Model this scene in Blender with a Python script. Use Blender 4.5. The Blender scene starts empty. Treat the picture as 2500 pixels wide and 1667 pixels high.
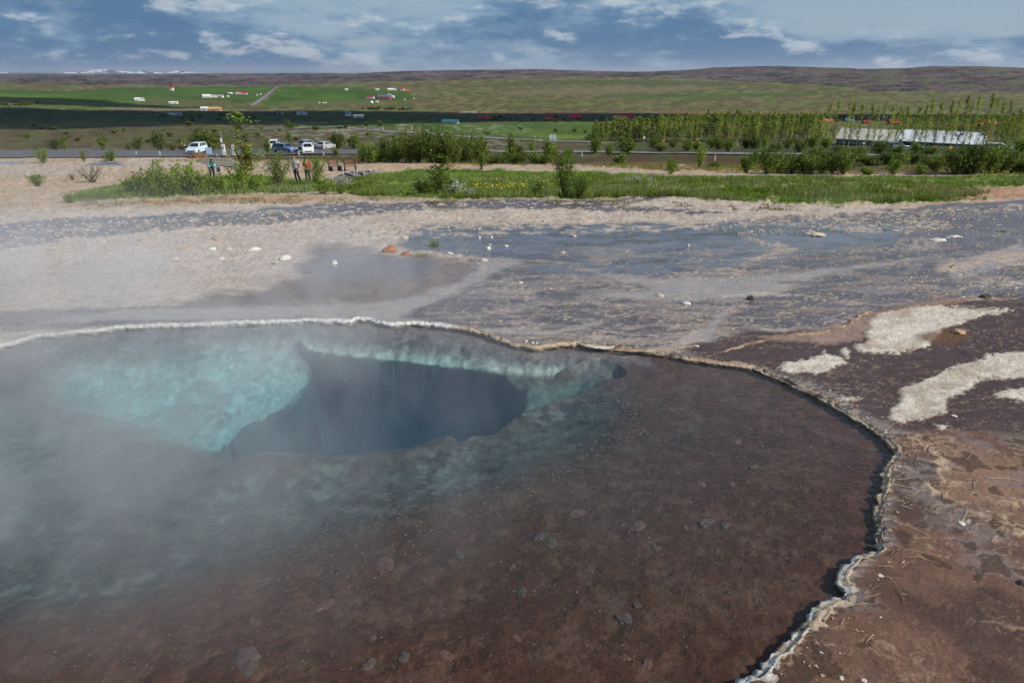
import bpy, bmesh, math, random
import numpy as np
from mathutils import Vector, Matrix, Euler
C = bpy.context.scene.collection
SC = bpy.context.scene
rnd = random.Random(7)
RAD = math.radians

# ------------------------------------------------------------------ camera
CAM_H, PITCH, FOC = 3.0, RAD(21.5), 1667.0          # metres, tilt below level, focal length in photo pixels
cam_d = bpy.data.cameras.new('camera'); cam_d.sensor_width = 36.0; cam_d.lens = 24.0
cam_d.clip_start = 0.05; cam_d.clip_end = 120000.0
cam = bpy.data.objects.new('camera', cam_d); C.objects.link(cam)
cam.location = (0, 0, CAM_H); cam.rotation_euler = (math.pi / 2 - PITCH, 0, 0)
SC.camera = cam

# ------------------------------------------------------------------ sun and sky
SUN_EL, SUN_AZ = RAD(37), RAD(112)                  # azimuth clockwise from the view direction (+Y)
world = bpy.data.worlds.new('World'); SC.world = world; world.use_nodes = True
CLOUD_DARK = (.85, 1.85, 3.4); CLOUD_PALE = (2.5, 3.8, 5.2); CLOUD_WHITE = (5.8, 6.3, 6.7); CLEAR_BLUE = (2.9, 4.0, 5.2)
def build_world():
    nt = world.node_tree; nt.nodes.clear()
    N = nt.nodes.new; L = nt.links.new
    out = N('ShaderNodeOutputWorld'); bg = N('ShaderNodeBackground'); bg.inputs[1].default_value = 0.10
    sky = N('ShaderNodeTexSky'); sky.sky_type = 'NISHITA'; sky.sun_disc = False
    sky.sun_elevation = SUN_EL; sky.sun_rotation = SUN_AZ; sky.altitude = 100; sky.air_density = 1.0
    sky.dust_density = 0.6; sky.ozone_density = 2.0
    tc = N('ShaderNodeTexCoord')
    sep = N('ShaderNodeSeparateXYZ'); L(tc.outputs['Generated'], sep.inputs[0])
    def math_(op, a, b=None, clamp=False):
        m = N('ShaderNodeMath'); m.operation = op; m.use_clamp = clamp
        for i, v in enumerate((a, b)):
            if v is None: continue
            if isinstance(v, (int, float)): m.inputs[i].default_value = v
            else: L(v, m.inputs[i])
        return m.outputs[0]
    def noise(sx, sz, scale, detail, rough, off=0.0, dist=0.0, sh=(0, 0, 0)):
        mp = N('ShaderNodeMapping'); mp.inputs['Scale'].default_value = (sx, sx, sz); mp.inputs['Location'].default_value = (off + sh[0] * sx, off * 1.7 + sh[1] * sx, off * .6 + sh[2] * sz)
        L(tc.outputs['Generated'], mp.inputs[0])
        n = N('ShaderNodeTexNoise'); n.inputs['Scale'].default_value = scale; n.inputs['Detail'].default_value = detail
        n.inputs['Roughness'].default_value = rough; n.inputs['Distortion'].default_value = dist
        L(mp.outputs[0], n.inputs['Vector']); return n.outputs['Fac']
    def ramp(x, a, b, inv=False):
        m = N('ShaderNodeMapRange'); m.interpolation_type = 'SMOOTHSTEP'
        m.inputs['From Min'].default_value = a; m.inputs['From Max'].default_value = b
        m.inputs['To Min'].default_value = 1.0 if inv else 0.0; m.inputs['To Max'].default_value = 0.0 if inv else 1.0
        L(x, m.inputs['Value']); return m.outputs[0]
    def mix(f, a, b):
        m = N('ShaderNodeMix'); m.data_type = 'RGBA'
        if isinstance(f, (int, float)): m.inputs[0].default_value = f
        else: L(f, m.inputs[0])
        for i, v in ((6, a), (7, b)):
            if isinstance(v, tuple): m.inputs[i].default_value = (*v, 1)
            else: L(v, m.inputs[i])
        return m.outputs[2]
    big = noise(1.6, 7.0, 1.7, 6, .58, 3.1, .15)         # wide banks
    lump = noise(2.0, 6.0, 7.0, 9, .60, 7.7, .1)        # cauliflower heads
    above = noise(2.0, 6.0, 7.0, 9, .60, 7.7, .1, (.007, -.003, .015))     # the same heads a little higher up and sunwards
    wide2 = noise(1.6, 7.0, 1.7, 6, .58, 3.1, .15, (.01, -.004, .022))
    # the sky to the right of the view is clearer than to the left
    right = math_('MULTIPLY', math_('MULTIPLY', ramp(sep.outputs['X'], 0.05, 0.45), 0.15), ramp(sep.outputs['Z'], .02, .065))
    low = ramp(sep.outputs['Z'], 0.012, 0.08, True)
    cov = math_('ADD', math_('MULTIPLY', big, 0.72), math_('MULTIPLY', lump, 0.28))
    cov = math_('ADD', math_('SUBTRACT', cov, right), math_('MULTIPLY', low, 0.045))
    cover = ramp(cov, 0.385, 0.485)
    relief = math_('ADD', math_('MULTIPLY', math_('SUBTRACT', lump, above), 2.4), math_('MULTIPLY', math_('SUBTRACT', big, wide2), 2.6))
    lit = math_('MULTIPLY', ramp(math_('ADD', relief, math_('MULTIPLY', math_('SUBTRACT', cov, .5), -.5)), .10, .60), .66)
    body = mix(ramp(math_('SUBTRACT', cov, math_('MULTIPLY', relief, .16)), .40, .56), CLOUD_PALE, CLOUD_DARK)
    cloud = mix(lit, body, CLOUD_WHITE)
    thin = mix(math_('MULTIPLY', ramp(sep.outputs['Z'], .06, .34, True), .85), sky.outputs[0], CLEAR_BLUE)
    hazy = mix(ramp(sep.outputs['Z'], 0.0, 0.04, True), thin, CLOUD_PALE)
    final = mix(cover, hazy, cloud)
    L(final, bg.inputs[0]); L(bg.outputs[0], out.inputs[0])

build_world()
sun_d = bpy.data.lights.new('sun', 'SUN'); sun_d.energy = 4.6; sun_d.angle = RAD(0.5); sun_d.color = (1.0, .94, .84)
sun = bpy.data.objects.new('sun', sun_d); C.objects.link(sun)
SUN_DIR = Vector((math.sin(SUN_AZ) * math.cos(SUN_EL), math.cos(SUN_AZ) * math.cos(SUN_EL), math.sin(SUN_EL)))
sun.rotation_euler = SUN_DIR.to_track_quat('Z', 'Y').to_euler(); sun.location = SUN_DIR * 50
SC.view_settings.view_transform = 'Standard'; SC.view_settings.look = 'None'
SC.view_settings.exposure = 0.0; SC.view_settings.gamma = 1.0; SC.view_settings.use_curve_mapping = False
SC.render.engine = 'CYCLES'
SC.cycles.use_denoising = True
SC.cycles.max_bounces = 8; SC.cycles.transparent_max_bounces = 16; SC.cycles.volume_bounces = 1
SC.cycles.volume_step_rate = 1.0; SC.cycles.volume_max_steps = 160
SC.cycles.caustics_reflective = False; SC.cycles.caustics_refractive = False

# ------------------------------------------------------------------ helpers
def link(o, parent=None):
    C.objects.link(o)
    if parent is not None: o.parent = parent
    return o
def tag(o, label=None, cat=None, group=None, kind=None):
    if label: o['label'] = label
    if cat: o['category'] = cat
    if group: o['group'] = group
    if kind: o['kind'] = kind
    return o
def empty(name, loc, rz=0.0, label=None, cat=None, group=None):
    o = bpy.data.objects.new(name, None); o.empty_display_size = .2
    o.location = loc; o.rotation_euler = (0, 0, rz)
    return tag(link(o), label, cat, group)
def np_mesh(name, V, F, mat=None, smooth=False):
    """V (n,3), F (m,k) with a constant k: fast mesh"""
    V = np.asarray(V, dtype=np.float32); F = np.asarray(F, dtype=np.int32)
    me = bpy.data.meshes.new(name); k = F.shape[1]
    me.vertices.add(len(V)); me.vertices.foreach_set('co', V.ravel())
    me.loops.add(F.size); me.loops.foreach_set('vertex_index', F.ravel())
    me.polygons.add(len(F))
    me.polygons.foreach_set('loop_start', np.arange(0, F.size, k, dtype=np.int32))
    me.polygons.foreach_set('use_smooth', np.full(len(F), smooth, dtype=bool))
    me.update(calc_edges=True)
    if mat is not None: me.materials.append(mat)
    return me
def add_attr(me, name, arr, typ='FLOAT'):
    a = me.attributes.new(name, typ, 'POINT')
    if typ == 'FLOAT': a.data.foreach_set('value', np.asarray(arr, dtype=np.float32).ravel())
    else:
        c = np.ones((len(arr), 4), dtype=np.float32); c[:, :3] = arr
        a.data.foreach_set('color', c.ravel())
class MB:
    """collects boxes, tubes, prisms into one mesh"""
    def __init__(self): self.v = []; self.f = []
    def add(self, vs, fs):
        n = len(self.v); self.v += [tuple(p) for p in vs]; self.f += [tuple(i + n for i in q) for q in fs]; return self
    def box(self, c, s, rz=0.0, taper=1.0):
        x, y, z = s[0] / 2, s[1] / 2, s[2] / 2; vs = []
        for k in (-1, 1):
            t = 1 if k < 0 else taper
            for a, b in ((-1, -1), (1, -1), (1, 1), (-1, 1)):
                px, py = a * x * t, b * y * t
                vs.append((c[0] + px * math.cos(rz) - py * math.sin(rz), c[1] + px * math.sin(rz) + py * math.cos(rz), c[2] + k * z))
        return self.add(vs, [(3, 2, 1, 0), (4, 5, 6, 7), (0, 1, 5, 4), (1, 2, 6, 5), (2, 3, 7, 6), (3, 0, 4, 7)])
    def tube(self, pts, rads, n=6, cap=True):
        pts = [Vector(p) for p in pts]
        if not hasattr(rads, '__len__'): rads = [rads] * len(pts)
        rings = []
        for i, p in enumerate(pts):
            d = (pts[min(i + 1, len(pts) - 1)] - pts[max(i - 1, 0)]).normalized()
            u = d.orthogonal().normalized() if i == 0 else (u - d * u.dot(d)).normalized()
            w = d.cross(u)
            rings += [p + (u * math.cos(2 * math.pi * k / n) + w * math.sin(2 * math.pi * k / n)) * rads[i] for k in range(n)]
        fs = [(i * n + k, i * n + (k + 1) % n, (i + 1) * n + (k + 1) % n, (i + 1) * n + k) for i in range(len(pts) - 1) for k in range(n)]
        if cap: fs += [tuple(range(n - 1, -1, -1)), tuple(range((len(pts) - 1) * n, len(pts) * n))]
        return self.add(rings, fs)
    def prism(self, poly, axis, a, b):
        """poly of 2d points extruded along axis 0/1/2 from a to b"""
        n = len(poly); vs = []
        for t in (a, b):
            for p in poly:
                q = [p[0], p[1]]; q.insert(axis, t); vs.append(q)
        fs = [tuple(range(n)), tuple(range(2 * n - 1, n - 1, -1))] + [((k + 1) % n, k, n + k, n + (k + 1) % n) for k in range(n)]
        return self.add(vs, fs)
    def mesh(self, name, mat=None, smooth=False, bevel=0.0):
        me = bpy.data.meshes.new(name); me.from_pydata(self.v, [], self.f); me.update()
        bm = bmesh.new(); bm.from_mesh(me)
        if bevel > 0: bmesh.ops.bevel(bm, geom=bm.edges[:], offset=bevel, segments=1, affect='EDGES', clamp_overlap=True)
        bmesh.ops.recalc_face_normals(bm, faces=bm.faces[:])
        bm.to_mesh(me); bm.free()
        if smooth: me.polygons.foreach_set('use_smooth', [True] * len(me.polygons))
        if mat is not None: me.materials.append(mat)
        return me
    def obj(self, name, mat=None, parent=None, loc=None, rz=0.0, smooth=False, bevel=0.0):
        o = bpy.data.objects.new(name, self.mesh(name, mat, smooth, bevel))
        if loc is not None: o.location = loc
        o.rotation_euler = (0, 0, rz)
        return link(o, parent)
def copy_tree(o, parent=None):
    c = o.copy(); link(c, parent)
    for ch in list(o.children):
        copy_tree(ch, c)
    return c

# numpy noise -------------------------------------------------------
def _hash(ix, iy, seed):
    h = (ix.astype(np.int64) * 374761393 + iy.astype(np.int64) * 668265263 + seed * 1442695041) & 0x7fffffff
    h = ((h ^ (h >> 13)) * 1274126177) & 0x7fffffff
    return ((h ^ (h >> 16)) & 0xffff) / 65535.0
def vnoise(x, y, seed=0):
    x = np.asarray(x, dtype=np.float64); y = np.asarray(y, dtype=np.float64)
    ix = np.floor(x); iy = np.floor(y); fx = x - ix; fy = y - iy
    fx = fx * fx * fx * (fx * (fx * 6 - 15) + 10); fy = fy * fy * fy * (fy * (fy * 6 - 15) + 10)
    a = _hash(ix, iy, seed); b = _hash(ix + 1, iy, seed); c = _hash(ix, iy + 1, seed); d = _hash(ix + 1, iy + 1, seed)
    return (a + (b - a) * fx) * (1 - fy) + (c + (d - c) * fx) * fy
def fbm(x, y, oct=4, seed=0, gain=.5):
    s = 0.0; w = 1.0; t = 0.0
    for o in range(oct):
        ca, sa = math.cos(.6 * o + .3), math.sin(.6 * o + .3)
        s = s + w * (vnoise((x * ca - y * sa) * 2 ** o + 13.7 * o, (x * sa + y * ca) * 2 ** o - 7.1 * o, seed + o * 17) - .5); t += w; w *= gain
    return s / t * 3.0          # about -1..1
def sstep(a, b, x):
    t = np.clip((x - a) / (b - a), 0, 1); return t * t * (3 - 2 * t)
def poly_sd(px, py, poly):
    """signed distance to a polygon, positive inside"""
    P = np.asarray(poly, dtype=np.float64); n = len(P)
    d = np.full(px.shape, 1e18); ins = np.zeros(px.shape, dtype=bool)
    for i in range(n):
        ax, ay = P[i]; bx, by = P[(i + 1) % n]
        ex, ey = bx - ax, by - ay
        t = np.clip(((px - ax) * ex + (py - ay) * ey) / (ex * ex + ey * ey + 1e-12), 0, 1)
        d = np.minimum(d, (px - ax - t * ex) ** 2 + (py - ay - t * ey) ** 2)
        c = ((ay > py) != (by > py)) & (px < (bx - ax) * (py - ay) / (by - ay + 1e-18) + ax)
        ins ^= c
    d = np.sqrt(d); return np.where(ins, d, -d)

# materials ---------------------------------------------------------
def new_mat(name):
    m = bpy.data.materials.new(name); m.use_nodes = True; nt = m.node_tree
    return m, nt, nt.nodes['Principled BSDF']
def simple_mat(name, col, rough=.6, metal=0.0, var=.12, scale=6.0, spec=.4, bump=0.0):
    m, nt, b = new_mat(name); N = nt.nodes.new; L = nt.links.new
    tc = N('ShaderNodeTexCoord'); n = N('ShaderNodeTexNoise'); n.inputs['Scale'].default_value = scale; n.inputs['Detail'].default_value = 5
    L(tc.outputs['Object'], n.inputs['Vector'])
    r = N('ShaderNodeMapRange'); r.inputs['From Min'].default_value = .3; r.inputs['From Max'].default_value = .7
    r.inputs['To Min'].default_value = 1 - var; r.inputs['To Max'].default_value = 1 + var; L(n.outputs['Fac'], r.inputs['Value'])
    mx = N('ShaderNodeMix'); mx.data_type = 'RGBA'; mx.blend_type = 'MULTIPLY'; mx.inputs[0].default_value = 1
    mx.inputs[6].default_value = (*col, 1); L(r.outputs[0], mx.inputs[7]); L(mx.outputs[2], b.inputs['Base Color'])
    b.inputs['Roughness'].default_value = rough; b.inputs['Metallic'].default_value = metal; b.inputs['Specular IOR Level'].default_value = spec
    if bump > 0:
        bp = N('ShaderNodeBump'); bp.inputs['Strength'].default_value = bump; bp.inputs['Distance'].default_value = .02
        L(n.outputs['Fac'], bp.inputs['Height']); L(bp.outputs[0], b.inputs['Normal'])
    return m
# ------------------------------------------------------------------ the lie of the land
CP, SP = math.cos(PITCH), math.sin(PITCH)
def project(x, y, z):
    zc = z - CAM_H
    d = y * CP - zc * SP; d = np.where(np.abs(d) < 1e-6, 1e-6, d)
    return 1250 + FOC * x / d, 833.5 - FOC * (y * SP + zc * CP) / d
def ang(v): return PITCH - np.arctan((833.5 - np.asarray(v, dtype=float)) / FOC)     # angle below level of a picture row
def O(*p): return [(a * 2500 / 2352, b * 2500 / 2352) for a, b in p]
_KY = np.array([-80, -2, .6, 1.2, 2.0, 2.3, 8.4, 9.2, 47.8, 119.4, 139, 213, 300, 480, 650, 900, 1250, 1780, 2800, 4200, 30000, 60000], float)
_KZ = np.array([3, 1.35, 1.3, .9, .12, .03, .03, .0, -4.1, -9.85, -11.35, -17.5, -20.6, -26, -29.2, -32, -35.6, -38, -39.5, -38, -30, -30], float)
_sy = np.concatenate([np.linspace(-80, 9.0, 600), np.geomspace(9.05, 60000, 3000)])
_sz = np.interp(_sy, _KY, _KZ)
_k = np.hanning(41); _k /= _k.sum()
_m = _sy > 11.5
_pad = np.convolve(np.pad(_sz, 20, 'edge'), _k, 'valid'); _sz = np.where(_m, _pad, _sz)
SKY_PX = np.array([(-900, 184), (0, 184), (440, 184.5), (469, 181), (630, 181), (780, 180.5), (802, 179), (830, 180.5), (869, 181), (915, 177), (1030, 173), (1144, 171), (1300, 169), (1407, 172), (1521, 175), (1590, 175), (1659, 172), (1700, 169), (1738, 165), (1830, 162.5), (1898, 162), (2059, 166), (2092, 168.5), (2207, 167), (2240, 164), (2275, 162), (2390, 162), (2500, 166), (3400, 160)], float)
FOOT_PX = np.array([(-900, 205), (0, 205), (469, 208), (700, 208), (800, 203), (900, 200), (1030, 198), (1300, 190), (1500, 188), (1640, 190), (1750, 197), (1900, 202), (2050, 212), (2120, 222), (2500, 226), (3400, 228)], float)
FY_PX = np.array([(-900, 2900), (1750, 2900), (2090, 1500), (3400, 1400)], float)
SY_PX = np.array([(-900, 9000), (440, 9000), (900, 6500), (1750, 6000), (2150, 3600), (3400, 3200)], float)
def height(x, y):
    """ground level without the spring's basin"""
    x = np.asarray(x, float); y = np.asarray(y, float)
    z = np.interp(y, _sy, _sz)
    far = y > 700
    if np.any(far):
        yy = np.maximum(y, 1.0)
        px = 1250 + FOC * x / (yy * CP + 40 * SP)
        fy = np.interp(px, FY_PX[:, 0], FY_PX[:, 1]); sy = np.interp(px, SY_PX[:, 0], SY_PX[:, 1])
        fv = np.interp(px, FOOT_PX[:, 0], FOOT_PX[:, 1]) + 1.2 * fbm(px / 60, px * 0 + 3.3, 3, 5)
        sv = np.interp(px, SKY_PX[:, 0], SKY_PX[:, 1]) + .45 * fbm(px / 28, px * 0 + 9.1, 3, 6)
        zf = CAM_H - fy * np.tan(ang(fv))
        t = np.clip((y - fy) / (sy - fy), 0, 1)
        tv = t ** .75 + .05 * np.sin(t * 3.14) * fbm(px / 70, t * 5, 3, 8)
        zh = CAM_H - np.maximum(y, 1) * np.tan(ang(fv + (sv - fv) * tv))
        pre = sstep(fy * .55, fy, y)
        z2 = np.where(y < fy, z + (zf - z) * pre, zh)
        past = sstep(0, 1, (y - sy) / (sy * .4))
        z2 = np.where(y > sy, zh * (1 - past) + (-34) * past, z2)
        z = np.where(far, z2, z)
    # gentle hummocks, growing with distance, none near the spring
    a = np.clip((y - 10) / 40, 0, 1)
    z = z + a * .18 * fbm(x / 9, y / 9, 4, 21) + np.clip((y - 60) / 200, 0, 1) * .5 * fbm(x / 40, y / 40, 3, 22)
    z = z + np.clip((y - 9.5) / 6, 0, 1) * .035 * fbm(x / .9, y / .9, 3, 25)
    return z
def hgt(x, y): return float(height(np.array([x]), np.array([y]))[0])
def hit(u, v, lift=0.0, ymax=40000):
    """the point of the ground a sight line through photo pixel (u, v) meets first"""
    dx, dz0 = (u - 1250), (833.5 - v)
    d = np.array([dx, FOC * CP + dz0 * SP, -FOC * SP + dz0 * CP]); d /= np.linalg.norm(d)
    t = np.geomspace(2.0, ymax, 6000)
    g = CAM_H + d[2] * t - height(d[0] * t, d[1] * t)
    i = int(np.argmax(g < 0)) if np.any(g < 0) else len(t) - 1
    a, b = t[max(i - 1, 0)], t[i]
    for _ in range(30):
        m = (a + b) / 2
        if CAM_H + d[2] * m - hgt(d[0] * m, d[1] * m) > 0: a = m
        else: b = m
    return Vector((d[0] * b, d[1] * b, hgt(d[0] * b, d[1] * b) + lift))
def plane_hit(u, v, z):
    dx, dz0 = (u - 1250), (833.5 - v)
    d = np.array([dx, FOC * CP + dz0 * SP, -FOC * SP + dz0 * CP]); t = (z - CAM_H) / d[2]
    return d[0] * t, d[1] * t
def ppm(p):
    """photo pixels per metre at a point"""
    return FOC / (p[1] * CP + (CAM_H - p[2]) * SP)

# ------------------------------------------------------------------ the spring's outline
RIM_PX = [(-60, 862), (0, 844), (87, 820), (217, 810), (325, 797), (420, 793), (542, 789), (640, 785), (741, 781), (790, 783), (853, 784), (875, 776), (907, 779), (925, 788), (961, 791), (1016, 788), (1070, 793), (1106, 799), (1142, 804), (1196, 817), (1232, 831), (1269, 842), (1305, 847), (1359, 841), (1413, 838), (1450, 845), (1488, 846), (1530, 849), (1573, 855), (1658, 870), (1754, 884), (1800, 889), (1850, 899), (1880, 912), (1913, 926), (1950, 944), (1988, 962), (2025, 984), (2062, 1006), (2095, 1021), (2126, 1037), (2150, 1055), (2172, 1072), (2190, 1092), (2191, 1131), (2176, 1163), (2160, 1194), (2153, 1236), (2145, 1262), (2156, 1293), (2148, 1319), (2150, 1340), (2114, 1376), (2075, 1402), (2064, 1429), (2081, 1449), (2030, 1486), (2004, 1522), (1963, 1554), (1911, 1590), (1879, 1621), (1848, 1647), (1801, 1670)]
RIM_W = [plane_hit(u, v, .02) for u, v in RIM_PX]
_end = RIM_W[-1]
RIM_TAIL = [(1.05, 2.5), (.7, 2.38), (.0, 2.3), (-1.2, 2.35), (-2.6, 2.5), (-4.2, 2.9), (-5.8, 3.6), (-6.9, 4.6), (-7.4, 5.7), (-7.0, 6.6)]
def resample(pts, step, closed=False):
    P = [np.array(p, float) for p in pts]
    if closed: P = P + [P[0]]
    out = []; carry = 0.0
    for a, b in zip(P[:-1], P[1:]):
        l = np.linalg.norm(b - a); t = carry
        while t < l: out.append(a + (b - a) * t / l); t += step
        carry = t - l
    return np.array(out)
RIM = resample(RIM_W + RIM_TAIL, .035, True)
_ph = np.arange(len(RIM)) * .035
_nx = np.roll(RIM, -1, 0) - np.roll(RIM, 1, 0); _nx /= np.linalg.norm(_nx, axis=1)[:, None] + 1e-9
_nrm = np.stack([-_nx[:, 1], _nx[:, 0]], 1)             # points out of the pool for a clockwise outline
RIM = RIM + _nrm * (.028 * fbm(_ph / .22, _ph * 0, 3, 31) + .03 * fbm(_ph / .8, _ph * 0 + 5, 2, 32))[:, None]
RIM_C = RIM[::4]
if poly_sd(np.array([-1.0]), np.array([5.0]), RIM_C)[0] < 0: print('rim inside test failed')
# does the normal point outwards?
_t = RIM[len(RIM) // 3] + _nrm[len(RIM) // 3] * .1
NSIGN = -1.0 if poly_sd(np.array([_t[0]]), np.array([_t[1]]), RIM_C)[0] > 0 else 1.0
_nrm = _nrm * NSIGN

# ------------------------------------------------------------------ ground sheet
def build_ground():
    # rows chosen so that the sheet is finest where it is nearest
    yy = np.concatenate([np.linspace(2.2, 40, 4000), np.geomspace(40.01, 30000, 6000)])
    _, vv = project(yy * 0, yy, height(yy * 0 , yy))
    vmin = np.minimum.accumulate(vv)
    steps = np.concatenate([np.arange(1990, 1180, -3.0), np.arange(1180, 560, -2.1), np.arange(560, 166, -1.15)])
    ys = np.interp(-steps, -vmin, yy)
    extra = np.geomspace(2500, 9000, 150)
    ys = np.unique(np.concatenate([np.linspace(-80, -3, 12), np.linspace(-2.6, 2.18, 26), ys, extra, np.geomspace(9500, 60000, 14)]))
    keep = [0]
    for i in range(1, len(ys)):
        if ys[i] - ys[keep[-1]] > 2e-3 * max(.5, abs(ys[i]) * .02): keep.append(i)
    ys = ys[keep]
    side_ = np.concatenate([np.linspace(.827, 1.7, 66), np.geomspace(1.75, 9, 14)]); t = np.concatenate([-side_[::-1], np.linspace(-.82, .82, 760), side_])
    w = np.where(ys >= -1, ys + 2, 1 + (-1 - ys))
    X = w[:, None] * t[None, :]; Y = np.repeat(ys[:, None], len(t), 1)
    shape = X.shape; X = X.ravel(); Y = Y.ravel()
    Z = height(X, Y)
    U, V = project(X, Y, Z)
    n = len(X)
    near = (Y > .5) & (Y < 12) & (np.abs(X) < 14)
    SD = np.full(n, -9.0); SD[near] = poly_sd(X[near], Y[near], RIM_C)
    col = np.zeros((n, 3)); wet = np.zeros(n); grain = np.full(n, .5)
    dz = np.zeros(n); dy = np.zeros(n)
    # noise fields shared by every zone border; stretched along the rows the eye sees
    W1 = fbm(U / 55, V / 14, 4, 101); W2 = fbm(U / 55 + 40, V / 14, 4, 102)
    Wf = fbm(U / 9, V / 3.2, 3, 103)
    def zone(poly, soft=3.0, wob=8.0, fine=2.0, where=None):
        """0..1 cover of a patch given in photo pixels (patches are then fixed to the ground)"""
        P = np.array(poly, float)
        m = (U > P[:, 0].min() - 90) & (U < P[:, 0].max() + 90) & (V > P[:, 1].min() - 40) & (V < P[:, 1].max() + 40) & (Y > 1)
        if where is not None: m &= where
        r = np.zeros(n)
        # heights matter more than widths at a grazing angle
        sd = poly_sd((U[m] + wob * 1.9 * W1[m]) * .35, V[m] + wob * .6 * W2[m] + fine * .8 * Wf[m], P * np.array([.35, 1.0]))
        r[m] = sstep(-soft, soft, sd); return r
    def paint(mask, c, wt=None, g=None, amt=1.0):
        nonlocal col, wet, grain
        k = (np.asarray(mask) * amt)[:, None]
        col = col * (1 - k) + (np.array(c) if not isinstance(c, np.ndarray) else c) * k
        if wt is not None: wet = wet * (1 - mask * amt) + wt * mask * amt
        if g is not None: grain = grain * (1 - mask * amt) + g * mask * amt
    # ---------- far country: heath, fields, hills ----------
    nearby = sstep(46, 30, Y)
    h1 = fbm(U / 46, V / 6.5, 5, 201, .6); h2 = fbm(U / 16, V / 2.6, 4, 202, .6); h3 = fbm(U / 130, V / 12, 4, 203)
    heath = np.array([.125, .112, .048]); green = np.array([.080, .105, .026]); brown = np.array([.098, .064, .040]); straw = np.array([.21, .185, .085])
    k1 = sstep(-.25, .35, h1)[:, None]; k2 = sstep(.05, .5, h2)[:, None]; k3 = sstep(.0, .5, -h2 + .3 * h3)[:, None]
    col = heath * (1 - k1) + green * k1
    col = col * (1 - .55 * k2) + straw * .55 * k2
    col = col * (1 - .6 * k3) + brown * .6 * k3
    # purple moor of the hills, greener low down and on the right
    foot = np.interp(U, FOOT_PX[:, 0], FOOT_PX[:, 1]); sky_ = np.interp(U, SKY_PX[:, 0], SKY_PX[:, 1])
    hill = sstep(1.5, -2.5, V - foot + 2.5 * h1) * (Y > 1200)
    h4 = fbm(U / 7, V / 1.6, 4, 204, .6); h5 = fbm(U / 60 + V / 9, V / 5, 4, 205)
    moor = np.array([.085, .062, .062]) * (1 + .55 * h2[:, None] + .45 * h1[:, None] + .45 * h4[:, None] + .5 * h5[:, None])
    paint(hill, moor)
    paint(hill * sstep(.1, .5, h1 + .5 * h2) * sstep(1700, 2100, U), (.085, .092, .036), amt=.85)
    paint(hill * sstep(.2, .6, h1) * sstep(2000, 1500, U) * sstep(180, 200, V), (.10, .095, .05), amt=.6)
    # middle ridges
    paint(zone([(1130, 212), (1300, 200), (1500, 194), (1700, 197), (1900, 210), (1700, 209), (1450, 207), (1250, 212)], 2, 4), (.075, .085, .030), amt=.8)
    paint(zone([(1200, 232), (1500, 228), (1700, 222), (1700, 215), (1500, 216), (1250, 220)], 3, 5), (.165, .135, .085), amt=.6)
    fieldg = np.array([.050, .105, .018]); fg2 = np.array([.070, .130, .020])
    for P, c, a in [
        ([(300, 214), (520, 212), (650, 212), (665, 214), (640, 236), (600, 256), (430, 258), (300, 250), (240, 252), (120, 244), (0, 226), (0, 219), (180, 224)], fieldg, .85),
        ([(690, 213), (830, 214), (990, 222), (1015, 240), (960, 250), (800, 256), (640, 258), (660, 238)], fieldg, .95),
        ([(720, 226), (900, 226), (1010, 236), (1000, 242), (720, 244)], fg2, .6),
        ([(0, 218), (60, 220), (180, 232), (310, 246), (430, 258), (300, 258), (130, 246), (0, 238)], fg2, .7),
        ([(1450, 238), (1600, 232), (1730, 231), (1900, 228), (2050, 230), (1900, 235), (1650, 238)], fieldg, .9),
        ([(560, 212), (650, 210), (660, 216), (560, 218)], fg2, .5),
        ([(80, 258), (260, 261), (420, 266), (420, 269), (260, 267), (80, 262)], fg2, .8),
        ([(1000, 300), (1180, 302), (1460, 300), (1480, 316), (1450, 345), (1330, 343), (1230, 338), (1130, 326), (1030, 314)], fg2, .95),
        ([(800, 296), (1000, 296), (1180, 303), (1100, 312), (950, 311), (800, 305)], fieldg, .9),
        ([(1180, 318), (1300, 322), (1440, 332), (1440, 340), (1300, 336), (1200, 328)], np.array([.115, .175, .03]), .7),
        ([(1600, 346), (1880, 348), (2200, 352), (2480, 352), (2490, 358), (2100, 360), (1650, 352)], fg2, .9),
        ([(400, 272), (620, 274), (640, 284), (520, 290), (380, 284)], fieldg, .8),
    ]:
        paint(zone(P, 1.2, 2.0, .8), c * (1 + .30 * h1 + .25 * h3)[:, None], amt=a)
    paint(zone([(380, 240), (470, 244), (560, 246), (590, 256), (440, 257), (330, 250)], 1.5, 3), np.array([.125, .105, .050]), amt=.8)
    paint(zone([(700, 246), (900, 246), (1000, 246), (960, 252), (800, 257), (680, 257)], 1.5, 3), np.array([.125, .120, .050]), amt=.7)
    paint(zone([(250, 262), (430, 262), (620, 270), (430, 272), (250, 268)], 1.5, 2), (.20, .165, .10), amt=.8)
    paint(zone([(-300, 264), (0, 264), (100, 267), (420, 272), (820, 272), (1150, 277), (1700, 280), (2600, 284), (2600, 296), (1500, 297), (1180, 299), (900, 296), (640, 300), (-300, 302)], 2, 5), np.array([.030, .046, .018]) * (1 + .5 * h1[:, None] + .4 * h2[:, None]), amt=.8)  # ground colour darkened here to deepen the cloud shadow on the plain
    paint(zone([(1060, 276), (1400, 272), (1700, 274), (2100, 277), (2100, 281), (1500, 278), (1060, 280)], 1.5, 3), (.21, .10, .06), amt=.55)
    paint(zone([(1130, 273), (1165, 272), (1165, 276), (1120, 276)], 1, 1), (.35, .32, .28), amt=.8)
    paint(zone([(965, 304), (995, 304), (990, 307), (968, 307)], .8, 1), (.34, .28, .18), amt=.9)
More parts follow.
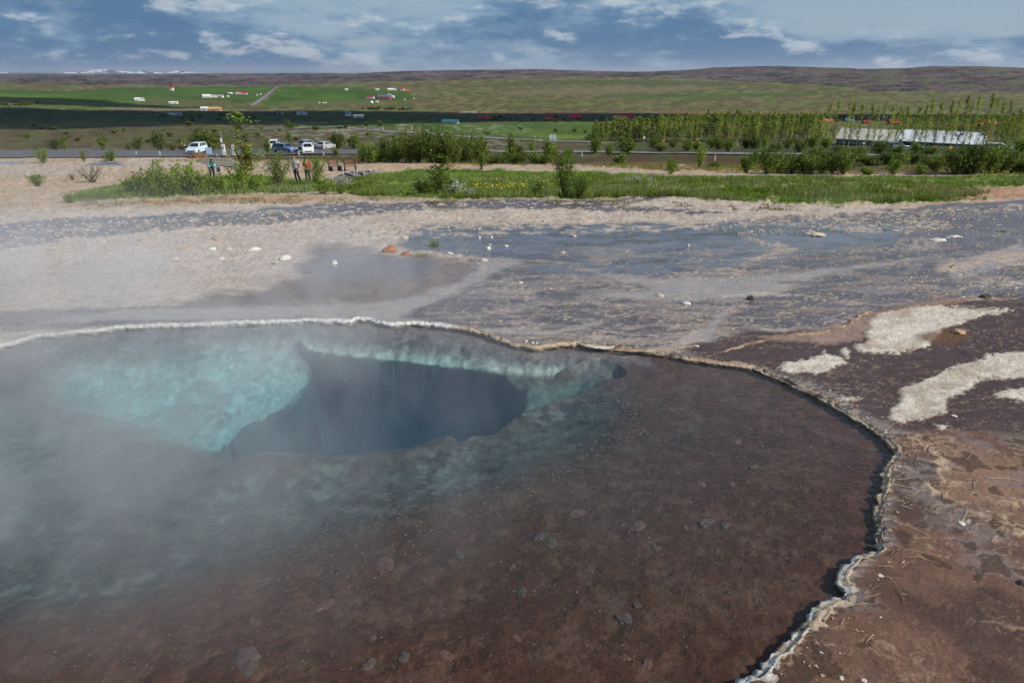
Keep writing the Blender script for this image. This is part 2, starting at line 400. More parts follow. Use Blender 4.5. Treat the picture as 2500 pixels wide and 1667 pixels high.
    # scrubby brown slope in front of the car park and either side of the road
    paint(zone([(-200, 298), (300, 300), (640, 312), (1000, 330), (1300, 352), (1500, 352), (1500, 367), (-200, 368)], 4, 8), np.array([.098, .078, .042]) * (1 + .5 * h1[:, None] + .25 * h2[:, None]), amt=.85)  # brown darkened to carry the soft fringe of the cloud shadow
    gg = sstep(.12, .45, h1 - .2 * h3) * sstep(288, 300, V) * sstep(372, 350, V) * (U < 1500)
    paint(gg, (.085, .095, .030), amt=.75)
    gr = sstep(.2, .45, h2 + .4 * h3) * sstep(300, 308, V) * sstep(370, 352, V) * sstep(560, 700, U) * (U < 1300)
    paint(gr, (.26, .255, .19), amt=.6)
    paint(zone([(1480, 350), (1700, 352), (2600, 358), (2600, 410), (2000, 404), (1480, 384)], 3, 8), np.array([.055, .058, .022]) * (1 + .4 * h1 + .3 * h2)[:, None], amt=.85)
    paint(zone([(1480, 372), (1800, 380), (2060, 392), (2060, 404), (1640, 398), (1480, 384)], 3, 8) * sstep(-.2, .4, h1), (.105, .055, .034), amt=.8)
    paint(nearby, np.array([.15, .085, .055]) * (1 + .25 * fbm(X / .8, Y / .8, 4, 360) + .2 * fbm(X / .12, Y / .12, 4, 361))[:, None], .4, .7)
    # verge of the car park: green scrub and brown heather
    vg = zone([(-100, 383), (300, 386), (560, 380), (800, 386), (900, 376), (1300, 378), (1500, 380), (2000, 384), (2600, 386), (2600, 420), (2000, 414), (1640, 408), (1430, 404), (1150, 402), (1000, 400), (860, 402), (700, 396), (560, 392), (300, 392), (-100, 392)], 3, 8)
    sc = np.array([.066, .066, .024]); hb = np.array([.090, .046, .028])
    paint(vg, sc * (1 - sstep(-.1, .4, h1)[:, None]) + hb * sstep(-.1, .4, h1)[:, None])
    # ---------- pale crust and sand round the meadow ----------
    s1 = fbm(U / 30, V / 8, 5, 301); s2 = fbm(U / 7, V / 2.4, 4, 302); s3 = fbm(U / 90, V / 20, 4, 303); s4 = fbm(U / 3.2, V / 1.7, 3, 304)
    sinter = np.array([.47, .390, .325]); sand = np.array([.42, .315, .225]); greys = np.array([.30, .25, .22])
    speck = (1 + .22 * s2 + .16 * s4 + .12 * s1)[:, None]
    flat_zone = (Y < 140) & (Y > 7)
    sandm = zone([(-400, 386), (200, 380), (430, 384), (560, 388), (760, 392), (900, 400), (1000, 396), (1150, 402), (1430, 402), (1700, 402), (1700, 410), (2000, 418), (2600, 424), (2600, 720), (-400, 900), (-400, 500)], 3, 6)
    paint(sandm, sand * speck, 0.0, .8)
    paint(zone([(-300, 392), (120, 396), (420, 386), (640, 398), (680, 402), (500, 402), (300, 412), (230, 430), (0, 432), (-300, 440)], 3, 6), np.array([.42, .345, .285]) * speck, amt=.85)
    paint(zone([(220, 398), (300, 396), (300, 404), (215, 405)], 1.5, 2), (.16, .15, .19), .85)
    paint(zone([(-100, 394), (60, 394), (60, 400), (-100, 400)], 1.5, 2), (.25, .25, .30), .8)
    # heather strips across the sand
    paint(zone([(1430, 394), (1700, 396), (2060, 408), (2600, 420), (2600, 428), (2060, 424), (1850, 424), (1700, 420), (1560, 412), (1450, 404)], 2.5, 6) * sstep(-.35, .1, s1 + .4 * s3), (.13, .078, .048), 0, .9, .9)
    # ---------- meadow ----------
    mead = zone(O((150, 462), (185, 440), (330, 410), (560, 402), (770, 418), (860, 397), (960, 388), (1100, 388), (1400, 396), (1480, 403), (1750, 404), (2000, 404), (2360, 402), (5200, 400), (5200, 425), (2352, 428), (2180, 433), (2280, 446), (2300, 456), (2150, 463), (1900, 467), (1700, 464), (1560, 454), (1420, 452), (1320, 456), (1200, 454), (1050, 458), (960, 455), (830, 452), (770, 442), (500, 448), (280, 455), (200, 462)), 2.2, 7, 2.5)
    gcol = np.array([.100, .165, .018]) * (1 + .30 * s1 + .28 * s2 + .12 * s4)[:, None]
    dry = np.array([.26, .235, .115])
    dk = (sstep(.05, .55, s1 + .35 * s2) * (.35 + .65 * sstep(1350, 1700, U)) * sstep(432, 446, V))[:, None]
    gcol = gcol * (1 - dk * .75) + dry * dk * .75
    paint(mead, gcol, 0.0, 1.0)
    paint(zone(O((150, 440), (330, 424), (330, 440), (185, 448)), 2, 4), gcol, amt=.6)
    paint(zone([(2180, 462), (2420, 458), (5200, 452), (5200, 474), (2400, 482), (2250, 478)], 2.5, 5), np.array([.40, .235, .150]) * speck, 0, .8)
    paint(zone([(300, 490), (560, 480), (900, 484), (1000, 490), (900, 498), (560, 496), (380, 502)], 3, 6) , np.array([.46, .285, .155]) * speck, amt=.8)
    paint(zone([(900, 404), (1130, 400), (1150, 406), (900, 412)], 3, 6), np.array([.46, .30, .18]) * speck, amt=.7)
    # brown/green fringe on the pale ground
    fr = zone([(180, 486), (560, 478), (900, 480), (1000, 488), (1250, 482), (1330, 486), (1600, 486), (1800, 496), (2050, 500), (2050, 506), (1780, 514), (1560, 518), (1500, 505), (1300, 490), (1000, 498), (560, 492), (180, 498)], 4, 8) * sstep(.0, .42, s1 + .5 * s2)
    paint(fr, (.12, .10, .042), 0, .9, .8)
    # ---------- pale crust between the meadow and the spring ----------
    sin_m = zone([(-500, 515), (0, 508), (300, 508), (600, 498), (900, 490), (1150, 492), (1400, 486), (1650, 482), (1950, 500), (2250, 502), (5200, 488), (5200, 1800), (-500, 1800)], 4, 9, 3)
    paint(sin_m, sinter * speck, 0.0, .7)
    # upper stream
    st = zone([(-300, 552), (0, 545), (200, 532), (420, 522), (560, 516), (760, 500), (1000, 494), (1250, 489), (1420, 487), (1640, 480), (1600, 489), (1440, 496), (1560, 505), (1780, 516), (1760, 522), (1400, 512), (1180, 510), (980, 514), (800, 532), (640, 546), (480, 554), (330, 570), (160, 584), (0, 612), (-300, 630)], 2.0, 7, 4)
    hole = sstep(.25, .6, fbm(U / 22, V / 4.5, 4, 305) + .3 * s2)
    film = np.array([.095, .066, .064]); rust = np.array([.095, .046, .036])
    fm = film * (1 - sstep(0, .5, s3 + .5 * s1)[:, None]) + rust * sstep(0, .5, s3 + .5 * s1)[:, None]
    paint(st * (1 - .85 * hole), fm * (1 + .18 * s2[:, None]), .82, .5)
    blue_run = zone([(0, 545), (200, 532), (420, 524), (560, 518), (760, 505), (730, 516), (560, 532), (380, 542), (120, 560), (0, 572)], 2, 5, 2) * (1 - hole)
    paint(blue_run, (.10, .10, .13), 1.0, .2, .9)
    # brown wet patch above the spring
    bp = zone(O((690, 592), (720, 560), (800, 566), (880, 578), (1000, 590), (1090, 610), (1080, 650), (980, 690), (900, 700), (720, 700), (540, 704), (330, 712), (420, 690), (620, 660), (660, 640), (690, 625)), 11, 15, 4)
    paint(bp, np.array([.150, .108, .095]) * (1 + .20 * s2 + .15 * s4 + .2 * s1)[:, None], .62, .8, .92)
    paint(zone(O((730, 585), (860, 585), (1000, 600), (960, 640), (700, 640)), 12, 12) , (.12, .105, .12), .95, .3, .7)
    paint(zone(O((460, 640), (720, 632), (560, 652), (480, 658)), 4, 5), sinter * speck * .9, .05, .7, .8)
    # big wet terrace on the right
    tz = zone(O((905, 560), (950, 545), (985, 520), (1240, 516), (1500, 512), (1640, 515), (1760, 500), (1950, 490), (2160, 470), (2352, 462), (5200, 450), (5200, 1700), (1500, 1700), (1100, 800), (900, 745), (760, 730), (560, 735), (300, 745), (-300, 780), (-300, 730), (60, 712), (560, 700), (900, 695), (1040, 650), (1090, 610), (1050, 580), (960, 572)), 3, 7, 2.5)
    lift = sstep(.05, .5, fbm(U / 70, V / 9, 5, 306) + .35 * s1)
    tcol = np.array([.095, .068, .066]) * (1 + .18 * s1 + .08 * s2)[:, None]
    tcol = tcol * (1 - .6 * lift[:, None]) + np.array([.20, .165, .15]) * .6 * lift[:, None]
    paint(tz, tcol, .80, .35)
    bl = zone(O((905, 560), (985, 520), (1240, 516), (1640, 515), (1900, 505), (2100, 520), (2050, 560), (1850, 590), (1650, 620), (1400, 640), (1200, 620), (1080, 585), (960, 575)), 8, 10, 2)
    paint(bl, np.array([.100, .104, .130]) * (1 + .15 * s1 + .08 * s2)[:, None], .97, .15, .85)  # bluish base colour carries part of the sky's reflection
    paint(zone(O((905, 562), (985, 520), (1240, 514), (1640, 512), (1640, 528), (1240, 536), (1050, 545)), 4, 7, 5) * sstep(.0, .35, fbm(U / 30, V / 4, 4, 307)), sinter, .15, .7, .85)
    wx = U + 60 * fbm(U / 150, V / 40, 3, 340); wy = V + 9 * fbm(U / 120, V / 30, 3, 341)
    f1_ = fbm(wx / 90, wy / 7, 4, 342); f2_ = fbm(wx / 36, wy / 3.6, 4, 343); f3_ = fbm(wx / 200, wy / 24, 3, 344)
    dry_side = sstep(900, 1500, U)
    mid = tz * sstep(575, 640, V)
    paint(mid * sstep(-.05, .55, f1_ + .6 * f3_), np.array([.26, .205, .18]) * (1 + .12 * s2)[:, None], .72, .35, .45 + .25 * dry_side)
    paint(mid * sstep(.10, .6, -f1_ + .4 * f3_), np.array([.060, .038, .036]) * (1 + .15 * s2)[:, None], .88, .3, .75)
    paint(mid * sstep(.45, .8, f2_ + .5 * f1_) * (.4 + .6 * dry_side), np.array([.42, .34, .27]), .25, .7, .6)
    paint(tz * sstep(.4, .75, fbm(wx / 60, wy / 9, 4, 345)) * dry_side * sstep(600, 640, V), np.array([.36, .22, .15]), .5, .5, .4)
    # pale beds laid down by the running water
    for P in [O((60, 742), (300, 712), (560, 704), (900, 694), (1040, 655), (1100, 612), (1080, 590), (1150, 590), (1200, 600), (1110, 640), (1010, 690), (900, 735), (700, 728), (400, 734)),
              O((860, 735), (930, 728), (1080, 752), (1260, 758), (1340, 742), (1380, 744), (1280, 766), (1060, 764), (930, 752)),
              O((1330, 618), (1500, 640), (1740, 634), (1900, 618), (2080, 598), (2160, 590), (2060, 604), (1900, 632), (1780, 646), (1830, 660), (1700, 690), (1500, 688), (1330, 680), (1500, 664)),
              O((1560, 800), (1600, 770), (1640, 730), (1690, 700), (1640, 752), (1640, 790)),
              O((2160, 610), (2352, 560), (2352, 600), (2200, 640)),
              O((1590, 835), (1700, 800), (1760, 790), (1700, 830))]:
        m = zone(P, 5, 6, 2)
        paint(m, np.array([.34, .29, .265]) * (1 + .12 * s1 + .06 * s2)[:, None], .80, .2, .88)
    cr_ = lambda *p: [(1250 + .93 * a, 440 + .93 * b) for a, b in p]
    for P, c, a in [(cr_((590, 138), (660, 155), (745, 178), (735, 195), (690, 208), (560, 228), (640, 205), (695, 186), (640, 168)), (.42, .34, .28), .8),
                    (cr_((1110, 240), (1150, 208), (1250, 192), (1420, 185), (1420, 228), (1250, 218), (1150, 245)), (.46, .33, .25), .8),
                    (cr_((985, 170), (1040, 150), (1110, 152), (1140, 165), (1090, 185), (1020, 190)), (.34, .29, .26), .7),
                    (cr_((330, 440), (420, 428), (480, 400), (470, 365), (500, 395), (520, 430), (560, 438), (640, 432), (600, 448), (420, 452)), (.36, .31, .28), .8),
                    (cr_((640, 388), (700, 388), (760, 396), (700, 398)), (.52, .46, .38), .9),
                    (cr_((200, 430), (225, 395), (270, 370), (250, 395), (240, 430)), (.34, .30, .28), .7),
                    (cr_((540, 300), (640, 292), (750, 296), (760, 306), (640, 302), (560, 310)), (.48, .41, .34), .7),
                    (cr_((1190, 268), (1260, 262), (1420, 262), (1420, 290), (1280, 278), (1200, 282)), (.48, .40, .33), .75),
                    (cr_((1240, 300), (1420, 290), (1420, 315), (1300, 318)), (.085, .052, .045), .8),
                    (cr_((330, 350), (380, 340), (440, 360), (400, 380), (340, 372)), (.25, .19, .175), .7)]:
        m = zone(P, 2.5, 6, 5); paint(m * sstep(-.7, .1, f2_ + .4 * s2), np.array(c) * (1 + .12 * s1 + .10 * s2)[:, None], .45, .5, a)
    # thin cream threads of sinter
    rid = np.abs(fbm(U / 75 + .5 * s1, V / 13 + .4 * s1, 4, 308)); rid2 = np.abs(fbm(U / 34, V / 9, 4, 309))
    thr = (sstep(.05, .0, rid) + .8 * sstep(.035, .0, rid2) * sstep(1150, 1500, U)) * tz * sstep(560, 620, V)
    paint(np.clip(thr, 0, 1), (.42, .345, .26), .2, .7, .7)
    br = sstep(.48, .75, fbm(U / 9, V / 2.6, 4, 310) + .25 * s3) * tz * sstep(500, 540, V) * (1 - .85 * bl)
    paint(br, (.46, .385, .31), .1, .8, .7)
    # stony shallows at the far side
    paint(zone(O((1560, 520), (1800, 500), (2060, 482), (2352, 470), (2352, 482), (2100, 500), (2240, 520), (2060, 540), (1800, 520)), 3, 6, 4) * sstep(-.15, .3, fbm(U / 14, V / 3, 4, 311)), sinter * .9 * speck, .1, .8, .9)
    # dark brown ripply film to the right of the rim
    rp = zone(O((1560, 800), (1720, 760), (1960, 760), (2010, 715), (2130, 690), (2352, 690), (5200, 690), (5200, 1060), (2352, 1060), (2150, 1010), (2040, 975), (1900, 900), (1790, 850), (1640, 830)), 6, 8, 2)
    ripp = np.abs(fbm(U / 40 + V / 70, (V - .18 * U) / 9, 4, 312))
    rc = np.array([.060, .030, .024]) * (1 + .3 * s1 + .2 * s2)[:, None]
    paint(rp, rc, .60, .4)
    web = np.maximum(sstep(.085, .0, ripp), .8 * sstep(.06, .0, np.abs(fbm(U / 18 + V / 40, (V - .25 * U) / 7, 3, 313)))) * rp * sstep(-.7, .1, s3 + .5 * s1)
    paint(web, (.36, .25, .165), .2, .7, .62)
    # tan and grey mottled film in the lower right corner
    tn = zone(O((2060, 1000), (2180, 985), (2352, 1000), (5200, 1000), (5200, 1800), (1600, 1800), (1700, 1560), (1960, 1340), (2040, 1250), (2040, 1120)), 8, 10, 2)
    n1 = fbm(X / .55, Y / .55, 5, 320); n2 = fbm(X / .13, Y / .13, 4, 321); n3 = fbm(X / 1.3, Y / 1.3, 4, 322); n4 = fbm(X / .035, Y / .035, 3, 323)
    tan_c = np.array([.145, .072, .044]); tan_d = np.array([.062, .031, .018]); tan_g = np.array([.22, .175, .16])
    a1 = sstep(-.15, .45, n1 + .3 * n3)[:, None]; a2 = sstep(.1, .5, n3 + .4 * n2)[:, None]
    tc_ = tan_c * (1 - .8 * a1) + tan_d * .8 * a1; tc_ = tc_ * (1 - .6 * a2) + tan_g * .6 * a2
    paint(tn, tc_ * (1 + .14 * n2 + .14 * n4)[:, None], .55, .6)
    # light tan in a wedge beyond the rim
    paint(zone(O((2080, 1010), (2200, 1010), (2352, 1060), (2352, 1190), (2200, 1160), (2140, 1130), (2160, 1090)), 8, 10), np.array([.24, .135, .085]) * (1 + .25 * n1 + .25 * n2)[:, None], .45, .7, .8)
    paint(tn * sstep(.15, .55, fbm(X / .9 + 3, Y / .5, 4, 335)), np.array([.20, .155, .15]) * (1 + .1 * n2)[:, None], .85, .3, .7)
    seam = np.minimum(np.abs(fbm(X / .40 + .25 * n2, Y / .40 + .25 * n1, 3, 330)), 1.5 * np.abs(fbm(X / .17 + .2 * n2, Y / .17, 3, 331))) + .02 * np.clip(n2 + .2, 0, 1)
    paint(sstep(.075, .0, seam) * tn * sstep(-.4, .3, n3 + .2), (.40, .28, .19), .1, .8, .62)
    for P_ in [O((2060, 1000), (2110, 1005), (2150, 1050), (2200, 1080), (2230, 1120), (2170, 1130), (2150, 1150), (2120, 1110), (2150, 1090), (2120, 1050)), O((2150, 1130), (2200, 1160), (2280, 1200), (2352, 1240), (2500, 1300), (2500, 1260), (2352, 1205), (2250, 1160)), O((2260, 1140), (2352, 1150), (2500, 1150), (2500, 1200), (2352, 1190))]:
        m = zone(P_, 5, 12, 8) * sstep(-.25, .35, n2 + .5 * n1); paint(m, np.array([.46, .34, .23]) * (1 + .25 * n2 + .2 * n4)[:, None], .05, .8, .85); dz += m * .010 * (1 + n2)
    dz += sstep(.05, .0, seam) * tn * .005
    stain = sstep(.42, .6, n2 + .25 * n3) * tn
    paint(stain, (.055, .030, .018), .3, .8, .8)
    # white crust plates (raised, with a thin broken edge)
    paint(zone([(1845, 826), (1957, 812), (2068, 798), (2115, 766), (2226, 742), (2347, 724), (2360, 738), (2180, 756), (2124, 784), (2115, 821), (2040, 840), (1957, 835)], 4, 8, 4), np.array([.30, .205, .160]) * (1 + .2 * s1 + .12 * s2)[:, None], .35, .6, .85)
    for P in [[(2124, 775), (2180, 756), (2254, 747), (2366, 749), (2487, 756), (2394, 770), (2357, 789), (2301, 807), (2273, 831), (2273, 849), (2180, 863), (2092, 858), (2087, 845), (2115, 831), (2119, 803)],
              [(2161, 1029), (2199, 970), (2208, 947), (2254, 933), (2301, 905), (2403, 877), (2403, 866), (2459, 863), (2650, 862), (2650, 915), (2394, 928), (2357, 956), (2310, 975), (2305, 1007), (2273, 1022), (2210, 1032)],
              [(2422, 964), (2500, 942), (2650, 935), (2650, 975), (2500, 980), (2440, 970)],
              [(1892, 896), (1957, 877), (1994, 872), (2008, 858), (2022, 868), (2068, 882), (1994, 910), (1938, 912)],
              O((1925, 808), (1945, 800), (1950, 820), (1935, 820)), O((2145, 975), (2185, 978), (2160, 987)), O((2195, 1195), (2230, 1193), (2215, 1203)), O((1920, 912), (1985, 914), (1940, 922))]:
        m = zone(P, 3.2, 5, 7)
        m = m * sstep(-.75, -.35, fbm(U / 8, V / 3.2, 4, 350) + 2.2 * (m - .5)); st_w = sstep(-.1, .7, fbm(U / 50, V / 16, 4, 351))[:, None] * .6; crk = sstep(.05, .0, np.abs(fbm(U / 26, V / 9, 4, 352)))[:, None] * .55
        wc = np.array([.58, .52, .44]) * (1 + .14 * s1 + .10 * s2 + .08 * n2)[:, None]; wc = wc * (1 - st_w) + np.array([.36, .28, .20]) * st_w; wc = wc * (1 - crk) + np.array([.22, .16, .12]) * crk
        paint(m, wc, .05, .8, .97); dz += m * .010
    rust_m = zone(O((2100, 770), (2180, 758), (2230, 770), (2200, 790), (2110, 784)), 6, 6)
    paint(rust_m, (.13, .062, .025), .3, .7, .8)
    # ---------- the spring itself ----------
    ins = SD > -.3
    Ui, Vi = project(X, Y, -np.clip(.03 + .28 * np.maximum(SD, 0), .03, .25))
    fw1 = fbm(X / .5, Y / .5, 4, 401); fw2 = fbm(X / .12, Y / .12, 4, 402); fw3 = fbm(X / .045, Y / .045, 3, 403)
    def pz(poly, soft, wob=14.0):
        wob = wob * .67; P = np.array(poly, float); r = np.zeros(n); m = ins
        if isinstance(soft, np.ndarray): soft = soft[m]
        r[m] = sstep(-soft, soft, poly_sd(Ui[m] + wob * fw1[m] + wob * .35 * fw2[m], Vi[m] + wob * .5 * fw2[m], P)); return r
    depth = np.minimum(.03 + .06 * np.maximum(SD, 0), .13) + .008 * fw1 + .005 * fw2
    shelf = pz(O((150, 800), (420, 770), (640, 760), (700, 770), (725, 830), (735, 880), (640, 930), (560, 960), (510, 1030), (420, 1020), (330, 985), (230, 960), (120, 920), (100, 860)), 75, 40)
    front = pz(O((-400, 900), (130, 900), (330, 1010), (500, 1040), (640, 1058), (950, 1050), (1150, 985), (1330, 900), (1420, 930), (1350, 1040), (1150, 1120), (900, 1190), (600, 1300), (300, 1400), (-400, 1500)), 70, 34)
    funnel = pz(O((1090, 860), (1200, 866), (1290, 880), (1380, 850), (1420, 872), (1330, 905), (1210, 945), (1130, 975), (1060, 1010), (1000, 960)), 22, 16)
    nearv = pz(O((200, 880), (520, 800), (700, 790), (740, 860), (700, 915), (590, 965), (510, 1005), (400, 965), (300, 930)), 110, 20)
    depth = depth + front * (.09 + .03 * fw1) + shelf * (.18 + .42 * nearv + .04 * fw1 + .03 * fw2)
    lip = pz(O((680, 770), (760, 760), (1000, 790), (1230, 825), (1340, 830), (1260, 866), (1180, 862), (1090, 854), (1000, 842), (900, 832), (800, 826), (720, 816), (690, 800)), 14, 6)
    # fluted ledge behind the vent
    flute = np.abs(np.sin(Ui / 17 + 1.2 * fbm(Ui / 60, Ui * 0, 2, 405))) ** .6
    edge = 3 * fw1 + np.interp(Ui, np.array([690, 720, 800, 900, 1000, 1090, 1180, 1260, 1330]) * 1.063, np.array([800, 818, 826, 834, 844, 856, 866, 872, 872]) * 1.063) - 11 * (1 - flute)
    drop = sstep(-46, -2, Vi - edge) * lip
    depth = depth + drop * .30 + lip * .04
    VENT = O((496, 1038), (510, 1000), (545, 952), (620, 927), (690, 897), (722, 868), (716, 836), (690, 812), (688, 796), (705, 800), (735, 818), (800, 830), (900, 838), (1000, 850), (1090, 862), (1150, 872), (1160, 890), (1140, 930), (1105, 962), (1060, 985), (1020, 1008), (940, 1038), (830, 1047), (700, 1052), (600, 1046), (560, 1056), (520, 1052))
    vs_ = 60 * sstep(1060, 1240, Ui) * sstep(8, 60, Vi - edge); vent = pz(VENT, 7 + vs_, 9); ventc = pz(VENT, 30 + vs_, 9)
    cut = sstep(-6, 3, Vi - edge) ; vent = vent * np.where((Ui > 740) & (Ui < 1310) & (Vi < 940), cut, 1.0)
    ventc = ventc * np.where((Ui > 740) & (Ui < 1310) & (Vi < 940), sstep(-12, -2, Vi - edge), 1.0)
    depth = depth + funnel * (.42 + .06 * fw1)
    depth = np.minimum(depth, .025 + .28 * np.maximum(SD, 0) + .02 * fw2)
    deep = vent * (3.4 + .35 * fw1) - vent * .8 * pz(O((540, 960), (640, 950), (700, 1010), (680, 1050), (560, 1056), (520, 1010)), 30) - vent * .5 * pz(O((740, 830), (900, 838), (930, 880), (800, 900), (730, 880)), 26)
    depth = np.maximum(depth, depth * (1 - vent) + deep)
    poolm = sstep(-.01, .015, SD)
    zb = -depth + .004 * fw3
    ink = SD > 0
    Z2 = np.where(ink, np.minimum(zb, -.012), Z + dz)
    # undercut below the crust edge
    Z = np.where(ink, Z2, Z2)
    dy = np.where(ink, 1.25 * np.maximum(depth - .75, 0) * vent, 0)
    # floor colours
    brownf = np.array([.074, .031, .018]); brownl = np.array([.102, .049, .031]); pale = np.array([.38, .37, .32]); greyf = np.array([.075, .061, .052]); dark = np.array([.055, .045, .04])
    k = sstep(-.2, .5, fw1 + .5 * fw2)[:, None]
    fc = (brownf * (1 - .35 * k) + brownl * .35 * k) * (1 + .16 * fw3 + .10 * fw2)[:, None]
    rub = sstep(.1, .6, fw2 + .5 * fw3)[:, None]
    fc = fc * (1 - .25 * rub) + np.array([.15, .09, .065]) * .25 * rub
    gmix = np.clip(front * 1.0, 0, 1)[:, None]
    gtex = greyf * (1 + .55 * fw2 + .35 * fw3)[:, None]; gl = sstep(.25, .7, fw1 + .5 * fw2 + .3 * fw3)[:, None]
    gtex = gtex * (1 - .5 * gl) + np.array([.20, .19, .165]) * .5 * gl
    fc = fc * (1 - gmix) + gtex * gmix
    sm = np.clip(shelf, 0, 1)[:, None]
    st_ = (np.array([.15, .14, .13]) * (1 - nearv[:, None]) + np.array([.50, .50, .45]) * nearv[:, None]) * (1 + .30 * fw2 + .34 * fw3 + .26 * fw1)[:, None]
    dkp = (sstep(.10, .55, -fw1 + .35 * fw2) * pz(O((100, 780), (420, 780), (420, 930), (300, 930), (100, 900)), 50, 30))[:, None]
    st_ = st_ * (1 - .75 * dkp) + np.array([.16, .15, .13]) * .75 * dkp
    fc = fc * (1 - sm) + st_ * sm
    back = pz(O((-300, 800), (200, 765), (700, 740), (1000, 752), (1180, 800), (1450, 810), (1500, 850), (1350, 860), (1200, 850), (1000, 820), (700, 770), (400, 780), (100, 840), (-300, 900)), 22, 10)[:, None]
    fc = fc * (1 - .85 * back) + np.array([.17, .14, .135]) * (1 + .3 * fw2 + .4 * fw3)[:, None] * .85 * back
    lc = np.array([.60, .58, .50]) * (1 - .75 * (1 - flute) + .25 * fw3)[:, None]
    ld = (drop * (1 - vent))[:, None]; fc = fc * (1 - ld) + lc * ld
    fc = fc * (1 - funnel[:, None] * .8) + np.array([.13, .122, .105]) * (1 + .4 * fw2 + .3 * fw3)[:, None] * funnel[:, None] * .8
    pock = np.clip(pz(O((530, 960), (650, 940), (720, 1010), (690, 1056), (560, 1058), (510, 1030)), 40, 20), 0, 1)[:, None]  # paler pocket: a lit patch put into the vent wall's colour
    vc = (np.array([.034, .048, .056]) * (1 - pock) + np.array([.16, .18, .17]) * pock) * (1 + .25 * fw1)[:, None]; vm = sstep(.05, .32, ventc)[:, None]; fc = fc * (1 - vm) + vc * vm  # wall colour darkened to stand for the shade of the deep vent
    pm = (poolm * ink)[:, None]
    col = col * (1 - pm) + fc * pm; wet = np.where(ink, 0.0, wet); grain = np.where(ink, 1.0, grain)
    # relief that goes with dryness
    rel = (1 - wet) * (~ink) * (Y < 40) * (Y > 2)
    Z = Z + rel * np.clip(Y / 12, .3, 1.6) * (.005 * s2 + .006 * s4) + rel * hole * st * .006
    tus = mead * (Y < 60); Z = Z + tus * (.05 * s2 + .10 * s1)
    col = np.clip(col, .012, .85)
    r, c = shape
    idx = np.arange(r * c).reshape(r, c)
    F = np.stack([idx[:-1, :-1], idx[:-1, 1:], idx[1:, 1:], idx[1:, :-1]], -1).reshape(-1, 4)
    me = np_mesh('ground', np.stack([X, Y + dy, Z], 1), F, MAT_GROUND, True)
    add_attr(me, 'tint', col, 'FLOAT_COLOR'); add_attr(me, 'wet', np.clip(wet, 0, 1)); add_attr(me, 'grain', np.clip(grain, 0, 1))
    o = bpy.data.objects.new('ground', me); link(o); tag(o, kind='structure')
    return o
def ground_material():
    m, nt, b = new_mat('ground'); N = nt.nodes.new; L = nt.links.new
    def attr(name):
        a = N('ShaderNodeAttribute'); a.attribute_name = name; return a
    a_t = attr('tint'); a_w = attr('wet'); a_g = attr('grain')
    geo = N('ShaderNodeNewGeometry')
    def noise(scale, det=4, rough=.6, sx=1.0):
        mp = N('ShaderNodeMapping'); mp.inputs['Scale'].default_value = (sx, 1, 1); L(geo.outputs['Position'], mp.inputs[0])
        n = N('ShaderNodeTexNoise'); n.inputs['Scale'].default_value = scale; n.inputs['Detail'].default_value = det; n.inputs['Roughness'].default_value = rough
        L(mp.outputs[0], n.inputs['Vector']); return n.outputs['Fac']
    def mr(x, a, b_, c, d):
        r = N('ShaderNodeMapRange'); r.inputs['From Min'].default_value = a; r.inputs['From Max'].default_value = b_
        for k, v in (('To Min', c), ('To Max', d)):
            if isinstance(v, (int, float)): r.inputs[k].default_value = v
            else: L(v, r.inputs[k])
        L(x, r.inputs['Value']); return r.outputs[0]
    n1 = noise(38, 5, .68); n2 = noise(7.0, 5, .6); n3 = noise(.9, 4, .6)
    f1 = mr(n1, .3, .7, .72, 1.28); f2 = mr(n2, .3, .7, .84, 1.16)
    ml = N('ShaderNodeMath'); ml.operation = 'MULTIPLY'; L(f1, ml.inputs[0]); L(f2, ml.inputs[1])
    mx = N('ShaderNodeMix'); mx.data_type = 'RGBA'; mx.blend_type = 'MULTIPLY'; L(a_g.outputs['Fac'], mx.inputs[0])
    L(a_t.outputs['Color'], mx.inputs[6]); L(ml.outputs[0], mx.inputs[7]); L(mx.outputs[2], b.inputs['Base Color'])
    # a skin of running water: smooth and glossy, broken by small wrinkles
    rj = N('ShaderNodeMath'); rj.operation = 'ADD'; rj.use_clamp = True
    L(mr(a_w.outputs['Fac'], 0.15, 1.0, .95, .07), rj.inputs[0]); L(mr(n2, .35, .7, -.05, .10), rj.inputs[1])
    L(rj.outputs[0], b.inputs['Roughness'])
    L(mr(a_w.outputs['Fac'], 0.1, 1.0, .12, .85), b.inputs['Specular IOR Level'])
    bp1 = N('ShaderNodeBump'); bp1.inputs['Distance'].default_value = .02
    L(mr(a_w.outputs['Fac'], 0.2, 1.0, .55, .03), bp1.inputs['Strength']); L(n1, bp1.inputs['Height'])
    bp2 = N('ShaderNodeBump'); bp2.inputs['Distance'].default_value = .05
    L(mr(a_w.outputs['Fac'], 0.2, 1.0, .5, .07), bp2.inputs['Strength']); L(n2, bp2.inputs['Height']); L(bp1.outputs[0], bp2.inputs['Normal'])
    L(bp2.outputs[0], b.inputs['Normal'])
    return m
MAT_GROUND = ground_material()
GROUND = build_ground()

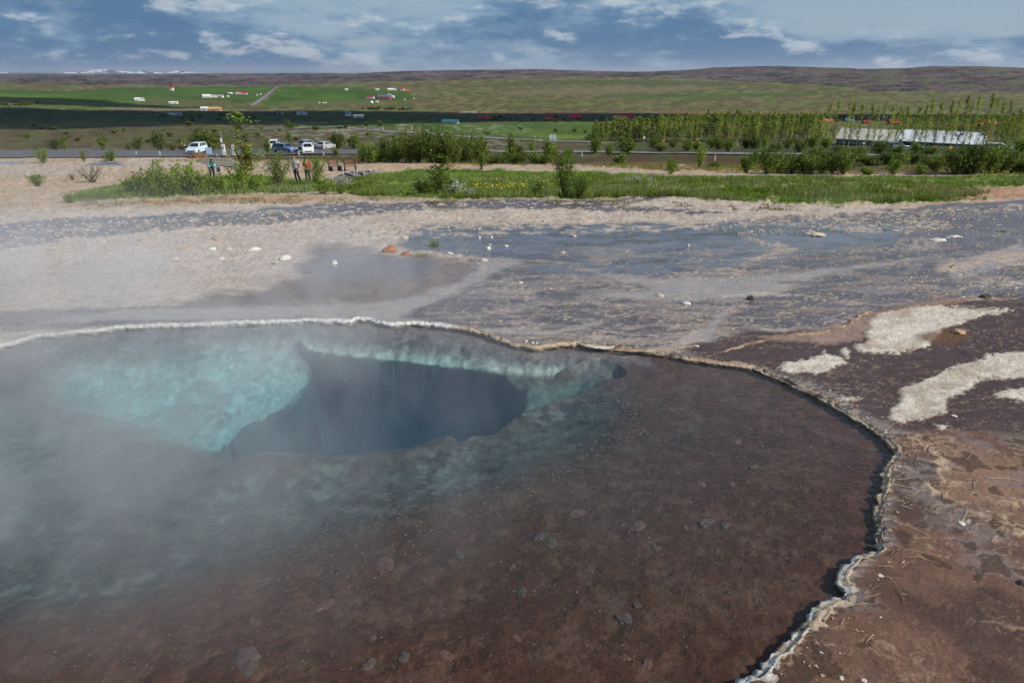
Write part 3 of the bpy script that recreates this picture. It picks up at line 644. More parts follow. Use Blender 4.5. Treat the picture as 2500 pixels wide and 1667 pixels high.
# ------------------------------------------------------------------ water of the spring
def build_water():
    m, nt, b = new_mat('spring_water'); N = nt.nodes.new; L = nt.links.new
    nt.nodes.remove(b); out = nt.nodes['Material Output']
    tr = N('ShaderNodeBsdfTransparent'); gl = N('ShaderNodeBsdfGlossy'); gl.inputs['Roughness'].default_value = .06
    fr = N('ShaderNodeFresnel'); fr.inputs['IOR'].default_value = 1.33
    gb = N('ShaderNodeNewGeometry'); io = N('ShaderNodeMapRange'); io.inputs['To Min'].default_value = 1.33; io.inputs['To Max'].default_value = 1 / 1.33
    L(gb.outputs['Backfacing'], io.inputs['Value']); L(io.outputs[0], fr.inputs['IOR'])      # straight sight lines: same gloss from both sides
    mx = N('ShaderNodeMixShader'); L(fr.outputs[0], mx.inputs[0]); L(tr.outputs[0], mx.inputs[1]); L(gl.outputs[0], mx.inputs[2])
    geo = N('ShaderNodeNewGeometry'); mp = N('ShaderNodeMapping'); mp.inputs['Scale'].default_value = (.6, 1.3, 1); mp.inputs['Rotation'].default_value = (0, 0, .25)
    L(geo.outputs['Position'], mp.inputs[0])
    n = N('ShaderNodeTexNoise'); n.inputs['Scale'].default_value = 17; n.inputs['Detail'].default_value = 5; L(mp.outputs[0], n.inputs['Vector'])
    bp = N('ShaderNodeBump'); bp.inputs['Strength'].default_value = .30; bp.inputs['Distance'].default_value = .03
    L(n.outputs['Fac'], bp.inputs['Height']); L(bp.outputs[0], fr.inputs['Normal']); L(bp.outputs[0], gl.inputs['Normal'])
    L(mx.outputs[0], out.inputs['Surface'])
    ab = N('ShaderNodeVolumeAbsorption'); ab.inputs['Color'].default_value = (.0, .775, .84, 1); ab.inputs['Density'].default_value = .82
    sc = N('ShaderNodeVolumeScatter'); sc.inputs['Color'].default_value = (.12, .48, .85, 1); sc.inputs['Density'].default_value = .10
    ad = N('ShaderNodeAddShader'); L(ab.outputs[0], ad.inputs[0]); L(sc.outputs[0], ad.inputs[1]); L(ad.outputs[0], out.inputs['Volume'])
    out_ring = RIM + _nrm * .05
    n_ = len(out_ring); cen = np.array([-1.5, 5.4])
    def ring(off, z):
        P = RIM + _nrm * off if off < .2 else cen + (RIM - cen) * (1 + off / 5)
        return [(p[0], p[1], z) for p in P]
    vs = ring(.05, 0.0) + ring(.05, -.12) + ring(2.6, -.62) + ring(3.4, -6.0)
    fs = [tuple(range(n_))] + [tuple(range(4 * n_ - 1, 3 * n_ - 1, -1))]
    for k in range(3):
        fs += [(k * n_ + i, k * n_ + (i + 1) % n_, (k + 1) * n_ + (i + 1) % n_, (k + 1) * n_ + i) for i in range(n_)]
    o = MB().add(vs, fs).obj('water', m)
    tag(o, kind='structure'); return o
WATER = build_water()
from mathutils.bvhtree import BVHTree
def _ground_tree():
    me = GROUND.data; n = len(me.vertices); V = np.empty(n * 3, np.float32); me.vertices.foreach_get('co', V); V = V.reshape(-1, 3)
    F = np.empty(len(me.polygons) * 4, np.int32); me.loops.foreach_get('vertex_index', F); F = F.reshape(-1, 4)
    c = V[F[:, 0]]; k = (c[:, 1] > 1.5) & (c[:, 1] < 12) & (np.abs(c[:, 0]) < 12); F = F[k]
    ids, inv = np.unique(F, return_inverse=True)
    return BVHTree.FromPolygons(V[ids].tolist(), inv.reshape(-1, 4).tolist())
GTREE = _ground_tree()
def floor_z(x, y):
    h = GTREE.ray_cast(Vector((x, y, 1.0)), Vector((0, 0, -1)))
    return h[0].z if h[0] is not None else hgt(x, y)
def floor_hit(u, v):
    d = Vector((u - 1250, FOC * CP + (833.5 - v) * SP, -FOC * SP + (833.5 - v) * CP)).normalized()
    h = GTREE.ray_cast(Vector((0, 0, CAM_H)), d)
    return h[0].copy() if h[0] is not None else hit(u, v)
# ------------------------------------------------------------------ crust rim round the spring
def vcol_mat(name, rough=.85, bump=.4, scale=60, spec=.3, attr='tint', transl=0.0):
    m, nt, b = new_mat(name); N = nt.nodes.new; L = nt.links.new
    a = N('ShaderNodeAttribute'); a.attribute_name = attr
    tc = N('ShaderNodeNewGeometry'); n = N('ShaderNodeTexNoise'); n.inputs['Scale'].default_value = scale; n.inputs['Detail'].default_value = 5; n.inputs['Roughness'].default_value = .65
    L(tc.outputs['Position'], n.inputs['Vector'])
    r = N('ShaderNodeMapRange'); r.inputs['From Min'].default_value = .3; r.inputs['From Max'].default_value = .7; r.inputs['To Min'].default_value = .78; r.inputs['To Max'].default_value = 1.2; L(n.outputs['Fac'], r.inputs['Value'])
    mx = N('ShaderNodeMix'); mx.data_type = 'RGBA'; mx.blend_type = 'MULTIPLY'; mx.inputs[0].default_value = 1
    L(a.outputs['Color'], mx.inputs[6]); L(r.outputs[0], mx.inputs[7]); L(mx.outputs[2], b.inputs['Base Color'])
    b.inputs['Roughness'].default_value = rough; b.inputs['Specular IOR Level'].default_value = spec
    bp = N('ShaderNodeBump'); bp.inputs['Strength'].default_value = bump; bp.inputs['Distance'].default_value = .02; L(n.outputs['Fac'], bp.inputs['Height']); L(bp.outputs[0], b.inputs['Normal'])
    return m
M_CRUST = vcol_mat('sinter_crust', .9, .6, 70)
def build_rim():
    P = resample([tuple(p) for p in RIM], .014, True); s = np.arange(len(P)) * .014
    d = np.roll(P, -2, 0) - np.roll(P, 2, 0); d /= np.linalg.norm(d, axis=1)[:, None] + 1e-9
    nr = np.stack([-d[:, 1], d[:, 0]], 1) * NSIGN
    k = np.hanning(15); k /= k.sum()
    for a in (0, 1): nr[:, a] = np.convolve(np.pad(nr[:, a], 7, 'wrap'), k, 'valid')
    U, V = project(P[:, 0], P[:, 1], np.full(len(P), .03))
    right = sstep(1150, 1500, U); frontr = sstep(1250, 1450, V) * sstep(1500, 1700, U); left = 1 - sstep(1090, 1130, U)
    wide = .032 + .022 * fbm(s / .5, s * 0, 3, 501) + .012 * fbm(s / .09, s * 0, 3, 502) + .006 * fbm(s / .03, s * 0, 2, 505)
    wide = wide * (1 - .55 * sstep(1110, 1180, U) * (1 - sstep(1480, 1560, U))) * (1 - .75 * sstep(60, -10, U))
    wide = wide * (1 + 1.0 * sstep(1720, 1800, U) * (1 - sstep(2030, 2150, U)) + .4 * sstep(1450, 1600, V))
    wide = wide * (1 - .75 * right * (1 - sstep(-.35, .35, fbm(s / .42, s * 0, 3, 507)))) * (1 + .7 * right * sstep(.2, .7, fbm(s / .3, s * 0, 3, 508))); wide = np.clip(wide, .006, .17)
    hh = .007 + .010 * (1 - right) + .006 * fbm(s / .12, s * 0, 3, 503) + .006 * fbm(s / .03, s * 0, 2, 504)
    hh = np.clip(hh * (1 - .6 * sstep(60, -10, U)) * (1 - .5 * right * (1 - sstep(-.4, .3, fbm(s / .42, s * 0, 3, 507)))), .002, .03)
    prof = [(-.030, -.012), (-.045, .30), (-.030, .80), (-.005, 1.0), (.20, .92), (.42, .62), (.68, .36), (.95, .14), (1.25, -.5)]
    Vt = []; Ct = []
    for j, (o, z) in enumerate(prof):
        off = o * (1 if o < 0 else 0) * (1 + .5 * fbm(s / .05, s * 0 + j, 2, 510 + j)) + max(o, 0) * wide
        off = off + .005 * fbm(s / .035, s * 0 + j * .35, 2, 520) * (j > 1)
        lump = .007 * fbm(s / .03, s * 0 + j * .55, 2, 540) * (0 < j < len(prof) - 1)
        x = P[:, 0] + nr[:, 0] * off; y = P[:, 1] + nr[:, 1] * off
        base = np.maximum(height(x, y), .0)
        zz = (z * .012 if j == 0 else 0) + np.where(np.full(len(P), z > 0), .0, 0.0) + z * hh * (1 if j else 0) + lump + (base if j > 3 else .012 * (j > 0)) + (-.02 if j == 0 else 0)
        Vt.append(np.stack([x, y, zz], 1))
        n1 = fbm(s / .06, s * 0 + j * .5, 3, 551); n2 = fbm(s / .35, s * 0 + j * .3, 3, 552)
        white = np.array([.66, .64, .60]); cream = np.array([.50, .39, .27]); tan = np.array([.30, .19, .11])
        wl = np.clip(left + frontr * sstep(-.5, .3, n2 + n1 * .5), 0, 1)[:, None]
        c = cream * (1 + .25 * n1)[:, None]; t = sstep(.0, .5, n2 + .4 * n1 + .25 * (j >= 5))[:, None] * .7
        c = c * (1 - t) + tan * t
        c = c * (1 - wl) + white * (1 + .12 * n1)[:, None] * wl
        if j < 2: c = c * .55  # lip's underside darkened: shade of the overhang put into the colour
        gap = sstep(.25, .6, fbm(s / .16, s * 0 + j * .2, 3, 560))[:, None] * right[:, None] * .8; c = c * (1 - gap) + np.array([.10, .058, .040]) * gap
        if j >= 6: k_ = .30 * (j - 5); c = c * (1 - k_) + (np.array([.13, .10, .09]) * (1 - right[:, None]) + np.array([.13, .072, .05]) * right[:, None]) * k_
        c = c * 1.0
        Ct.append(np.clip(c, .02, .8))
    n = len(P); m = len(prof)
    Vt = np.stack(Vt, 1).reshape(-1, 3); Ct = np.stack(Ct, 1).reshape(-1, 3)
    i = np.arange(n)[:, None]; j = np.arange(m - 1)[None, :]; ii = (i + 1) % n
    F = np.stack([i * m + j, ii * m + j, ii * m + j + 1, i * m + j + 1], -1).reshape(-1, 4)
    if NSIGN > 0: F = F[:, ::-1]
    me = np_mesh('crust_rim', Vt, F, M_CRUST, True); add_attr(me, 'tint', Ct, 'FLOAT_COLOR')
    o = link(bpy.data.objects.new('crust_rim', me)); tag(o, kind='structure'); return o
build_rim()

# outer crumbly crust ridges on the terrace, right of the spring
def crust_ridge(pts_px, w, h, seed, name='crust_ridge', cols=((.50, .38, .26), (.34, .22, .13))):
    P = resample([tuple(hit(u, v))[:2] for u, v in pts_px], .03); s = np.arange(len(P)) * .03
    d = np.gradient(P, axis=0); d /= np.linalg.norm(d, axis=1)[:, None] + 1e-9; nr = np.stack([-d[:, 1], d[:, 0]], 1)
    taper = np.clip(np.minimum(s, s[-1] - s) / .3, .05, 1)
    m = 7; Vt = []; Ct = []
    wob = .6 * w * fbm(s / .25, s * 0, 3, seed)
    for j in range(m):
        o = (j / (m - 1) - .5) * 2
        ww = w * taper * (1 + .7 * fbm(s / .12, s * 0 + j, 3, seed + 1))
        x = P[:, 0] + nr[:, 0] * (o * ww + wob); y = P[:, 1] + nr[:, 1] * (o * ww + wob)
        z = height(x, y) + (1 - o * o) * h * .55 * taper * (.6 + .8 * np.abs(fbm(s / .07, s * 0 + j * .6, 3, seed + 2))) - .006 * (abs(o) > .99)
        Vt.append(np.stack([x, y, z], 1)); k = sstep(-.3, .4, fbm(s / .1, s * 0 + j * .5, 3, seed + 3))[:, None]
        Ct.append(np.array(cols[0]) * k + np.array(cols[1]) * (1 - k))
    n = len(P); Vt = np.stack(Vt, 1).reshape(-1, 3); Ct = np.stack(Ct, 1).reshape(-1, 3)
    i = np.arange(n - 1)[:, None]; j = np.arange(m - 1)[None, :]
    F = np.stack([i * m + j, (i + 1) * m + j, (i + 1) * m + j + 1, i * m + j + 1], -1).reshape(-1, 4)
    me = np_mesh(name, Vt, F, M_CRUST, True); add_attr(me, 'tint', Ct, 'FLOAT_COLOR')
    return tag(link(bpy.data.objects.new(name, me)), kind='structure')
crust_ridge(O((1640, 815), (1720, 790), (1800, 770), (1880, 765), (1950, 745), (1990, 718), (2060, 712), (2150, 700), (2240, 688), (2352, 685)), .035, .026, 601, cols=((.40, .29, .19), (.20, .12, .08)))
crust_ridge(O((1310, 782), (1345, 795), (1400, 797), (1420, 790)), .04, .03, 615, cols=((.66, .63, .58), (.5, .42, .33)))
crust_ridge(O((1380, 800), (1480, 806), (1560, 800), (1620, 790)), .02, .02, 616)

# dry stalks washed against the rim
def build_straw():
    m, nt, b = new_mat('dry_straw'); gi = nt.nodes.new('ShaderNodeNewGeometry'); cr = nt.nodes.new('ShaderNodeValToRGB')
    cr.color_ramp.elements[0].color = (.30, .19, .09, 1); cr.color_ramp.elements[1].color = (.62, .50, .32, 1)
    nt.links.new(gi.outputs['Random Per Island'], cr.inputs[0]); nt.links.new(cr.outputs[0], b.inputs['Base Color']); b.inputs['Roughness'].default_value = .7
    R = random.Random(31); mb = MB()
    def stalk(p, ang_, l, r, curl=.0):
        pts = []; a = ang_
        q = Vector((p[0], p[1], 0))
        for k in range(5):
            z = hgt(q.x, q.y)
            pts.append((q.x, q.y, max(z, .0) + .005 + R.uniform(0, .006) + .014 * math.sin(k / 4 * math.pi) * R.random()))
            a += curl + R.uniform(-.12, .12); q = q + Vector((math.cos(a), math.sin(a), 0)) * l / 4
        mb.tube(pts, [r, r, r * .9, r * .8, r * .4], 3, False)
    spots = [((2187, 1086), 26, .9), ((2250, 1100), 20, .9), ((2300, 1180), 24, .5), ((2330, 1140), 16, .3), ((2165, 1180), 8, .1), ((2155, 1245), 22, .25), ((2150, 1330), 30, -.15), ((2110, 1400), 8, .1), ((2068, 1435), 8, .0), ((2080, 1460), 6, .3), ((1990, 965), 26, .2), ((1920, 935), 14, .1), ((2060, 1010), 20, .2), ((2380, 1240), 16, .3), ((2440, 1290), 18, .2), ((1780, 810), 10, .3), ((1700, 866), 8, .1), ((2120, 1040), 14, .4), ((2240, 890), 6, 0.2), ((2320, 900), 5, .1), ((2010, 1530), 5, .1), ((2140, 1500), 4, .2)]
    for (u, v), n, a0 in spots:
        c = plane_hit(u, v, .04); sc = .10 + .02 * c[1]
        for _ in range(int(n * .9)):
            p = (c[0] + R.gauss(0, sc), c[1] + R.gauss(0, sc * .7))
            if poly_sd(np.array([p[0]]), np.array([p[1]]), RIM_C)[0] > .02: continue
            stalk(p, a0 + R.gauss(0, .45) + (math.pi if R.random() < .2 else 0), R.choice((.04, .06, .1, .14, .22)), R.uniform(.0011, .0024), R.uniform(-.15, .15))
    o = mb.obj('dry_straw', m); tag(o, kind='stuff')
build_straw()

# ------------------------------------------------------------------ stones
def stone_mesh(name, seed, mat, flat=.5, jag=.25, sub=2):
    bm = bmesh.new(); bmesh.ops.create_icosphere(bm, subdivisions=sub, radius=.5); R = random.Random(seed)
    o = Vector((R.random() * 50, R.random() * 50, R.random() * 50))
    from mathutils import noise as mn
    ax = (R.uniform(.75, 1.1), R.uniform(.65, 1.0))
    for v in bm.verts:
        n = v.co.normalized(); k = 1 + jag * mn.noise(n * 1.6 + o) + jag * .6 * mn.noise(n * 3.7 + o)
        v.co = Vector((n.x * .5 * k * ax[0], n.y * .5 * k * ax[1], n.z * .5 * k * flat))
        if v.co.z < -.12 * flat: v.co.z = -.12 * flat
    me = bpy.data.meshes.new(name); bm.to_mesh(me); bm.free(); me.materials.append(mat); return me
M_PALE = simple_mat('pale_stone', (.50, .42, .34), .9, var=.3, scale=9, bump=.6)
M_WHITE = simple_mat('white_sinter', (.66, .62, .56), .9, var=.2, scale=9, bump=.6)
M_TAN = simple_mat('tan_stone', (.44, .28, .17), .9, var=.3, scale=7, bump=.6)
M_RUST = simple_mat('rust_stone', (.30, .10, .04), .9, var=.45, scale=5, bump=.7)
M_DARK = simple_mat('dark_stone', (.10, .085, .075), .8, var=.4, scale=8, bump=.6)
M_WETR = simple_mat('wet_red_stone', (.125, .054, .036), .6, var=.35, scale=7, bump=.5)
M_WETG = simple_mat('wet_grey_stone', (.082, .052, .040), .6, var=.35, scale=7, bump=.5)
_stone_cache = {}
def stone(u, v, wpx, mat, label, group=None, flat=.5, z=None, name='stone', seed=None, tall=1.0, cat='stone', rz=None):
    key = (mat.name, (len(_stone_cache) if seed is None else seed) % 5, flat)
    if key not in _stone_cache: _stone_cache[key] = stone_mesh(name, hash(key[1]) + int(flat * 100), mat, flat, .55 if flat < .3 else .32)
    if z is None: p = hit(u, v)
    else: p = floor_hit(u, v) if z < -.05 else Vector((*plane_hit(u, v, z), z))
    w = wpx / ppm(p)
    o = bpy.data.objects.new(name, _stone_cache[key]); o.location = p; R = random.Random(int(u * 7 + v * 13))
    o.scale = (w, w * R.uniform(.75, 1.05), w * tall); o.rotation_euler = (R.uniform(-.12, .12), R.uniform(-.12, .12), R.uniform(0, 6.28) if rz is None else rz)
    link(o); return tag(o, label, cat, group)
S = stone
S(952, 616, 40, M_RUST, 'rust red boulder beside the grass tuft at the edge of the blue film', tall=1.5, flat=.6, cat='boulder', name='boulder')
S(990, 623, 30, M_RUST, 'smaller orange brown rock right of the rust red boulder', tall=1.2, flat=.6, cat='rock', name='rock')
S(528, 585, 36, M_TAN, 'flat orange tan slab on the pale crust, largest stone left of the stream', flat=.28)
S(353, 586, 28, M_TAN, 'flat pale tan slab left of the orange slab below the stream', flat=.28)
S(497, 554, 17, M_TAN, 'small orange stone at the lower edge of the dark stream', flat=.4)
S(250, 591, 19, M_PALE, 'pale wedge stone below the dark stream on the left', flat=.4)
S(622, 610, 30, M_WHITE, 'white crumbly stone in the row above the steaming flat', flat=.5)
S(556, 609, 28, M_PALE, 'pale brown stone left of the white crumbly stone', flat=.4)
S(516, 609, 26, M_WHITE, 'whitish low stone, middle of the row below the orange slab', flat=.35)
S(450, 611, 28, M_TAN, 'brownish flat stone at the left end of the row below the orange slab', flat=.35)
S(540, 632, 22, M_WHITE, 'faint white stone below the row of stones on the pale crust', flat=.35)
S(265, 622, 28, M_PALE, 'dark edged flat stone on the pale crust, lower left', flat=.3)
S(165, 629, 34, M_PALE, 'long thin grey stone lying on the left crust', flat=.25)
S(140, 612, 22, M_TAN, 'small brown wedge stone on the far left crust', flat=.4)
S(28, 611, 20, M_PALE, 'pale stone at the left edge under the stream', flat=.5)
S(426, 633, 26, M_PALE, 'paired pale stones on the crust above the steam, left of the middle', flat=.35)
S(697, 632, 36, M_WHITE, 'round whitish cobble on the crust next to the brown wet patch', flat=.5, cat='cobble', name='cobble')
S(816, 643, 29, M_WHITE, 'round cream cobble standing in the purple film', flat=.5, cat='cobble', name='cobble')
S(748, 668, 24, M_WETG, 'dark grey mottled stone on the purple wet patch', flat=.45)
S(668, 645, 16, M_DARK, 'small grey stone left of the dark mottled stone', flat=.4)
S(645, 598, 18, M_TAN, 'brown flat stone above the white crumbly stone', flat=.35)
S(988, 582, 24, M_PALE, 'pale wedge stone at the left tip of the blue film', flat=.5)
S(1098, 620, 17, M_WHITE, 'white pebble standing in the blue film below the grass tuft', flat=.6)
S(1192, 608, 17, M_WHITE, 'pale cube shaped stone in the middle of the blue film', flat=.7)
S(1196, 598, 10, M_WHITE, 'tiny white stone just above the pale cube shaped stone', flat=.6)
S(1180, 637, 26, M_PALE, 'tan and dark jagged stone on the pale bed below the blue film', flat=.5)
S(1236, 601, 12, M_WHITE, 'small white stone right of the pale cube shaped stone', flat=.5)
S(1373, 618, 24, M_PALE, 'low brown crumbly stone in the blue film right of the jagged stone', flat=.4)
S(1170, 580, 12, M_WHITE, 'left one of two white stones in the dark blue film', flat=.6)
S(1200, 580, 11, M_WHITE, 'right one of two white stones in the dark blue film', flat=.6)
S(1400, 577, 22, M_PALE, 'pale ragged stone near the top of the blue film', flat=.35)
S(1611, 723, 24, M_PALE, 'grey brown stone on the bare terrace left of the dark boulder', flat=.55)
S(1677, 742, 24, M_WHITE, 'white cluster stone left of the dark boulder on the terrace', flat=.5)
S(1834, 731, 28, M_DARK, 'dark boulder with a pale top standing on the terrace', flat=.6, tall=1.2, cat='boulder', name='boulder')
S(1838, 726, 16, M_PALE, 'pale stone lodged on top of the dark terrace boulder', flat=.6, tall=1.2)
S(2410, 727, 32, M_DARK, 'dark brown rock at the right edge beyond the white crust', flat=.55, tall=1.1, cat='rock', name='rock')
S(2423, 730, 12, M_PALE, 'cream stone leaning on the dark brown rock at the right', flat=.7)
S(2341, 811, 32, M_TAN, 'brown lump on the rusty stain of the white crust', flat=.5)
S(1219, 784, 16, M_TAN, 'orange stone on the pale bed above the rim', flat=.4)
S(1284, 834, 14, M_WHITE, 'white pebble behind the brown rim, leftmost of three', flat=.6)
S(1300, 838, 9, M_WHITE, 'white pebble behind the brown rim, middle of three', flat=.7)
S(1310, 838, 9, M_WHITE, 'white pebble behind the brown rim, rightmost of three', flat=.7)
S(1345, 705, 10, M_WHITE, 'white flake on the bare purple terrace', flat=.3)
S(1270, 690, 18, M_WHITE, 'whitish flake on the purple terrace below the blue film', flat=.3)
S(1680, 600, 12, M_WHITE, 'single pale cube stone in the blue film at the centre right', flat=.7)
S(1996, 574, 60, M_PALE, 'long low crust island in the blue water, far right', flat=.22, name='crust_island', cat='crust island', rz=0.0)
S(2290, 588, 40, M_WHITE, 'white crusty lump in the water, left half of the white bank', flat=.3, rz=0.1)
S(2330, 580, 44, M_WHITE, 'white crusty lump in the water, right half of the white bank', flat=.25, rz=0.2)
S(1955, 1541, 30, M_WETG, 'grey stone in the brown water beside the white rim', flat=.6, z=-.01, tall=1.1)
S(2495, 1424, 26, M_DARK, 'black stone at the right edge of the tan film', flat=.7)
S(2348, 1277, 22, M_WHITE, 'small white flake on the brown film right of the rim', flat=.3)
for i, (u, v) in enumerate([(2150, 1405), (2110, 1660), (2055, 1655), (2330, 1015), (2260, 965), (1700, 845)]):
    S(u, v, 14, M_WHITE, 'tiny white sinter flake lying on the right hand terrace', 'white flakes on the right terrace', flat=.3)
# stones under water
for u, v, w, mat, lab in [
    (1558, 1285, 46, M_WETR, 'largest red brown stone on the brown pool floor'), (1410, 1254, 50, M_WETR, 'long red splinter stone on the pool floor left of the largest red stone'),
    (1714, 1184, 38, M_WETR, 'red brown slab on the pool floor near the far rim'), (1604, 1340, 38, M_WETG, 'pale grey angular stone under water, right of centre'),
    (1316, 1312, 36, M_WETG, 'round grey stone under water in the steam'), (1346, 1327, 38, M_WETG, 'flat grey stone touching the round grey stone under water'),
    (1675, 1288, 24, M_WETR, 'small oval red stone under water right of the largest red stone'), (1725, 1276, 50, M_WETG, 'broad brownish slab under water right of the oval red stone'),
    (1770, 1282, 36, M_WETG, 'thin shadowed slab at the right end of the submerged slabs'), (1526, 1512, 60, M_WETG, 'long grey mossy block under water in the lower pool'),
    (1525, 1606, 38, M_WETR, 'ochre angular stone under water at the bottom of the picture'), (1580, 1620, 32, M_WETR, 'ochre flat stone right of the angular ochre stone under water'),
    (1276, 1445, 40, M_WETG, 'pale splinter slab under water, lower middle'), (1262, 1558, 24, M_WETR, 'small round red stone under water in the lower middle'),
    (940, 1378, 62, M_WETR, 'red stained slab under the steam on the pool floor'), (790, 1480, 50, M_WETR, 'orange triangular stone under water at lower left'),
    (600, 1618, 90, M_WETG, 'wide faint round slab under water at the bottom left'), (910, 1558, 24, M_WETR, 'small tan stone under water right of the orange triangular stone'),
    (900, 1622, 40, M_WETG, 'round shadowed stone under water near the bottom edge'), (985, 1604, 34, M_WETG, 'flat brown stone right of the round shadowed stone under water'),
    (1090, 1600, 40, M_WETR, 'reddish flake stone under water near the bottom edge'), (1840, 1138, 24, M_WETG, 'thin grey flake under water close to the right rim'),
    (1800, 1078, 28, M_WETR, 'small red flake under water below the far right rim'), (1790, 1183, 22, M_WETR, 'little red stone right of the far red slab under water'),
    (1250, 1385, 22, M_WETR, 'little orange stone under water above the pale splinter slab'), (1560, 1478, 26, M_WETG, 'pale edged flake above the mossy block under water'),
    (1120, 1355, 30, M_WETG, 'brown grey slab under water left of the round grey stone'), (700, 1230, 44, M_WETG, 'pale yellowish boulder lying under the vent lip'),
    (480, 1170, 46, M_WETG, 'pale greenish boulder under water left of the vent'), (80, 1140, 60, M_WETG, 'pale ragged rock under the steam at the left edge')]:
    z = -.10 if v > 1100 and u > 850 else (-.13 if v > 1300 else -.42)
    S(u, v, w, mat, lab, flat=.26, z=z, tall=.8)
# loose pale rubble on the terrace and gravel on the pool floor: nobody could count it
def scatter_gravel(name, pts, mat, smin, smax, seed, flat=.5):
    R = np.random.RandomState(seed); n = len(pts)
    base = np.array([(1, 0, 0), (-.5, .87, 0), (-.5, -.87, 0), (0, 0, 1), (0, 0, -.5)])
    tri = np.array([(0, 1, 3), (1, 2, 3), (2, 0, 3), (1, 0, 4), (2, 1, 4), (0, 2, 4)])
    sz = (smin + (smax - smin) * R.rand(n) ** 3)[:, None, None] * pts[:, 3][:, None, None]
    a = R.rand(n) * 6.28; ca, sa = np.cos(a), np.sin(a)
    b = base[None] * (1 + .5 * (R.rand(n, 5, 3) - .5)) * sz; b[:, :, 2] *= flat; b[:, :, 0] *= 1.5
    x = b[:, :, 0] * ca[:, None] - b[:, :, 1] * sa[:, None]; y = b[:, :, 0] * sa[:, None] + b[:, :, 1] * ca[:, None]
    V = np.stack([x + pts[:, 0:1], y + pts[:, 1:2], b[:, :, 2] + pts[:, 2:3]], -1).reshape(-1, 3)
    F = (tri[None] + (np.arange(n) * 5)[:, None, None]).reshape(-1, 3)
    return tag(link(bpy.data.objects.new(name, np_mesh(name, V, F, mat))), kind='stuff')
def gravel_mat(name, c0, c1, c2, rough=.8):
    m, nt, b = new_mat(name); g = nt.nodes.new('ShaderNodeNewGeometry'); r = nt.nodes.new('ShaderNodeValToRGB')
    r.color_ramp.elements[0].color = (*c0, 1); r.color_ramp.elements[1].color = (*c2, 1); e = r.color_ramp.elements.new(.6); e.color = (*c1, 1)
    nt.links.new(g.outputs['Random Per Island'], r.inputs[0]); nt.links.new(r.outputs[0], b.inputs['Base Color']); b.inputs['Roughness'].default_value = rough; return m
def rand_in_px(n, poly, seed, z=None):
    R = np.random.RandomState(seed); P = np.array(poly, float); out = []
    while len(out) < n:
        u = R.uniform(P[:, 0].min(), P[:, 0].max(), n); v = R.uniform(P[:, 1].min(), P[:, 1].max(), n)
        k = poly_sd(u, v, P) > 0
        out += list(zip(u[k], v[k]))
    out = np.array(out[:n]); dirs = np.stack([out[:, 0] - 1250, FOC * CP + (833.5 - out[:, 1]) * SP, -FOC * SP + (833.5 - out[:, 1]) * CP], 1)
    t = (0 - CAM_H) / dirs[:, 2]
    lo, hi = t * .5, np.minimum(t * 4, t + 1e6)
    if z is not None:
        t = (z - CAM_H) / dirs[:, 2]; return dirs[:, 0] * t, dirs[:, 1] * t, np.full(n, z)
    for _ in range(26):
        mid = (lo + hi) / 2; above = CAM_H + dirs[:, 2] * mid - height(dirs[:, 0] * mid, dirs[:, 1] * mid) > 0
        lo = np.where(above, mid, lo); hi = np.where(above, hi, mid)
    x, y = dirs[:, 0] * hi, dirs[:, 1] * hi
    return x, y, height(x, y)
def ground_pts(n, poly, seed):
    x, y, z = rand_in_px(n, poly, seed); return np.stack([x, y, z + .004, np.clip(y / 10, .5, 3.0)], 1)
M_RUBBLE = gravel_mat('pale_rubble', (.16, .12, .095), (.40, .33, .26), (.60, .54, .46))
pts = np.concatenate([ground_pts(3600, O((0, 505), (600, 488), (1000, 482), (1500, 470), (1560, 500), (900, 540), (640, 600), (300, 640), (0, 660)), 41),
                      ground_pts(1500, O((0, 532), (250, 508), (700, 480), (1300, 460), (1300, 476), (700, 505), (250, 545), (0, 575)), 42),
                      ground_pts(170, O((1000, 520), (1640, 512), (1900, 600), (1400, 680), (1100, 620)), 43),
                      ground_pts(1600, O((1560, 510), (2060, 480), (2352, 470), (2352, 500), (2200, 530), (1700, 540)), 44),
                      ground_pts(160, O((1500, 700), (1800, 690), (1700, 760), (1500, 770)), 45),
                      ground_pts(420, O((2060, 620), (2352, 590), (2352, 680), (2100, 690)), 46)])
scatter_gravel('pale_rubble', pts, M_RUBBLE, .004, .030, 47, .4)
M_PGRAV = gravel_mat('pool_gravel', (.03, .015, .010), (.10, .045, .028), (.20, .13, .095), .7)
def pool_pts(n, poly, seed, z):
    x, y, zz = rand_in_px(n, poly, seed, z); k = poly_sd(x, y, RIM_C) > .08
    P = np.stack([x, y, zz, np.clip(y / 4, .6, 2.0)], 1)[k]; P[:, 2] = [floor_z(a, b) + .003 for a, b in P[:, :2]]; return P
pts = np.concatenate([pool_pts(5200, O((900, 1190), (1150, 1110), (1400, 900), (1800, 880), (2000, 1050), (1900, 1300), (1600, 1560), (0, 1560), (300, 1420)), 51, -.118),
                      pool_pts(2600, O((500, 1250), (1150, 1020), (1450, 850), (1500, 1000), (1200, 1200), (600, 1420)), 52, -.20)])
scatter_gravel('pool_gravel', pts, M_PGRAV, .003, .0115, 53, .6)
M_FLAKE = gravel_mat('rim_flake', (.24, .15, .09), (.48, .37, .26), (.66, .61, .54))
_rs = np.random.RandomState(91); _i = _rs.randint(0, len(RIM), 3400); _q = RIM[_i] + _nrm[_i] * (.02 + .20 * _rs.rand(3400) ** 2)[:, None]
_u, _v = project(_q[:, 0], _q[:, 1], np.zeros(3400)); _k = (_u > 1050) & (_rs.rand(3400) < np.where(_u > 1450, .5, .3) * np.where(_v > 1250, .5, 1.0)); _q = _q[_k]
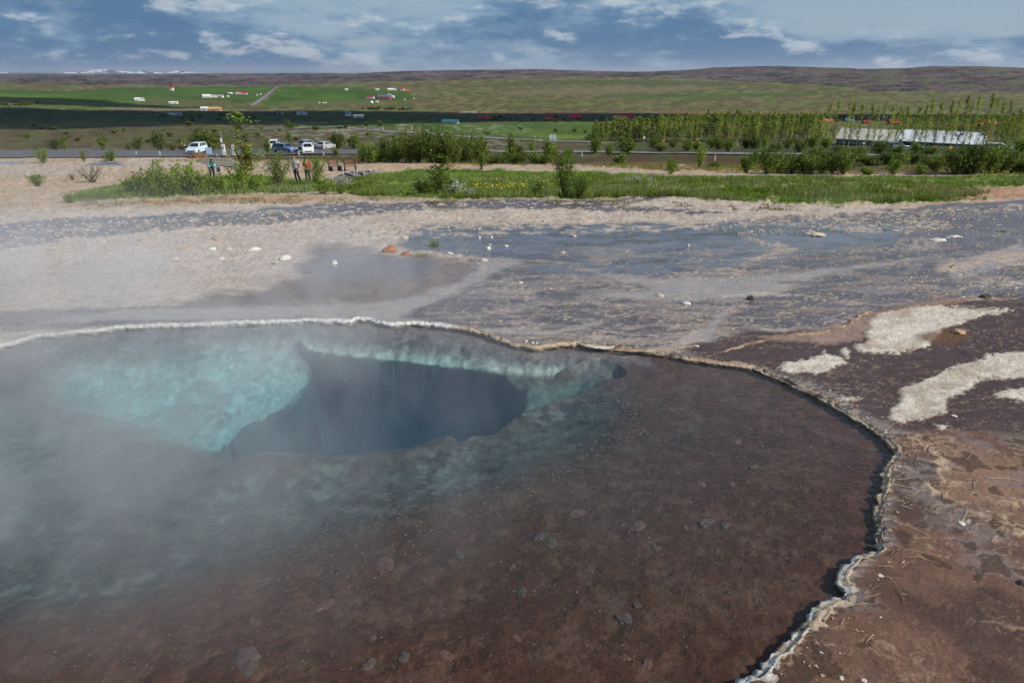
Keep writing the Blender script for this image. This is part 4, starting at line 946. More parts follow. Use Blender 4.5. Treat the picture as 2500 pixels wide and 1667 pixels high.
scatter_gravel('rim_flakes', np.stack([_q[:, 0], _q[:, 1], height(_q[:, 0], _q[:, 1]) + .004, np.full(len(_q), 1.0)], 1), M_FLAKE, .004, .019, 92, .3)
M_CRUMB = gravel_mat('dark_crumbs', (.03, .018, .012), (.06, .035, .02), (.12, .07, .045))
scatter_gravel('dark_crumbs', ground_pts(170, O((1900, 1400), (2100, 1400), (2352, 1300), (2352, 1560), (1780, 1560)), 61), M_CRUMB, .004, .013, 62, .35)
# ------------------------------------------------------------------ plants
def leaf_mat(name, c0, c1, transl=.42, patch=0.0):
    m, nt, b = new_mat(name); N = nt.nodes.new; L = nt.links.new
    g = N('ShaderNodeNewGeometry'); r = N('ShaderNodeValToRGB'); r.color_ramp.elements[0].color = (*c0, 1); r.color_ramp.elements[1].color = (*c1, 1)
    L(g.outputs['Random Per Island'], r.inputs[0]); oi = N('ShaderNodeObjectInfo')
    h = N('ShaderNodeHueSaturation'); mr = N('ShaderNodeMapRange'); mr.inputs['To Min'].default_value = .75; mr.inputs['To Max'].default_value = 1.25
    L(oi.outputs['Random'], mr.inputs['Value']); L(mr.outputs[0], h.inputs['Value']); L(r.outputs[0], h.inputs['Color'])
    if patch:
        pn = N('ShaderNodeTexNoise'); pn.inputs['Scale'].default_value = .28; pn.inputs['Detail'].default_value = 4; L(g.outputs['Position'], pn.inputs['Vector'])
        pr = N('ShaderNodeMapRange'); pr.inputs['From Min'].default_value = .35; pr.inputs['From Max'].default_value = .65; pr.inputs['To Min'].default_value = 1 - patch; pr.inputs['To Max'].default_value = 1 + patch; L(pn.outputs['Fac'], pr.inputs['Value']); L(pr.outputs[0], h.inputs['Value'])
        sr = N('ShaderNodeMapRange'); sr.inputs['From Min'].default_value = .35; sr.inputs['From Max'].default_value = .65; sr.inputs['To Min'].default_value = 1.1; sr.inputs['To Max'].default_value = .72; L(pn.outputs['Fac'], sr.inputs['Value']); L(sr.outputs[0], h.inputs['Saturation'])
    L(h.outputs[0], b.inputs['Base Color']); b.inputs['Roughness'].default_value = .6; b.inputs['Specular IOR Level'].default_value = .07
    t = N('ShaderNodeBsdfTranslucent'); L(h.outputs[0], t.inputs['Color']); mx = N('ShaderNodeMixShader'); mx.inputs[0].default_value = transl
    L(b.outputs[0], mx.inputs[1]); L(t.outputs[0], mx.inputs[2]); L(mx.outputs[0], nt.nodes['Material Output'].inputs['Surface']); return m
M_BARK = simple_mat('bark', (.12, .09, .065), .9, var=.3, scale=20)
M_BARKP = simple_mat('pale_bark', (.30, .26, .21), .9, var=.3, scale=20)
M_WILLOW = leaf_mat('willow_leaf', (0.126, 0.212, 0.022), (0.324, 0.424, 0.059))
M_BIRCH = leaf_mat('birch_leaf', (0.084, 0.151, 0.019), (0.251, 0.333, 0.054))
M_DARKL = leaf_mat('dark_leaf', *[tuple(q * 1.3 for q in t) for t in ((0.050, 0.085, 0.016), (0.157, 0.191, 0.037))])
M_OLIVE = leaf_mat('olive_leaf', (0.157, 0.172, 0.028), (0.398, 0.363, 0.078))
M_POPLAR = leaf_mat('poplar_leaf', (0.157, 0.231, 0.028), (0.419, 0.473, 0.078))
M_SILVER = leaf_mat('silver_leaf', (.24, .28, .20), (.50, .54, .42), .2)
M_PALET = simple_mat('bleached_twig', (.62, .58, .52), .9)
def leaves(P, size, R, up=.75, asp=.55):
    n = len(P); nrm = R.normal(size=(n, 3)); nrm[:, 2] = np.abs(nrm[:, 2]) * .6 + up; nrm /= np.linalg.norm(nrm, axis=1)[:, None]
    a = R.normal(size=(n, 3)); a -= nrm * (a * nrm).sum(1)[:, None]; a /= np.linalg.norm(a, axis=1)[:, None]; b = np.cross(nrm, a)
    s = size * (.6 + .8 * R.rand(n))[:, None]
    V = np.stack([P - a * s, P - b * s * asp, P + a * s, P + b * s * asp], 1).reshape(-1, 3)
    return V, np.arange(n * 4).reshape(-1, 4)
def bush_meshes(kind, seed, stems, per, leaf, spread, mat, bark, up_bias=1.0, fill=.0, droop=0.0, lo=.12, rad=.08):
    """a plant about 1 high and 1 wide at scale 1: stems fanning out from one root, leaves gathered along them"""
    R = np.random.RandomState(seed); mb = MB(); pts = []
    for k in range(stems):
        a = R.rand() * 6.28; lean = spread * (R.rand() ** .6); h = (.62 + .42 * R.rand()) * (1 - .25 * lean / max(spread, .01)) * up_bias
        root = np.array([math.cos(a), math.sin(a), 0]) * .05 * R.rand(); tip = np.array([math.cos(a) * lean, math.sin(a) * lean, h])
        line = []
        for t in np.linspace(0, 1, 6):
            q = root * (1 - t) + tip * t; q[0] += .04 * math.sin(t * 5 + k); q[1] += .04 * math.cos(t * 4 + k * 2); q[2] = h * (t ** .85) - droop * t * t * lean; line.append(q)
        r0 = .014 * (1 + .5 * R.rand()); mb.tube([tuple(q) for q in line], [r0 * (1 - .8 * t) for t in np.linspace(0, 1, 6)], 4, False)
        line = np.array(line); m = int(per * (.6 + .8 * R.rand()))
        t = lo + (1 - lo) * R.rand(m) ** .8; i = np.clip((t * 5).astype(int), 0, 4); f = (t * 5 - i)[:, None]
        c = line[i] * (1 - f) + line[i + 1] * f
        c += R.normal(size=(m, 3)) * (rad * (1.15 - .75 * t))[:, None] * np.array([1, 1, .8]); pts.append(c)
    if fill:
        m = int(fill); d = R.normal(size=(m, 3)); d /= np.linalg.norm(d, axis=1)[:, None]; r = R.rand(m)[:, None] ** .4
        c = d * r * np.array([spread * .95, spread * .95, .36]) + np.array([0, 0, .38]); pts.append(c)
    P = np.concatenate(pts); P = P[P[:, 2] > .01]
    V, F = leaves(P, leaf, R)
    return mb.mesh('stem', bark), np_mesh('foliage', V, F, mat)
def tree_meshes(seed, n, leaf, mat, bark, wid=.10, lo=.10, sparse=1.0):
    R = np.random.RandomState(seed); mb = MB(); wob = [(0.012 * R.normal(), .012 * R.normal(), t) for t in np.linspace(0, 1, 7)]; wob[0] = (0, 0, 0)
    mb.tube(wob, [.009 * (1 - .85 * t) for t in np.linspace(0, 1, 7)], 5, False); pts = []
    for k in range(26):
        t = lo + (.93 - lo) * (k + R.rand()) / 26; a = R.rand() * 6.28; l = wid * (1.25 - t * .95) * (.6 + .8 * R.rand()) * min(1, .45 + (t - lo) * 4)
        p0 = np.array([0, 0, t]); p1 = p0 + np.array([math.cos(a) * l, math.sin(a) * l, l * R.uniform(.6, 1.5)])
        mb.tube([tuple(p0), tuple(p1)], [.003, .0015], 3, False)
        m = int(n / 26 * sparse * (.5 + R.rand())); f = R.rand(m)[:, None]
        pts.append(p0 * (1 - f) + p1 * f + R.normal(size=(m, 3)) * .016)
    m = int(n * .12); t = .86 + .14 * R.rand(m); pts.append(np.stack([R.normal(size=m) * .010, R.normal(size=m) * .010, t], 1))
    P = np.concatenate(pts); V, F = leaves(P, leaf, R)
    return mb.mesh('trunk', bark), np_mesh('crown', V, F, mat)
_protos = {}
def proto(kind):
    if kind in _protos: return _protos[kind]
    k, i = kind.rsplit('-', 1); i = int(i)
    if k == 'willow': r = bush_meshes(k, 100 + i, 13, 95, .030, .42, M_WILLOW, M_BARK, rad=.075, lo=.05, fill=260)
    elif k == 'birch': r = bush_meshes(k, 120 + i, 11, 150, .019, .36, M_BIRCH, M_BARK, rad=.085, fill=500)
    elif k == 'round': r = bush_meshes(k, 140 + i, 15, 48, .042, .46, M_DARKL, M_BARK, rad=.10, fill=420)
    elif k == 'mid': r = bush_meshes(k, 160 + i, 11, 50, .044, .40, M_BIRCH, M_BARK, rad=.09, fill=260)
    elif k == 'olive': r = bush_meshes(k, 180 + i, 9, 120, .020, .20, M_OLIVE, M_BARK, rad=.06, lo=.3)
    elif k == 'bare': r = bush_meshes(k, 190 + i, 14, 16, .03, .5, M_OLIVE, M_BARK, rad=.07, fill=60)
    elif k == 'silver': r = bush_meshes(k, 200 + i, 14, 60, .032, .6, M_SILVER, M_BARK, rad=.10, fill=120)
    elif k == 'poplar': r = tree_meshes(220 + i, 620, .017, M_POPLAR, M_BARKP)
    elif k == 'thin': r = tree_meshes(240 + i, 760, .0125, M_POPLAR, M_BARKP, wid=.10, lo=.16)
    elif k == 'sapling': r = tree_meshes(250 + i, 900, .020, M_BIRCH, M_BARK, wid=.17, lo=.08)
    elif k == 'slender': r = tree_meshes(258 + i, 760, .011, M_WILLOW, M_BARK, wid=.15, lo=.10)
    elif k == 'far': r = bush_meshes(k, 260 + i, 8, 22, .085, .45, M_DARKL, M_BARK, rad=.12, fill=70)
    _protos[kind] = r; return r
def plant(kind, u, v, hpx, wpx, label, group=None, name='shrub', cat='shrub', pos=None, turn=None):
    p = hit(u, v) if pos is None else pos
    k = ppm(p); h, w = hpx / k * (1.0 if name.endswith('tree') else 1.2), (wpx if wpx else hpx) / k * 1.15
    a, b = proto(kind); R = random.Random(int(u * 31 + v * 17))
    e = empty(name, p - Vector((0, 0, .02)), R.uniform(0, 6.28) if turn is None else turn, label, cat, group)
    tree = name.endswith('tree'); sx = w if not tree else w / .2
    for me, nm in ((a, 'trunk' if tree else 'stem'), (b, 'crown' if tree else 'foliage')):
        o = bpy.data.objects.new(nm, me); link(o, e)
    e.scale = (sx, sx, h); return e
# willows and birches in front of the car park
B = plant
B('willow-2', 340, 472, 46, 60, 'broad low willow at the left foot of the near thicket')
B('willow-1', 480, 474, 64, 66, 'bright willow in the middle of the near thicket')
B('willow-0', 412, 476, 40, 70, 'front row willow of the near thicket')
B('willow-0', 358, 472, 66, 56, 'bright green willow clump at the left end of the near thicket')
B('willow-1', 398, 470, 72, 58, 'tall pointed willow second from the left in the near thicket')
B('willow-2', 455, 471, 84, 74, 'tallest bright willow in the left half of the near thicket')
B('willow-3', 428, 474, 50, 60, 'low willow in front of the two tallest left willows')
B('willow-4', 500, 473, 52, 70, 'low spreading willow below the person in turquoise')
B('willow-0', 545, 472, 54, 66, 'dense willow right of the person in turquoise')
B('willow-1', 318, 470, 34, 50, 'small willow trailing off the left end of the near thicket')
B('willow-3', 584, 468, 66, 62, 'green willow at the foot of the tall sparse tree')
B('willow-2', 625, 466, 50, 64, 'low willow between the tall sparse tree and the big round willow')
B('slender-0', 606, 440, 160, 74, 'tall sparse olive tree rising over the near thicket', name='slender_tree', cat='tree')
B('olive-2', 596, 444, 84, 120, 'bare lower branches bush at the foot of the tall sparse tree')
B('birch-0', 676, 456, 86, 92, 'big round willow left of the man in the checked shirt')
B('birch-1', 772, 452, 66, 76, 'willow bush hiding the legs of the person in red')
B('willow-4', 790, 474, 40, 66, 'low bright bush in the grass right of the two people')
B('willow-1', 832, 474, 24, 34, 'small bright tuft bush at the edge of the sand')
B('bare-0', 225, 446, 46, 66, 'half bare brownish bush at the left of the meadow')
B('bare-1', 177, 440, 20, 28, 'tiny bare bush left of the half bare brownish bush')
B('willow-2', 92, 455, 34, 50, 'pale bush wrapped in steam at the left')
B('willow-0', 106, 398, 40, 34, 'slim bush in steam in front of the road at the left')
B('willow-3', 205, 394, 26, 16, 'slim green sprig beside the puddle on the left')
B('mid-1', 270, 394, 26, 46, 'low bush on the brown mound beside the puddle')
B('willow-4', 172, 496, 24, 40, 'small grey green tuft bush on the sand in the steam')
B('sapling-1', 1078, 476, 98, 40, 'slim upright birch sapling in the middle of the meadow', name='birch_tree', cat='tree')
B('birch-2', 1075, 477, 66, 62, 'leafy lower part bush around the birch sapling')
B('round-0', 1036, 476, 40, 54, 'dark low bush left of the birch sapling')
B('birch-3', 1378, 480, 118, 88, 'large dark green birch bush in the meadow right of the middle', name='birch_bush', cat='bush')
B('birch-0', 1412, 482, 66, 84, 'lower dense skirt bush on the right of the large birch bush')
B('birch-1', 1310, 478, 34, 76, 'thin trailing shrub left of the large birch bush')
B('silver-0', 1105, 476, 34, 66, 'pale silver leaved shrub beside the yellow flowers')
B('silver-1', 835, 460, 26, 56, 'pale silver leaved shrub by the path at the left of the meadow')
B('silver-2', 1150, 478, 20, 34, 'small silver shrub at the right foot of the silver shrub')
for i, (u, v, h) in enumerate([(1535, 444, 16), (1559, 446, 20), (1588, 447, 18)]):
    p = hit(u, v); k = ppm(p); R = np.random.RandomState(i); mb = MB()
    for s in range(26):
        a = R.rand() * 6.28; l = R.rand() ** .5 * .55; q = [(0, 0, 0)]
        for t in (.5, 1.0): q.append((math.cos(a) * l * t + .06 * R.normal(), math.sin(a) * l * t + .06 * R.normal(), t * (.5 + .6 * R.rand())))
        mb.tube(q, [.022, .016, .008], 3, False)
    o = mb.obj('bare_shrub', M_PALET, loc=p); o.scale = (24 / k, 24 / k, h / k)
    tag(o, ['smallest bleached bare shrub in the meadow, at the left', 'tall bleached bare shrub, middle of the three', 'widest bleached bare shrub, right of the three'][i], 'shrub')
# far side of the car park
for i, (u, v, h, w, kind, lab) in enumerate([
    (135, 367, 30, 30, 'round-0', 'dark bush left of the pair behind the road'), (158, 366, 36, 20, 'mid-0', 'narrow dark tree like bush right of the pair behind the road'),
    (253, 367, 38, 26, 'mid-1', 'narrow bush standing alone on the heath behind the road'), (337, 366, 30, 28, 'round-1', 'round dark bush at the left end of the car park'),
    (316, 366, 14, 18, 'mid-2', 'little bush left of the round dark bush'), (393, 368, 46, 40, 'round-2', 'big dark bush behind the motorbikes'),
    (421, 368, 22, 26, 'round-0', 'low dark bush touching the big one behind the motorbikes'), (447, 367, 34, 18, 'willow-0', 'slim yellowish bush between the motorbikes and the car'),
    (505, 373, 60, 74, 'round-3', 'widest dark bush behind the pale off-road car'), (485, 368, 36, 40, 'round-1', 'dark bush lobe above the pale off-road car'),
    (655, 376, 38, 22, 'mid-3', 'bush in front of the white van'), (707, 350, 30, 16, 'mid-0', 'pale slim bush behind the blue estate car'),
    (826, 363, 38, 42, 'round-2', 'dark round bush right of the silver hatchback'), (866, 363, 36, 38, 'mid-1', 'lighter bush right of the dark round bush'),
    (820, 380, 18, 22, 'mid-2', 'small bush on the near kerb of the car park'), (702, 310, 18, 18, 'mid-3', 'far pointed bush on the dark heath'),
    (928, 308, 14, 16, 'round-0', 'small dark bush beside the upper road')]):
    B(kind, u, v, h, w, lab)
R0 = random.Random(77)
def row(us, vb, h, w, kinds, label, group, jv=3, jh=.3):
    for u in us:
        B(f'{R0.choice(kinds)}-{R0.randrange(4)}', u + R0.uniform(-8, 8), vb(u) + R0.uniform(-jv, jv) if callable(vb) else vb + R0.uniform(-jv, jv), h(u) * R0.uniform(1 - jh, 1 + jh) if callable(h) else h * R0.uniform(1 - jh, 1 + jh), w * R0.uniform(.75, 1.3), label, group)
hg = lambda u: float(np.interp(u, [940, 980, 1060, 1110, 1150, 1185], [46, 60, 68, 62, 62, 44]))
row(np.linspace(950, 1184, 13), 396, hg, 46, ['round'], 'dark willow in the dense hedge beyond the sandy strip', 'willows of the dark hedge', 3, .12)
row(np.linspace(965, 1175, 9), 386, lambda u: hg(u) * .95, 44, ['round', 'mid'], 'dark willow in the back of the hedge beyond the sandy strip', 'willows at the back of the hedge', 2, .12)
row(np.linspace(880, 950, 5), 396, 36, 38, ['mid'], 'lighter green bush at the left end of the dark hedge', 'bushes left of the hedge', 4)
B('mid-0', 1176, 414, 46, 28, 'single green bush in front of the right end of the hedge')
B('mid-1', 1250, 396, 64, 36, 'tall bush standing in front of the far road')
B('mid-2', 1299, 370, 24, 22, 'cone shaped bush left of the white information board')
B('mid-3', 1342, 398, 60, 46, 'tall bush in front of the white information board')
row(np.linspace(1200, 1325, 7), 398, 26, 40, ['round', 'mid'], 'low bush in the row behind the sandy strip', 'low bushes behind the sand', 2)
B('mid-0', 1442, 346, 20, 34, 'round olive bush at the left foot of the poplars')
B('mid-2', 1453, 376, 42, 46, 'bush on the near side of the lower road under the poplars')
B('mid-1', 1528, 378, 44, 60, 'wide bush left of the round white sign')
B('mid-3', 1512, 402, 28, 48, 'low bush on the brown heather below the white sign')
B('mid-0', 1638, 425, 44, 36, 'single bush on the sand strip in the right half')
B('willow-3', 1708, 406, 46, 34, 'bright upright bush left of the white marker post')
B('mid-2', 1748, 409, 14, 40, 'low bush under the white marker post')
B('mid-1', 1822, 422, 46, 42, 'bush left of the tall dark bush at the meadow edge')
B('round-1', 1874, 426, 70, 54, 'tall dark bush at the meadow edge')
B('mid-3', 1840, 404, 38, 26, 'slim bush behind the bush at the meadow edge')
row(np.linspace(1905, 2060, 7), lambda u: 424, 46, 50, ['round', 'mid'], 'dark bush in the belt along the right of the meadow', 'bush belt right of the meadow')
row(np.linspace(2330, 2520, 8), lambda u: 424, 58, 58, ['round'], 'dark tall bush at the right end of the belt', 'dark bushes at the right edge')
B('mid-0', 2180, 426, 42, 44, 'round bright bush alone between the bush belts'); B('mid-1', 2247, 426, 26, 44, 'low bush right of the round bright bush')
B('round-0', 2284, 419, 42, 54, 'dark bush with a shadow below the barn'); B('mid-3', 2115, 428, 22, 50, 'low bush left of the round bright bush')
row(np.linspace(1860, 2500, 20), 398, 32, 52, ['round', 'mid'], 'bush of the second row below the barn', 'second bush row below the barn', 6)
row(np.linspace(1590, 2010, 16), 366, 26, 36, ['mid', 'round'], 'bush in the rough ground under the poplars', 'bushes in the rough under the poplars', 7)
row(np.linspace(2000, 2500, 12), 380, 28, 44, ['mid', 'round'], 'bush between the barn and the lower road', 'bushes before the barn', 7)
row([1255, 1270, 1235, 1362, 1390, 1480], 385, 22, 30, ['mid'], 'small bush along the lower road', 'small bushes along the lower road', 7)
for u, v, h, w in [(1272, 318, 8, 14), (1358, 322, 9, 14), (1404, 323, 10, 14), (1428, 325, 9, 12), (1190, 330, 10, 20)]:
    B('far-0', u, v, h, w, 'dark bush standing alone in the green meadow', 'bushes alone in the green meadow')
# young poplars
R0.seed(5)
def poplars(n, u0, u1, vb, top, kind, label, group, w=26):
    for i in range(n):
        u = u0 + (u1 - u0) * (i + R0.uniform(.15, .85)) / n; v = vb(u) + R0.uniform(-4, 3); t = top(u) + R0.uniform(-9, 9)
        B(f'{kind}-{R0.randrange(4)}', u, v, v - t, w * R0.uniform(.75, 1.25), label, group, name='poplar_tree', cat='tree')
poplars(32, 1446, 1570, lambda u: 345, lambda u: float(np.interp(u, [1446, 1480, 1510, 1570], [303, 297, 292, 296])), 'poplar', 'pale young poplar in the dense grove left of the white sign', 'poplar grove on the left', 15)
poplars(76, 1560, 2010, lambda u: 345, lambda u: float(np.interp(u, [1560, 1640, 1720, 1800, 2010], [292, 288, 281, 284, 282])), 'poplar', 'green young poplar in the long stand behind the field', 'long stand of poplars', 16)
poplars(36, 1600, 1990, lambda u: 338, lambda u: float(np.interp(u, [1600, 1720, 1990], [290, 276, 280])), 'poplar', 'back row poplar of the long stand behind the field', 'back row of the long poplar stand', 16)
poplars(26, 2010, 2490, lambda u: float(np.interp(u, [2010, 2490], [362, 366])), lambda u: float(np.interp(u, [2010, 2060, 2150, 2300, 2380, 2440, 2490], [258, 250, 260, 250, 243, 250, 276])), 'thin', 'tall slender poplar standing in front of the white roofed barn', 'slender poplars before the barn', 19)
poplars(40, 2170, 2500, lambda u: 330, lambda u: 284, 'poplar', 'poplar in the dark row behind the barn', 'poplars behind the barn', 18)
poplars(14, 2440, 2510, lambda u: 352, lambda u: 290, 'poplar', 'dark poplar right of the barn', 'poplars right of the barn', 18)
# far scrub and shelter belts
R0.seed(9)
for i in range(60):
    u = R0.uniform(880, 1010) if i < 22 else (R0.uniform(0, 95) if i < 40 else R0.uniform(380, 640))
    v = 268 + R0.uniform(-1, 1) if i < 22 else (259 + R0.uniform(-6, 0) if i < 40 else R0.uniform(283, 296))
    B(f'far-{R0.randrange(3)}', u, v, R0.uniform(4, 8), R0.uniform(8, 16), ['green scrub tree in the far shelter belt', 'dark tree of the copse at the far left', 'dark scrub in the shaded plain'][0 if i < 22 else (1 if i < 40 else 2)], ['far shelter belt', 'copse at the far left', 'scrub in the shaded plain'][0 if i < 22 else (1 if i < 40 else 2)], name='far_bush', cat='bush')
R0.seed(19)
for i in range(70):
    u = R0.uniform(1180, 2480); B(f'far-{R0.randrange(3)}', u, R0.uniform(286, 300), R0.uniform(5, 9), R0.uniform(9, 20), 'dark bush in the shaded belt round the red cabins', 'bushes round the red cabins', name='far_bush', cat='bush')
for i in range(40):
    u = R0.uniform(0, 900); B(f'far-{R0.randrange(3)}', u, R0.uniform(306, 350), R0.uniform(5, 11), R0.uniform(10, 26), 'low scrub on the brown heath behind the car park', 'scrub on the brown heath', name='far_bush', cat='bush')
# ---------- grass ----------
def grass_tufts(name, x, y, z, hgt_, R, mat, blades=4, wid=.012, lean=.5):
    n = len(x); k = blades; P = np.repeat(np.stack([x, y, z], 1), k, 0); m = n * k
    P[:, :2] += R.normal(size=(m, 2)) * .03; a = R.rand(m) * 6.28; h = np.repeat(hgt_, k) * (.6 + .7 * R.rand(m)); l = h * lean * R.rand(m)
    d = np.stack([np.cos(a), np.sin(a)], 1); s = np.stack([-d[:, 1], d[:, 0]], 1) * wid * (1 + np.repeat(hgt_, k) * 2)[:, None]
    A = P.copy(); A[:, :2] -= s; Bv = P.copy(); Bv[:, :2] += s; T = P.copy(); T[:, :2] += d * l[:, None]; T[:, 2] += h
    V = np.stack([A, Bv, T], 1).reshape(-1, 3); F = np.arange(m * 3).reshape(-1, 3)
    return tag(link(bpy.data.objects.new(name, np_mesh(name, V, F, mat))), kind='stuff')
M_GRASS = leaf_mat('grass_blade', (.105, .165, .016), (.25, .32, .045), .35, .38)
M_DRYG = leaf_mat('dry_grass_blade', (.16, .15, .06), (.36, .31, .17), .3)
RG = np.random.RandomState(3)
MEADOW = O((170, 460), (200, 440), (330, 412), (560, 404), (770, 420), (860, 400), (960, 390), (1400, 398), (1480, 405), (1750, 406), (2360, 404), (2352, 426), (2180, 431), (2280, 446), (2150, 461), (1900, 465), (1700, 462), (1560, 452), (1320, 454), (1050, 456), (830, 450), (770, 440), (500, 447), (280, 455))
x, y, z = rand_in_px(30000, MEADOW, 71); k = fbm(x / 3, y / 6, 3, 72); U_, V_ = project(x, y, z)
dryk = (k > .05) & (RG.rand(len(x)) < np.interp(U_, [0, 1300, 1700, 2500], [.06, .15, .34, .28]))
hh = .10 + .10 * (k > 0) + .08 * RG.rand(len(x)); hh = hh * np.interp(V_, [410, 440, 470], [.6, .9, 1.1])
grass_tufts('meadow_grass', x[~dryk], y[~dryk], z[~dryk], hh[~dryk], RG, M_GRASS, 3)
grass_tufts('dry_grass', x[dryk], y[dryk], z[dryk], hh[dryk] * .95, RG, M_DRYG, 3)
FR = O((180, 470), (500, 456), (850, 458), (1060, 464), (1330, 460), (1560, 462), (1800, 472), (1950, 476), (1900, 486), (1700, 484), (1500, 474), (1200, 466), (900, 470), (500, 468), (200, 482))
x, y, z = rand_in_px(2600, FR, 73); k = fbm(x / 1.2, y / 2.5, 3, 74) > .08
grass_tufts('fringe_grass', x[k], y[k], z[k], .05 + .07 * RG.rand(k.sum()), RG, M_DRYG, 3)
x, y, z = rand_in_px(5000, O((0, 368), (600, 368), (900, 372), (1400, 378), (2352, 386), (2352, 402), (1700, 396), (1350, 384), (900, 376), (300, 372)), 75)
k = fbm(x / 4, y / 8, 3, 76) > .0
grass_tufts('verge_grass', x[k], y[k], z[k], .15 + .2 * RG.rand(k.sum()), RG, M_OLIVE, 3, .02)
def tuft(u, v, wpx, hpx, mat, label, n=70, name='grass_tuft'):
    p = hit(u, v); k = ppm(p); R = np.random.RandomState(int(u + v)); r = wpx / k / 2; m = n * 1
    a = R.rand(m) * 6.28; q = np.sqrt(R.rand(m)) * r; x = p.x + np.cos(a) * q; y = p.y + np.sin(a) * q
    h = hpx / k * (.5 + .6 * R.rand(m)); b = R.rand(m) * 6.28
    base = np.stack([x, y, height(x, y) - .005], 1); s = np.stack([np.cos(b), np.sin(b), b * 0], 1) * (.05 * hpx / k)
    tip = base + np.stack([np.cos(a) * q * .8, np.sin(a) * q * .8, h], 1)
    V = np.stack([base - s, base + s, tip], 1).reshape(-1, 3)
    o = link(bpy.data.objects.new(name, np_mesh(name, V - np.array(p), np.arange(m * 3).reshape(-1, 3), mat))); o.location = p
    return tag(o, label, 'grass tuft')
tuft(1058, 602, 22, 20, M_GRASS, 'bright green grass tuft at the left shore of the blue film', 90)
tuft(1023, 626, 34, 13, M_OLIVE, 'grey green tuft right of the two orange rocks', 90)
tuft(955, 627, 22, 6, M_DRYG, 'dry yellow tuft at the foot of the rust red boulder', 50)
tuft(1092, 514, 44, 8, M_OLIVE, 'dark green mat on the pale strip below the meadow', 80)
tuft(1215, 542, 70, 6, M_OLIVE, 'flat moss mat on the upper shore of the blue film', 90)
tuft(2127, 533, 20, 7, M_DRYG, 'pale yellow tuft among the stony shallows', 60)
tuft(2445, 566, 18, 8, M_OLIVE, 'small mossy tuft in the water at the right', 60)
tuft(2486, 572, 34, 8, M_GRASS, 'larger mossy tuft at the right edge of the water', 80)
tuft(1530, 545, 26, 5, M_OLIVE, 'small moss patch on the far right shore of the blue film', 50)
tuft(1005, 540, 60, 5, M_OLIVE, 'scattered low weeds on the pale strip above the boulder', 50)
tuft(1560, 512, 90, 8, M_OLIVE, 'long green strip of grass on the sand below the meadow', 120)
# yellow flowers
M_YEL = simple_mat('yellow_petal', (.80, .55, .02), .6)
x, y, z = rand_in_px(240, O((1082, 430), (1240, 432), (1250, 442), (1150, 444), (1090, 440)), 81)
x2, y2, z2 = rand_in_px(45, O((1080, 412), (1260, 412), (1260, 428), (1090, 430)), 82)
x = np.concatenate([x, x2]); y = np.concatenate([y, y2]); z = np.concatenate([z, z2])
V, F = leaves(np.stack([x, y, z + .22 + .08 * RG.rand(len(x))], 1), .034, RG, .8, .9)
tag(link(bpy.data.objects.new('yellow_flowers', np_mesh('yellow_flowers', V, F, M_YEL))), kind='stuff')
# ------------------------------------------------------------------ roads and paths
def strip(name, mat, left, right, lift, kind='structure', n=60):
    """a paved sheet between two lines given in photo pixels, lying on the ground"""
    A = resample([tuple(hit(u, v))[:2] for u, v in left], .5); Bq = resample([tuple(hit(u, v))[:2] for u, v in right], .5)
    pick = lambda P: P[np.clip((np.linspace(0, 1, n) * (len(P) - 1)).astype(int), 0, len(P) - 1)]
    A, Bq = pick(A), pick(Bq); m = 6; rows = [A * (1 - t) + Bq * t for t in np.linspace(0, 1, m)]
    V = np.stack(rows, 1); x, y = V[..., 0].ravel(), V[..., 1].ravel(); z = height(x, y) + lift
    i = np.arange(n - 1)[:, None]; j = np.arange(m - 1)[None, :]; F = np.stack([i * m + j, (i + 1) * m + j, (i + 1) * m + j + 1, i * m + j + 1], -1).reshape(-1, 4)
    o = link(bpy.data.objects.new(name, np_mesh(name, np.stack([x, y, z], 1), F, mat, True))); return tag(o, kind=kind)
M_ASPH = simple_mat('asphalt', (.115, .112, .118), .9, var=.2, scale=.8, bump=.2)
M_ASPH2 = simple_mat('pale_asphalt', (.20, .195, .20), .9, var=.2, scale=.8)
M_PATH = simple_mat('path_gravel', (.215, .180, .165), .95, var=.2, scale=2.0, bump=.2)
strip('car_park', M_ASPH, [(-200, 366), (300, 367), (600, 366), (900, 366), (1010, 367)], [(-200, 385), (300, 385), (600, 381), (900, 379), (1010, 376)], .12)
strip('lower_road', M_ASPH2, [(1010, 367), (1200, 368.5), (1440, 370), (1700, 374), (1960, 377), (2250, 380), (2600, 383)], [(1010, 375), (1200, 372.5), (1440, 374), (1700, 377.5), (1960, 380), (2250, 383), (2600, 386)], .15, n=160)
strip('upper_road', M_ASPH2, [(560, 315), (620, 315), (809, 310.5), (892, 316), (1002, 324.5), (1100, 331.5), (1236, 340), (1300, 342.5), (1400, 346), (1470, 348)], [(560, 316.5), (620, 316.5), (809, 312.5), (892, 318.3), (1002, 327), (1100, 334), (1236, 342.5), (1300, 345), (1400, 348.5), (1470, 350.5)], .25, n=150)
strip('farm_road', M_ASPH2, [(608, 260), (628, 246), (650, 230), (668, 217), (676, 211.5)], [(619, 260), (640, 246), (659, 230), (673, 217), (680, 211.5)], .4)
strip('path', M_PATH, [(487, 390), (520, 386), (546, 386), (556, 392), (575, 398), (590, 410)], [(492, 396), (508, 402), (530, 405), (555, 407), (572, 411), (588, 416)], .06)
strip('path', M_PATH, [(790, 442), (826, 430), (852, 421), (890, 419), (922, 416)], [(800, 446), (845, 438), (880, 431), (900, 427), (918, 422)], .06)
